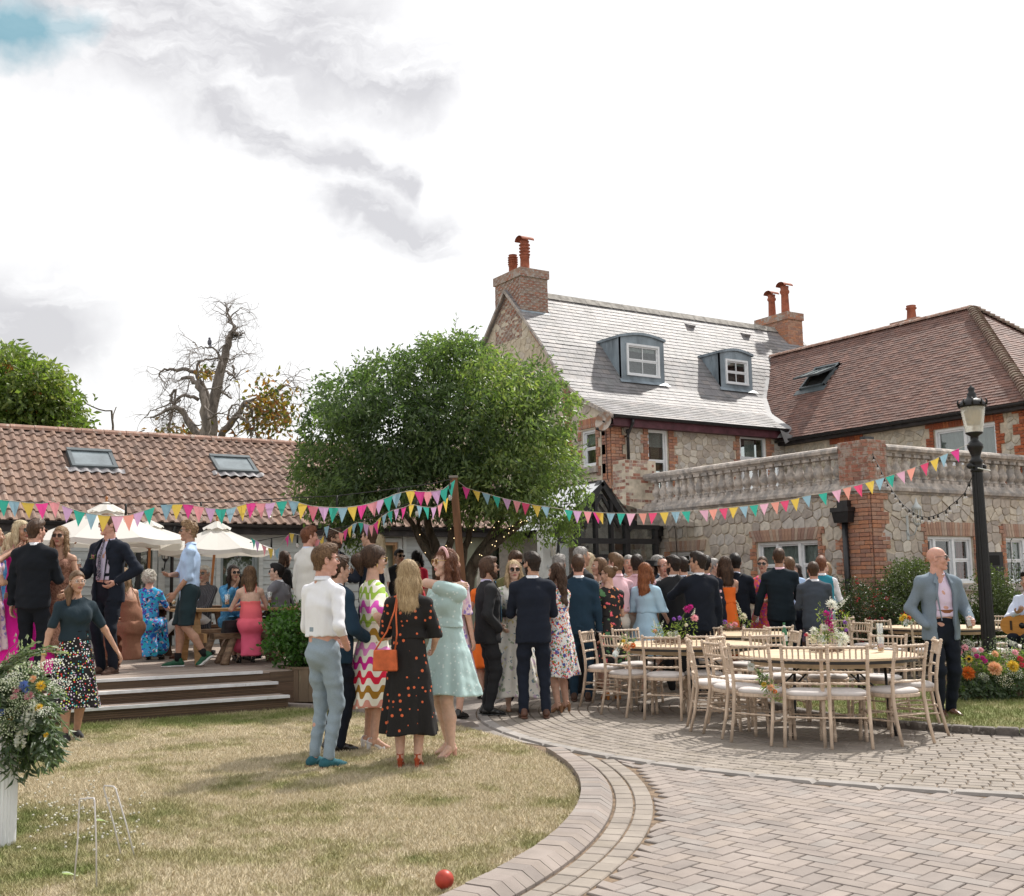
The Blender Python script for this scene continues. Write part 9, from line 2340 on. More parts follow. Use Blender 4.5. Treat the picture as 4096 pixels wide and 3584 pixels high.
 if beard:
  F=Field((-.09,-.04,-.14),(.09,.12,.03),.0045 if near else .0065);F.ell((0,.026,-.04),(.06,.066,.082),.02).cone((-.054,-.01,-.05),(0,.06,-.098),.024,.026,.02).cone((.054,-.01,-.05),(0,.06,-.098),.024,.026,.02);X,Y,Z_=F.grid()
  F.clip(np.maximum.reduce([(Z_+.028-np.clip(np.abs(X)-.03,0,.05)*1.3)+0*Y,(-.015-Y)+0*X+0*Z_]));F.clip(-(np.maximum.reduce([np.abs(X)-.017+0*Y+0*Z_,np.abs(Z_+.057)-.008+0*X+0*Y,.05-Y+0*X+0*Z_])));F.wrinkle(.0022,210,seed,5);fmesh('beard',[(lambda q:(hd(q[0]),q[1]))(F.mesh())],[HM[beard]],e)
 if glasses:
  kind,fm,lm=glasses;m_=MB();gy=.099;R_=.0235
  hw,hh=(.0265,.0195)if kind!='round' else(.025,.024)
  yoff,zoff=(0,.01)
  if kind=='top':yoff,zoff=-.03,.115
  for sx in(-1,1):
   nn=18;V=[]
   for rr_ in(1.,.001):
    for k in range(nn):a=2*math.pi*k/nn;V.append((sx*.0335+hw*rr_*math.copysign(abs(math.cos(a))**.8,math.cos(a)),gy-abs(hw*math.cos(a))*.12+yoff,zoff+hh*rr_*math.copysign(abs(math.sin(a))**.8,math.sin(a))))
   m2=MB();m2.add([tuple(v)for v in hd(V)],[(k,(k+1)%nn,nn+(k+1)%nn,nn+k)for k in range(nn)]);m2.build('lens',lm,e)
   m_.tube([tuple(v)for v in hd(V[:nn]+V[:1])],.0023*hs if kind!='thick' else .003*hs,5,cap=False)
   m_.tube([tuple(v)for v in hd([(sx*.059,gy-.006+yoff,zoff+.008),(sx*.077,.05+yoff,zoff+.01),(sx*.08,-.02+yoff,zoff+.006),(sx*.078,-.035+yoff,zoff-.012)])],.0022*hs,5)
  m_.tube([tuple(v)for v in hd([(-.008,gy+yoff,zoff+.004),(0,gy+.003+yoff,zoff+.007),(.008,gy+yoff,zoff+.004)])],.002*hs,5);m_.build('sunglasses' if lm is m_lens else 'spectacles',fm,e)
 for ex in extras:ex(locals())
 R3=Matrix.Rotation(-(YAW+math.radians(phi)),3,'Z')
 for i,c in Hn:
  if grip[i]:
   wpz=Vector(g)+R3@Vector(c);kind,lab=grip[i]
   if kind=='beer':tumbler(wpz-Vector((0,0,.075)),lab,.15,.036,m_amber,.8,straw=False,name='beer_glass')
   elif kind=='straw':tumbler(wpz-Vector((0,0,.065)),lab,.13,.036,m_amber,.75,name='tumbler')
   elif kind=='pink':tumbler(wpz-Vector((0,0,.065)),lab,.14,.036,m_pink_d,.45,name='tumbler')
   elif kind=='wine':tumbler(wpz-Vector((0,0,.05)),lab,stemmed=True,drink=mat('rose_wine',(.75,.4,.3),.1,trans=.7),name='wine_glass')
   elif kind=='clear':tumbler(wpz-Vector((0,0,.07)),lab,.14,.035,None,name='tumbler')
 return e
navy=cloth('navy_suit',(.011,.015,.026));navy2=cloth('deep_navy_suit',(.008,.011,.019));charcoal=cloth('charcoal_suit',(.0225,.0235,.026));teal_n=cloth('teal_navy_suit',(.0138,.0341,.0578));greyblue=cloth('slate_suit',(.0525,.0644,.084));white_s=cloth('white_shirt',(.72,.73,.77),.04);lilac_s=cloth('lilac_shirt',(.6,.56,.74),.05);pink_s=cloth('pink_shirt',(.76,.5,.56),.05);blue_s=cloth('light_blue_shirt',(.42,.56,.78),.08);bluew_s=cloth('pale_blue_shirt',(.6,.66,.8),.05)
greytr=cloth('blue_grey_trousers',(.24,.3,.35),.18,weave=120);khaki=cloth('stone_chinos',(.6,.54,.47),.06);linen=cloth('pale_linen_jacket',(.62,.61,.59),.1);olive=cloth('olive_jacket',(.11,.105,.045));grey_j=cloth('blue_grey_jacket',(.17,.215,.26),.2,weave=120);dkshorts=cloth('dark_green_shorts',(.018,.035,.042));midgrey=cloth('mid_grey_jacket',(.17,.17,.19));black_c=cloth('black_cloth',(.012,.012,.013));polo=cloth('petrol_polo',(.0182,.0325,.0442));brownbelt=mat('tan_belt',(.25,.09,.035),.5)
orange_c=cloth('orange_dress',(.85,.17,.03),.05);coral_c=pattern('coral_satin','ombre',[(.75,.12,.22)],base=(.8,.16,.12),h=1.2,a=.3,b=.9);magenta_c=cloth('magenta_dress',(.78,.02,.36),.05);ltblue_c=cloth('light_blue_dress',(.38,.55,.68),.06);teal_w=cloth('teal_waistcoat',(.03,.22,.3));red_c=cloth('red_dress',(.62,.03,.07))
wavy_d=pattern('wavy','wave',[(.3,.46,.06),(.72,.13,.1),(.65,.22,.45),(.62,.28,.22),(.34,.17,.02),(.7,.02,.06),(.6,.02,.28),(.72,.24,.55),(.36,.2,.03),(.33,.48,.07),(.7,.1,.48),(.3,.46,.06)],base=(.8,.77,.66),per=.125,lam=.15)
polka_d=pattern('polka','dots',[(.62,.13,.05)],17,.21,(.014,.013,.013),rnd=.55);mint_d=pattern('mint','dots',[(.6,.7,.68)],24,.22,(.4,.54,.53),rnd=.9)
confetti=pattern('confetti','dots',[(.8,.8,.75),(.75,.05,.04),(.8,.8,.75),(.04,.38,.4),(.6,.7,.12),(.75,.72,.7),(.55,.35,.65),(.8,.8,.75)],46,.36,(.014,.013,.015))
redfloral=pattern('red_floral','floral',[(.06,.1,.35),(.1,.28,.06),(.75,.05,.03),(.8,.18,.03),(.1,.25,.5),(.28,.04,.04)],17,.33,(.8,.79,.76));creamfloral=pattern('cream_floral','floral',[(.62,.5,.62),(.35,.42,.3),(.7,.62,.3),(.2,.28,.33)],8,.24,(.76,.74,.68));blackfloral=pattern('black_floral','floral',[(.1,.22,.1),(.78,.14,.18),(.8,.28,.12)],8,.25,(.022,.021,.022));bluefloral=pattern('blue_floral','floral',[(.02,.12,.5),(.02,.42,.5),(.12,.04,.3),(.72,.5,.6),(.02,.02,.06)],9,.36,(.05,.35,.65));zebra=pattern('zebra','zebra',[(.02,.02,.02)],9,base=(.75,.72,.66));paisley=pattern('paisley','floral',[(.75,.25,.05),(.45,.3,.28),(.12,.1,.1)],9,.34,(.66,.55,.48));purplefl=pattern('magenta_orange','floral',[(.8,.2,.04),(.35,.08,.4),(.75,.05,.25),(.8,.3,.06)],12,.36,(.72,.1,.13));brownpr=pattern('brown_swirl','zebra',[(.16,.075,.05)],26,base=(.34,.18,.13));stripe_s=pattern('pinstripe','stripe',[(.16,.15,.16)],45,.18,(.05,.05,.055));bluelace=pattern('blue_dress','floral',[(.03,.16,.34),(.1,.3,.5)],16,.4,(.06,.22,.4));lilacfl=pattern('lilac_floral','floral',[(.25,.18,.45),(.55,.35,.5)],14,.34,(.66,.5,.54));tie_f=pattern('floral_tie','floral',[(.6,.58,.6),(.4,.3,.4)],70,.3,(.03,.035,.06));tie_b=cloth('blue_tie',(.1,.2,.3))
s_black=mat('black_shoe',(.012,.012,.012),.25,.2,5,spec=.6);s_brown=mat('brown_shoe',(.12,.055,.035),.35,.3,8);s_teal=mat('teal_suede',(.03,.12,.15),.9,.2,20);s_rust=mat('rust_suede',(.38,.07,.025),.9,.2,20);s_nude=mat('rose_gold_leather',(.58,.32,.26),.4,.1,8);s_white=mat('white_leather',(.72,.7,.7),.4);s_suede=mat('brown_suede',(.1,.06,.045),.95,.2,20);s_tan=mat('tan_suede',(.28,.15,.08),.9,.2,20);s_green=mat('green_trainer',(.015,.1,.05),.5,.2,8);s_sole=mat('white_sole',(.7,.7,.68),.6);s_dk=mat('black_trainer',(.02,.02,.022),.7);s_tsole=mat('tan_sole',(.2,.09,.05),.6)
SG=('sun',m_black,m_lens);SGT=('sun',m_tort,m_lens);SP=('sun',m_tort,glassmat('spectacle_lens',(.95,.95,.95),.02,.3));SGR=('round',m_gold,mat('brown_lens',(.16,.06,.035),.1,spec=.8))
def suit(c,shirt=None,tr=None,shoe=None,op=None,tie=None,**k):
 d=dict(jacket=c,shirt=shirt or white_s,trousers=tr or c,shoe=('oxford',shoe or s_black),**k)
 if op:d['open']=op
 if tie:d['tie']=tie
 return d
def ex_bag(L):
 e,P,r,S=L['e'],L['P'],L['r'],L['S'];m_=MB();c=P+np.array([-.17,-.16,.015]);V=[]
 for z,w_,t_ in((-.11,.095,.02),(-.1,.1,.03),(.05,.092,.026),(.06,.088,.012)):
  for a,b in((-1,-1),(1,-1),(1,1),(-1,1)):V.append(tuple(c+np.array([a*w_,b*t_,z])))
 m_.add(V,[(4*i+k,4*i+(k+1)%4,4*i+4+(k+1)%4,4*i+4+k)for i in range(3)for k in range(4)]+[(3,2,1,0),(12,13,14,15)]);mo=mat('orange_leather',(.55,.12,.04),.6,.2,10,.3);m_.build('shoulder_bag',mo,e)
 m_=MB();N=L['N'];m_.tube([tuple(c+np.array([-.08,0,.06])),tuple(P+np.array([-.16,-.13,.22])),tuple(N+np.array([-.1,-.125,-.12])),tuple(N+np.array([-.085,-.03,.035])),tuple(N+np.array([-.085,.1,-.04]))],.007,6);m_.tube([tuple(c+np.array([.08,0,.06])),tuple(P+np.array([-.075,-.155,.2])),tuple(N+np.array([-.085,-.135,-.14])),tuple(N+np.array([-.08,-.03,.04]))],.007,6);m_.build('bag_strap',mo,e)
def ex_bag2(L):
 e,P=L['e'],L['P'];m_=MB();c=P+np.array([-.2,-.05,.1]);m_.box(tuple(c-np.array([.05,.09,.09])),tuple(c+np.array([.03,.09,.09])));m_.tube([tuple(c),tuple(L['N']+np.array([-.13,-.12,-.2])),tuple(L['N']+np.array([.12,-.06,.03]))],.01,6);m_.build('shoulder_bag',m_bag,e)
def ex_flower(L):
 e=L['e'];c=L['N']-L['up']*.16*L['S']+L['rt']*(.095)*L['r']+L['fw']*.135*L['r'];h=dahlia(tuple(c),.028,30,random.Random(1),tuple(L['fw']));P=np.array([x[0]for x in h]);D=np.array([x[1]for x in h]);leaf_mesh('buttonhole',P,D,.022,.016,RNG.random(len(P)),FL_['pink'],parent=e);P2=np.array([c+RNG.normal(0,.012,3)-L['up']*.02 for _ in range(14)]);leaf_mesh('buttonhole_leaf',P2,RNG.normal(size=(14,3)),.05,.014,RNG.random(14),m_leaf,parent=e)
def ex_earring(L):
 for sx in(-1,1):m_=MB();p=L['hd'](np.array([[sx*.078,-.005,-.045]]))[0];m_.ball(tuple(p),(.012,.006,.022),8);m_.build('earring',m_gold,L['e'])
def ex_band(L):
 m_=MB();pts=[tuple(v)for v in L['hd'](np.array([(.088*math.cos(a),.005+.012*math.sin(a),.038+.098*math.sin(a))for a in[math.pi*k/14 for k in range(15)]]))];m_.tube(pts,.013,7);m_.build('hairband',cloth('rose_band',(.6,.36,.36)),L['e'])
def ex_watch(L):
 m_=MB();a,b=L['W_'][1],L['E_'][1];d=nrm(b-a);m_.tube([tuple(a+d*.02),tuple(a+d*.04)],.032*L['S'],10);m_.build('bracelet',m_gold,L['e'])
def ex_buttons(L):
 m_=MB();
 for k in range(6):p=L['P']+L['up']*(.1+.042*k)*L['H']+L['fw']*(.118 if k<5 else .1)*L['r']*.93;m_.ball(tuple(p),.006,6)
 m_.build('button',m_paper,L['e'])['kind']='stuff'
def ex_tattoo(L):
 a,b=L['W_'][1],L['E_'][1];c=a+(b-a)*.62;m_=MB()
 for k in range(7):an=k*.9;q=c+np.array([0,.036*L['S'],0])+np.array([.018*math.cos(an),0,.016*math.sin(an)]);m_.ball(tuple(q),(.009,.004,.006),6)
 m_.build('tattoo',mat('tattoo_ink',(.1,.06,.14),.7),L['e'])['kind']='stuff'
def ex_hat(L):
 m_=MB();V=[];n=28
 for r_,z in((.1,.045),(.155,.052),(.16,.058),(.098,.062),(.092,.13),(.085,.142),(.001,.145)):V+=[(r_*math.cos(2*math.pi*k/n),-.015+r_*math.sin(2*math.pi*k/n)*1.1,z)for k in range(n)]
 m_.add([tuple(v)for v in L['hd'](np.array(V))],[(i*n+k,i*n+(k+1)%n,(i+1)*n+(k+1)%n,(i+1)*n+k)for i in range(6)for k in range(n)],smooth=True);m_.build('hat',black_c,L['e'])
def ex_guitar(L):
 g=Vector(L['g']);ro=-(YAW+math.radians(L['phi']));R3=Matrix.Rotation(ro,3,'Z');c=g+R3@Vector((.02,.3,L['sit']['z']+.24));e=empty('acoustic_guitar',tuple(c),ro,'acoustic guitar with an amber top held by the guitarist at the right edge','guitar');m_=MB();n=40;out=[]
 for k in range(n):a=2*math.pi*k/n;x=math.cos(a)*.25;w_=.165+.035*math.cos(2*a)-.02*math.cos(a);out.append((x,math.sin(a)*w_))
 V=[(x,-.045,z)for x,z in out]+[(x,.045,z)for x,z in out];m_.add(V,[(k,(k+1)%n,n+(k+1)%n,n+k)for k in range(n)]+[tuple(range(n-1,-1,-1))],mi=0);m_.build('sides',mat('guitar_side',(.28,.1,.03),.3),e)
 m_=MB();m_.add([(x,.046,z)for x,z in out],[tuple(range(n))]);m_.build('top',mat('guitar_top',(.55,.25,.06),.25,.12,3,stretch=(1,1,20)),e);m_=MB();m_.lathe([(.04,0),(.001,.001)],20);o=m_.build('sound_hole',m_black,e);o.location=(-.04,.048,0);o.rotation_euler=(-1.57,0,0)
 m_=MB();m_.box((-.72,.04,-.026),(-.1,.062,.026));m_.box((-.88,.035,-.035),(-.72,.055,.035));m_.box((.09,.046,-.06),(.115,.056,.06));m_.build('neck',mat('guitar_neck',(.05,.03,.02),.4),e)
Y_=True
person('woman in a wavy retro print midi dress with puff sleeves and brown ponytail',top=(755,1094),foot=(745,1499),phi=72,fem=True,hair=('pony','brown',dict(thick=.02,base=(0,-.1,.075),end=(0,-.13,-.12))),glasses=SGR,arms=('holdlow','hip'),outfit=dict(dress=wavy_d,hem=.21,flare=.25,folds=7,sleeve=.75,puff=.02,v=.14,shoe=('heel',s_white)),extras=(ex_earring,),head_pitch=-2)
person('man in a white shirt and blue-grey trousers, hand in pocket, on the lawn',top=(655,1090),foot=(645,1536),phi=48,wide=.96,hair=('short','lightbrown',dict(top=.022)),glasses=SP,head_yaw=28,arms=('holdlow','pocket'),outfit=dict(shirt=white_s,trousers=greytr,slim=True,cut=.93,shoe=('loafer',s_teal,s_tsole)),skin='pink',stance=.08)
person('blonde woman in a black midi dress with rust polka dots and orange shoulder bag',top=(822,1120),foot=(819,1536),phi=8,fem=True,hair=('long','blonde',dict(len=.27,w=.088)),arms=('chest','holdlow'),outfit=dict(dress=polka_d,hem=.165,flare=.23,folds=7,sleeve=.95,puff=.012,shoe=('heel',s_rust)),extras=(ex_bag,),stance=.075)
person('woman in a mint green dotted midi dress, hand on her neck, facing left',top=(885,1098),foot=(897,1513),phi=232,fem=True,wide=1.18,hair=('wavy','auburn',dict(len=.3,w=.085)),glasses=SGR,head_yaw=12,arms=('neck','holdlow'),outfit=dict(dress=mint_d,hem=.3,flare=.29,folds=9,sleeve=.62,puff=.014,v=.1,shoe=('heel',s_nude)),extras=(ex_band,ex_earring),skin='pale',step=-.12)
person('man in a dark navy suit mostly hidden behind the white shirted man, holding a drink',top=(670,1112),foot=(672,1503),phi=60,hair=('short','brown'),arms=('hold','holdlow'),grip=(('straw','clear tumbler with a striped straw beside the white shirted man'),('pink','tumbler of pink drink held at the white shirted man\'s elbow')),outfit=suit(teal_n,tr=navy2),wide=1.05)
person('bald man in sunglasses, blue-grey jacket over a pink shirt, near the lamp post',top=(1868,1094),foot=(1893,1434),phi=150,wide=1.14,hair=('bald','brown'),glasses=('sun',m_black,m_lens),head_yaw=-52,arms=('holdlow','pocket'),grip=(('straw','amber drink with blue striped straw in the bald man\'s hand'),None),outfit=suit(grey_j,cloth('rose_shirt',(.68,.56,.7),.04),navy2,s_brown,('open',),belt=brownbelt,collaropen=.05),extras=(ex_buttons,),skin='pink',stance=.09,step=.1)
person('bearded man with swept brown hair and sunglasses in a charcoal suit, in profile',top=(969,1114),foot=(978,1430),phi=75,wide=1.12,hair=('swept','brown',dict(nape=-.1)),glasses=SG,beard='brown',arms=('hold','pocket'),grip=(('straw','tumbler of cola coloured drink held by the bearded man'),None),outfit=suit(charcoal,lilac_s,op=('v',),tie=tie_b),skin='tan',stance=.06)
person('man in a navy suit with dark hair and trimmed beard, back to us at centre',top=(1086,1104),foot=(1070,1436),phi=-6,wide=1.04,hair=('short','dark',dict(top=.014)),head_yaw=-32,glasses=SG,beard='dark',arms=('hold','hold'),outfit=suit(navy,shoe=s_brown),skin='tan',stance=.12)
person('silver haired woman in a bright orange dress behind the bearded man',top=(996,1128),foot=(975,1398),phi=350,fem=True,hair=('wavy','silver',dict(len=.22,w=.09)),arms=('holdlow','holdlow'),outfit=dict(dress=orange_c,hem=.23,flare=.22,folds=5,sleeve=.3,shoe=('heel',s_black)),head_yaw=20)
person('blonde woman in round tortoiseshell sunglasses and a cream floral maxi dress, facing us',top=(1047,1120),foot=(1032,1422),phi=172,fem=True,hair=('long','blonde',dict(len=.22,front=1,thick=-.004)),glasses=('round',m_tort,m_lens),arms=('hold','holdlow'),outfit=dict(dress=creamfloral,hem=.1,flare=.36,folds=9,foldamp=.03,sleeve=1.6,puff=.01,v=.08,shoe=('heel',s_tan)),skin='pale')
person('man in an olive jacket and sunglasses looking down behind the blonde woman',top=(1029,1103),Z=13.8,phi=160,hair=('short','brown',dict(top=.016)),glasses=SG,head_pitch=-22,arms=('chest','chest'),outfit=suit(olive,white_s,navy2,op=('v',)),skin='tan',shoes=False)
person('woman with very long brown hair in a white dress with red flowers',top=(1116,1126),foot=(1122,1424),phi=305,fem=True,hair=('wavy','brown',dict(len=.46,w=.075)),arms=('chest','chest'),outfit=dict(dress=redfloral,hem=.24,flare=.24,folds=6,sleeve=.9,puff=.008,shoe=('heel',s_tan)),skin='fair')
person('man in a bright teal navy suit, back to us, right of the long haired woman',top=(1163,1110),foot=(1163,1402),phi=4,hair=('short','brown',dict(top=.012)),arms=('hold','down'),outfit=suit(teal_n,shoe=s_suede),wide=1.02,skin='pink')
person('blonde woman in a pale camisole and paisley skirt beside the teal suit',top=(1181,1106),foot=(1184,1378),phi=20,fem=True,hair=('long','lightblonde',dict(len=.17,w=.08)),arms=('holdlow','holdlow'),outfit=dict(dress=cloth('cream_camisole',(.66,.58,.52)),skirt=paisley,hem=.3,flare=.25,sleeve=0,strapless=.14,sway=.1,shoe=('heel',s_tan)),skin='fair')
person('tall grey haired man with sunglasses pushed up on his head',top=(1160,1093),Z=14.6,phi=60,hair=('buzz','grey',dict()),glasses=('top',m_black,m_lens),outfit=suit(charcoal),arms=('down','hold'),shoes=False,skin='tan')
person('man with curly grey hair and dark sunglasses worn behind his head',top=(1117,1109),Z=15.2,phi=20,hair=('curlyshort','grey',dict(top=.004)),outfit=suit(navy2),arms=('down','hold'),shoes=False,skin='tan')
person('woman with bobbed light brown hair in a black and cream swirl print',top=(1201,1115),Z=15.1,phi=250,fem=True,hair=('bob','lightbrown'),arms=('hold','down'),outfit=dict(dress=zebra,hem=.22,flare=.24,sleeve=1.4),shoes=False)
person('young man in a pink shirt and chinos with brushed brown hair, facing left',top=(1233,1108),Z=14.75,phi=320,hair=('short','lightbrown',dict(top=.024)),arms=('down','hold'),outfit=dict(shirt=pink_s,trousers=khaki,belt=brownbelt),head_yaw=-15,shoes=False,skin='pink')
person('woman with hair in two small buns and a black top with red flowers',top=(1250,1131),foot=(1224,1399),phi=335,fem=True,wide=1.12,hair=('bun','lightbrown'),head_yaw=-45,glasses=SG,arms=('face','hold'),outfit=dict(dress=blackfloral,hem=.27,flare=.22,folds=5,sleeve=.55,shoe=('heel',mat('striped_heel',(.5,.2,.05),.5))),skin='fair')
person('second man in a pink shirt, with cropped dark hair and a brown belt',top=(1273,1109),Z=15.1,phi=12,wide=1.06,hair=('short','dark',dict(top=-.002)),arms=('hold','down'),outfit=dict(shirt=pink_s,trousers=khaki,belt=brownbelt),shoes=False,skin='olive')
person('older man with thin grey hair facing us between the two pink shirts',top=(1257,1110),Z=16.6,phi=175,hair=('buzz','grey'),outfit=suit(midgrey,op=('v',)),shoes=False,skin='pink')
person('red haired woman in a light blue dress',top=(1290,1126),Z=14.7,phi=25,fem=True,hair=('wavy','ginger',dict(len=.3,w=.08)),arms=('holdlow','holdlow'),outfit=dict(dress=ltblue_c,hem=.3,flare=.3,folds=5,sleeve=1.5,puff=.015),shoes=False)
person('woman in a wide brimmed black hat among the crowd',top=(1303,1123),Z=16.6,phi=200,fem=True,hair=('bob','black'),extras=(ex_hat,),outfit=dict(dress=cloth('dark_green_dress',(.03,.05,.04)),sleeve=1),shoes=False,skin='olive')
person('smiling bald man in a white shirt facing us in the crowd',top=(1327,1117),Z=16.6,phi=172,hair=('bald','grey'),outfit=dict(shirt=white_s,trousers=navy2,collaropen=.05),shoes=False,skin='pink')
person('man with grey sides and sunglasses at the back beside the black hat',top=(1313,1110),Z=17.6,phi=120,hair=('buzz','grey'),glasses=SG,outfit=suit(teal_n),shoes=False,skin='tan')
person('man with dark hair and sunglasses at the very back of the crowd',top=(1321,1104),Z=18.3,phi=185,hair=('short','black',dict(top=.01)),glasses=SG,outfit=suit(navy),shoes=False,skin='olive',H=1.9)
person('man in a charcoal suit with glasses and cropped hair, back to us',top=(1346,1111),Z=15.,phi=338,hair=('short','dark',dict(top=-.002)),glasses=SP,beard='dark',head_yaw=-30,arms=('hold','down'),outfit=suit(charcoal),shoes=False,wide=1.06,skin='tan')
person('young dark haired man behind the charcoal suit',top=(1366,1115),Z=16.2,phi=330,hair=('short','dark',dict(top=.018)),outfit=suit(navy,bluew_s),shoes=False)
person('man in a navy suit raising a glass to his lips, back to us',top=(1396,1105),Z=14.45,phi=335,hair=('thick','dark',dict(top=.022)),head_yaw=-45,glasses=SG,arms=('drink','down'),grip=(('clear','small glass raised by the drinking man in navy'),None),outfit=suit(navy2),shoes=True,wide=1.1,skin='tan')
person('grey haired man with sunglasses behind the woman in orange',top=(1421,1118),Z=17.6,phi=60,hair=('short','grey'),glasses=SG,outfit=suit(teal_n),shoes=False)
person('dark haired man glimpsed behind the drinking man',top=(1410,1112),Z=16.6,phi=20,hair=('short','black',dict(top=.012)),outfit=suit(navy,pink_s),shoes=False,skin='olive')
person('brown haired woman in a strapless orange dress, back to us',top=(1449,1113),Z=16.7,phi=335,fem=True,hair=('long','brown',dict(len=.2,w=.09)),arms=('face','hold'),outfit=dict(dress=orange_c,hem=.2,flare=.2,sleeve=0,strapless=.13,bare=True,folds=5),shoes=False,skin='fair')
person('man in a dark navy suit with a black bag beside the orange dress',top=(1469,1108),Z=16.9,phi=8,hair=('short','black',dict(top=.02)),head_yaw=-25,arms=('down','hold'),outfit=suit(navy2,bluew_s),extras=(ex_bag2,),shoes=False,skin='tan',wide=1.05)
person('woman in sunglasses and a red, orange and purple patterned dress, facing us',top=(1525,1113),Z=17.2,phi=188,fem=True,hair=('updo','brown'),glasses=SG,arms=('fold','fold'),outfit=dict(dress=purplefl,hem=.3,flare=.22,folds=5,sleeve=.9,puff=.01,v=.1),shoes=False)
person('tallest man, in a dark green-navy suit, back to us with a glass at his side',top=(1557,1097),Z=16.5,phi=4,hair=('short','brown',dict(top=.004)),arms=('swing','hold'),grip=(('clear','empty glass dangling from the tallest man\'s hand'),None),outfit=suit(cloth('green_navy_suit',(.01,.018,.026)),pink_s),shoes=False,wide=1.04,skin='tan')
person('man in a light blue shirt half hidden behind the tallest man',top=(1579,1115),Z=17.9,phi=340,hair=('short','lightbrown',dict(top=.015)),arms=('down','down'),outfit=dict(shirt=blue_s,trousers=navy2),shoes=False)
person('brunette woman peering out right of the tallest man',top=(1591,1128),Z=18.2,phi=205,fem=True,hair=('long','dark',dict(len=.26)),outfit=dict(dress=lilacfl,sleeve=1),shoes=False)
person('shorter man in a slate blue jacket with cropped hair, back to us',top=(1626,1124),Z=15.9,phi=356,hair=('short','brown',dict(top=.002)),arms=('hold','hold'),outfit=suit(greyblue),shoes=False,wide=1.02,skin='pink')
person('man in a teal waistcoat with thick brown hair',top=(1641,1113),Z=17.3,phi=8,hair=('thick','auburn',dict(top=.02,nape=-.09)),arms=('hold','hold'),outfit=dict(shirt=white_s,waistcoat=teal_w,trousers=greytr),shoes=False)
person('blonde woman half hidden behind the man in the teal waistcoat',top=(1652,1124),Z=18.2,phi=200,fem=True,hair=('bob','dkblonde'),outfit=dict(dress=creamfloral,sleeve=1.2),shoes=False)
person('blonde woman in sunglasses and a floor length magenta dress, hand in her hair',top=(44,1041),Z=13.2,z0=DZ,phi=165,fem=True,hair=('long','lightblonde',dict(len=.2)),glasses=SG,arms=('holdlow','face'),head_yaw=-25,outfit=dict(dress=magenta_c,hem=.03,flare=.46,folds=9,foldamp=.03,sleeve=0,strapless=.1),skin='tan')
person('man in a black-navy suit with tortoiseshell glasses, back to us on the deck',top=(72,1040),Z=12.85,z0=DZ,phi=24,hair=('short','brown',dict(top=.022)),head_yaw=25,glasses=SGT,arms=('down','hold'),outfit=suit(cloth('black_navy_suit',(.008,.01,.015))),wide=1.1,skin='pink')
person('long haired blonde woman in sunglasses and a brown swirl dress',top=(122,1053),Z=13.3,z0=DZ,phi=200,fem=True,hair=('wavy','dkblonde',dict(len=.3,front=1)),glasses=SG,arms=('holdlow','holdlow'),outfit=dict(dress=brownpr,hem=.2,flare=.22,folds=5,sleeve=0,strapless=.08),skin='tan')
person('woman cut off by the left edge, fair hair and floral dress',top=(-14,1052),Z=12.9,z0=DZ,phi=80,fem=True,hair=('bob','blonde'),arms=('hold','hold'),outfit=dict(dress=lilacfl,hem=.2,flare=.25,sleeve=.6),skin='tan',extras=(ex_watch,))
person('light haired woman mostly hidden behind the woman in magenta',top=(22,1066),Z=14.2,z0=DZ,phi=330,fem=True,hair=('long','lightblonde',dict(len=.2)),outfit=dict(dress=bluelace,sleeve=1),shoes=False)
person('tall man in a navy suit, floral tie and pink buttonhole, holding a wine glass',top=(203,1023),foot=(212,1348),z0=DZ,phi=222,wide=1.14,hair=('short','lightbrown',dict(top=.014)),glasses=SG,head_yaw=30,arms=('hip','hold'),grip=(None,('wine','stemmed glass of pale wine held by the man with the buttonhole')),outfit=suit(navy,lilac_s,navy2,s_suede,('open',),tie=tie_f),extras=(ex_flower,),skin='pink')
person('staff woman in clear glasses, petrol polo shirt and multicoloured spotted skirt, walking',top=(146,1142),foot=(143,1480),phi=162,fem=True,wide=1.2,hair=('pony','lightbrown',dict(base=(.05,-.07,-.03),mid=(.09,0.,-.1),end=(.1,.045,-.24),thick=.004)),glasses=('sun',mat('clear_frame',(.65,.5,.42),.2),glassmat('clear_lens',(.97,.97,.97),.02,.2)),arms=('wide','swing'),outfit=dict(shirt=polo,sleeve=.72,tuck=True,skirt=confetti,hem=.19,flare=.25,folds=6,foldamp=.012,beltcol=black_c,shoe=('trainer',s_dk,s_sole)),extras=(ex_watch,),skin='tan',step=.16)
person('young man in a light blue shirt and dark shorts stepping left along the deck',top=(375,1043),foot=(376,1334),z0=DZ,phi=268,wide=1.,hair=('messy','dkblonde',dict(top=.022)),glasses=SG,arms=(((.1,.17,.88),(.4,-1,0)),'fold'),outfit=dict(shirt=blue_s,shorts=dkshorts,tuck=False,sleeve=1.15,sock=black_c,shoe=('trainer',s_green,s_sole)),skin='tan',step=.3,heel_up=.07)
BZ_=.45
person('woman in a brown knitted dress with very long fair hair, seated',at=(266,14.5),z0=DZ,H=1.68,phi=322,fem=True,sit=dict(z=BZ_),lean=(-.12,.18),hair=('wavy','dkblonde',dict(len=.42)),arms=('table','lap'),outfit=dict(dress=cloth('brown_knit',(.25,.12,.075),.35,weave=90),hem=.12,sleeve=0,strapless=.16,drape=True,shoe=('oxford',s_brown)),skin='tan')
person('elderly woman with curly white hair in a vivid blue floral dress, seated',at=(298,15.9),z0=DZ,H=1.62,phi=14,fem=True,sit=dict(z=BZ_),wide=1.12,hair=('curlybob','silver'),arms=('table','table'),outfit=dict(dress=bluefloral,hem=.08,sleeve=.8,drape=True),skin='pink',head_yaw=20)
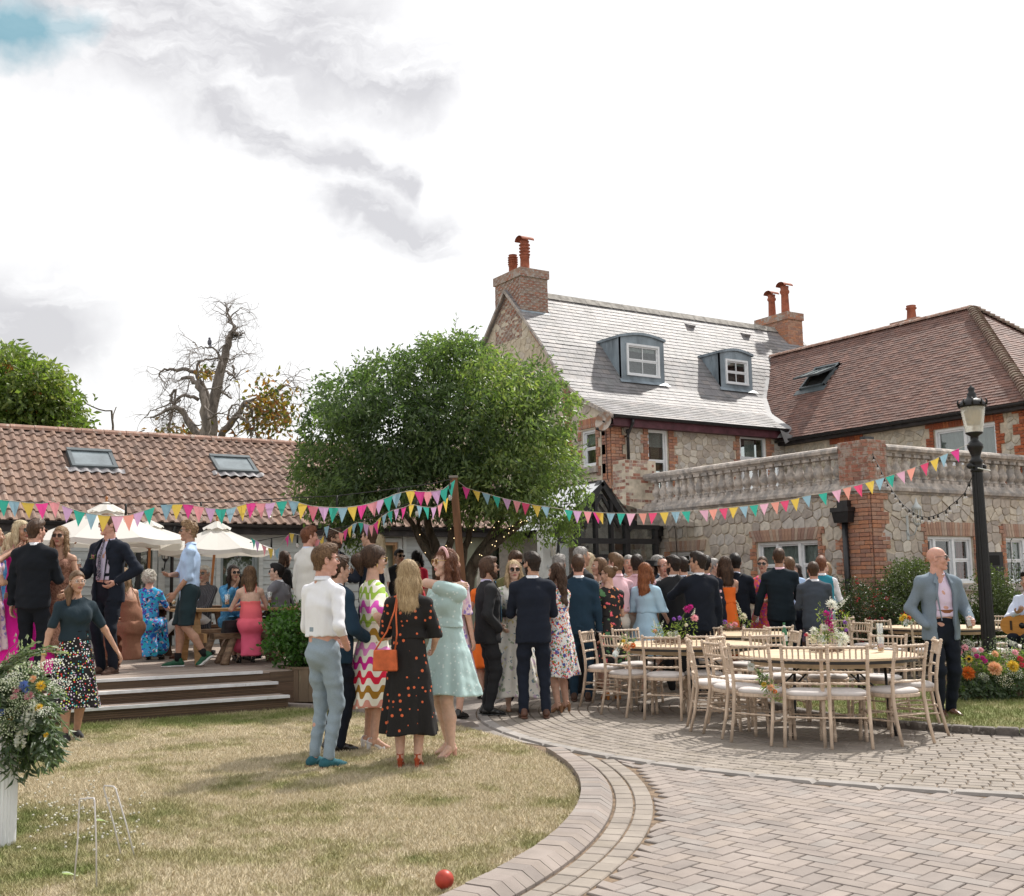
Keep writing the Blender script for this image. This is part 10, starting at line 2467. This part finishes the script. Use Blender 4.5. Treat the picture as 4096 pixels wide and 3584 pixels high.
person('older man in sunglasses, striped dark shirt and white trousers, legs crossed',at=(404,17.),z0=DZ,H=1.76,phi=214,sit=dict(z=BZ_,cross=True),hair=('short','silver',dict(top=-.002)),glasses=SG,arms=('lap','lap'),outfit=dict(shirt=stripe_s,trousers=cloth('white_trousers',(.66,.63,.6)),tuck=False,shoe=('oxford',s_brown)),skin='olive',lean=(0,-.12))
person('smiling woman in sunglasses with long dark hair and a blue dress at the table',at=(463,16.35),z0=DZ,H=1.76,phi=160,fem=True,sit=dict(z=BZ_),hair=('wavy','dark',dict(len=.3,front=1)),glasses=SG,arms=('table','elbow'),outfit=dict(dress=bluelace,hem=.12,sleeve=1.7,puff=.008,v=.08),skin='olive',lean=(0,.12))
person('woman in a coral slip dress with brown hair, back to us on the log bench',at=(503,15.),z0=DZ,H=1.68,phi=352,fem=True,sit=dict(z=BZ_),hair=('long','lightbrown',dict(len=.24,w=.075)),arms=('table','table'),outfit=dict(dress=coral_c,hem=.12,sleeve=0,strapless=.2,drape=True,shoe=('heel',s_black)),lean=(-.03,.1),skin='pale')
person('man in sunglasses and a grey jacket seated at the right of the table, facing left',at=(562,16.1),z0=DZ,H=1.76,phi=300,sit=dict(z=BZ_),hair=('short','black',dict(top=.018)),glasses=SG,arms=('table','lap'),outfit=suit(midgrey,tr=navy2),skin='pale',head_yaw=-22,lean=(0,.08))
tumbler(Vector(AD(454,1209,15.6)),'tumbler with a pink striped straw on the honey picnic table',.14,.036,m_pink_d,.5);tumbler(Vector(AD(539,1206,15.7)),'glass of amber drink by the man in the grey jacket',.16,.034,m_amber,.55,straw=False);tumbler(Vector(AD(347,1210,16.8)),'glass of orange juice on the dark picnic table',.15,.033,mat('orange_juice',(.75,.38,.03),.3),.4,straw=False)
person('woman with straight brown hair in a black top standing by the weatherboards',top=(569,1102),Z=18.4,z0=DZ,phi=65,fem=True,hair=('long','brown',dict(len=.17)),arms=('hold','hold'),outfit=dict(dress=black_c,hem=.3,sleeve=1.6),shoes=False)
person('man in a pale linen jacket with brown hair, back to us on the deck',top=(616,1054),Z=14.6,z0=DZ,phi=55,hair=('quiff','auburn',dict(top=.024)),arms=('down','hold'),outfit=suit(linen,bluew_s,khaki),skin='pink',head_yaw=15)
person('man in sunglasses with curly brown hair holding a beer, facing right',top=(667,1059),Z=14.9,z0=DZ,phi=128,hair=('curlyshort','brown',dict(top=.012)),glasses=SG,beard='brown',arms=('chest','down'),grip=(('beer','glass of beer held up by the curly haired man'),None),outfit=suit(navy2,bluew_s,op=('v',),tie=tie_f),extras=(ex_flower,),skin='tan',head_yaw=-20)
person('man in a navy suit facing left beside the blonde woman',top=(741,1055),Z=14.7,z0=DZ,phi=300,hair=('short','brown',dict(top=.012)),glasses=SG,arms=('hold','down'),grip=(('clear','clear glass held by the navy suited man facing left'),None),outfit=suit(navy),skin='fair',wide=1.05)
person('blonde woman with straight hair behind the navy suited man',top=(757,1069),Z=15.6,z0=DZ,phi=300,fem=True,hair=('long','lightblonde',dict(len=.28)),outfit=dict(dress=creamfloral,sleeve=1),shoes=False)
person('dark haired man in sunglasses glimpsed over the blonde woman\'s head',top=(797,1099),Z=17.6,z0=DZ,phi=150,hair=('short','black',dict(top=.012)),glasses=SG,outfit=suit(charcoal),shoes=False,skin='olive')
person('woman with long dark hair in a red dress glimpsed behind the polka dot dress',top=(834,1101),Z=17.4,z0=DZ,phi=40,fem=True,hair=('wavy','black',dict(len=.34)),outfit=dict(dress=red_c,sleeve=.8,puff=.02),shoes=False)
person('fair haired woman with pinned up curls behind the woman in mint',top=(903,1104),Z=12.4,phi=30,fem=True,hair=('updo','blonde'),outfit=dict(dress=lilacfl,hem=.25,flare=.25,sleeve=1),skin='fair')
person('guitarist in a pale blue shirt seated at the right edge',at=(2064,14.4),z0=0,H=1.76,phi=208,sit=dict(z=.62,fwd=.4),hair=('short','black',dict(top=.01)),arms=(((.62,.35,1.),(.6,-.3,-1)),((.02,.36,1.02),(1,-.5,-.6))),outfit=dict(shirt=bluew_s,trousers=navy2),extras=(ex_guitar,),skin='tan',lean=(0,.1))
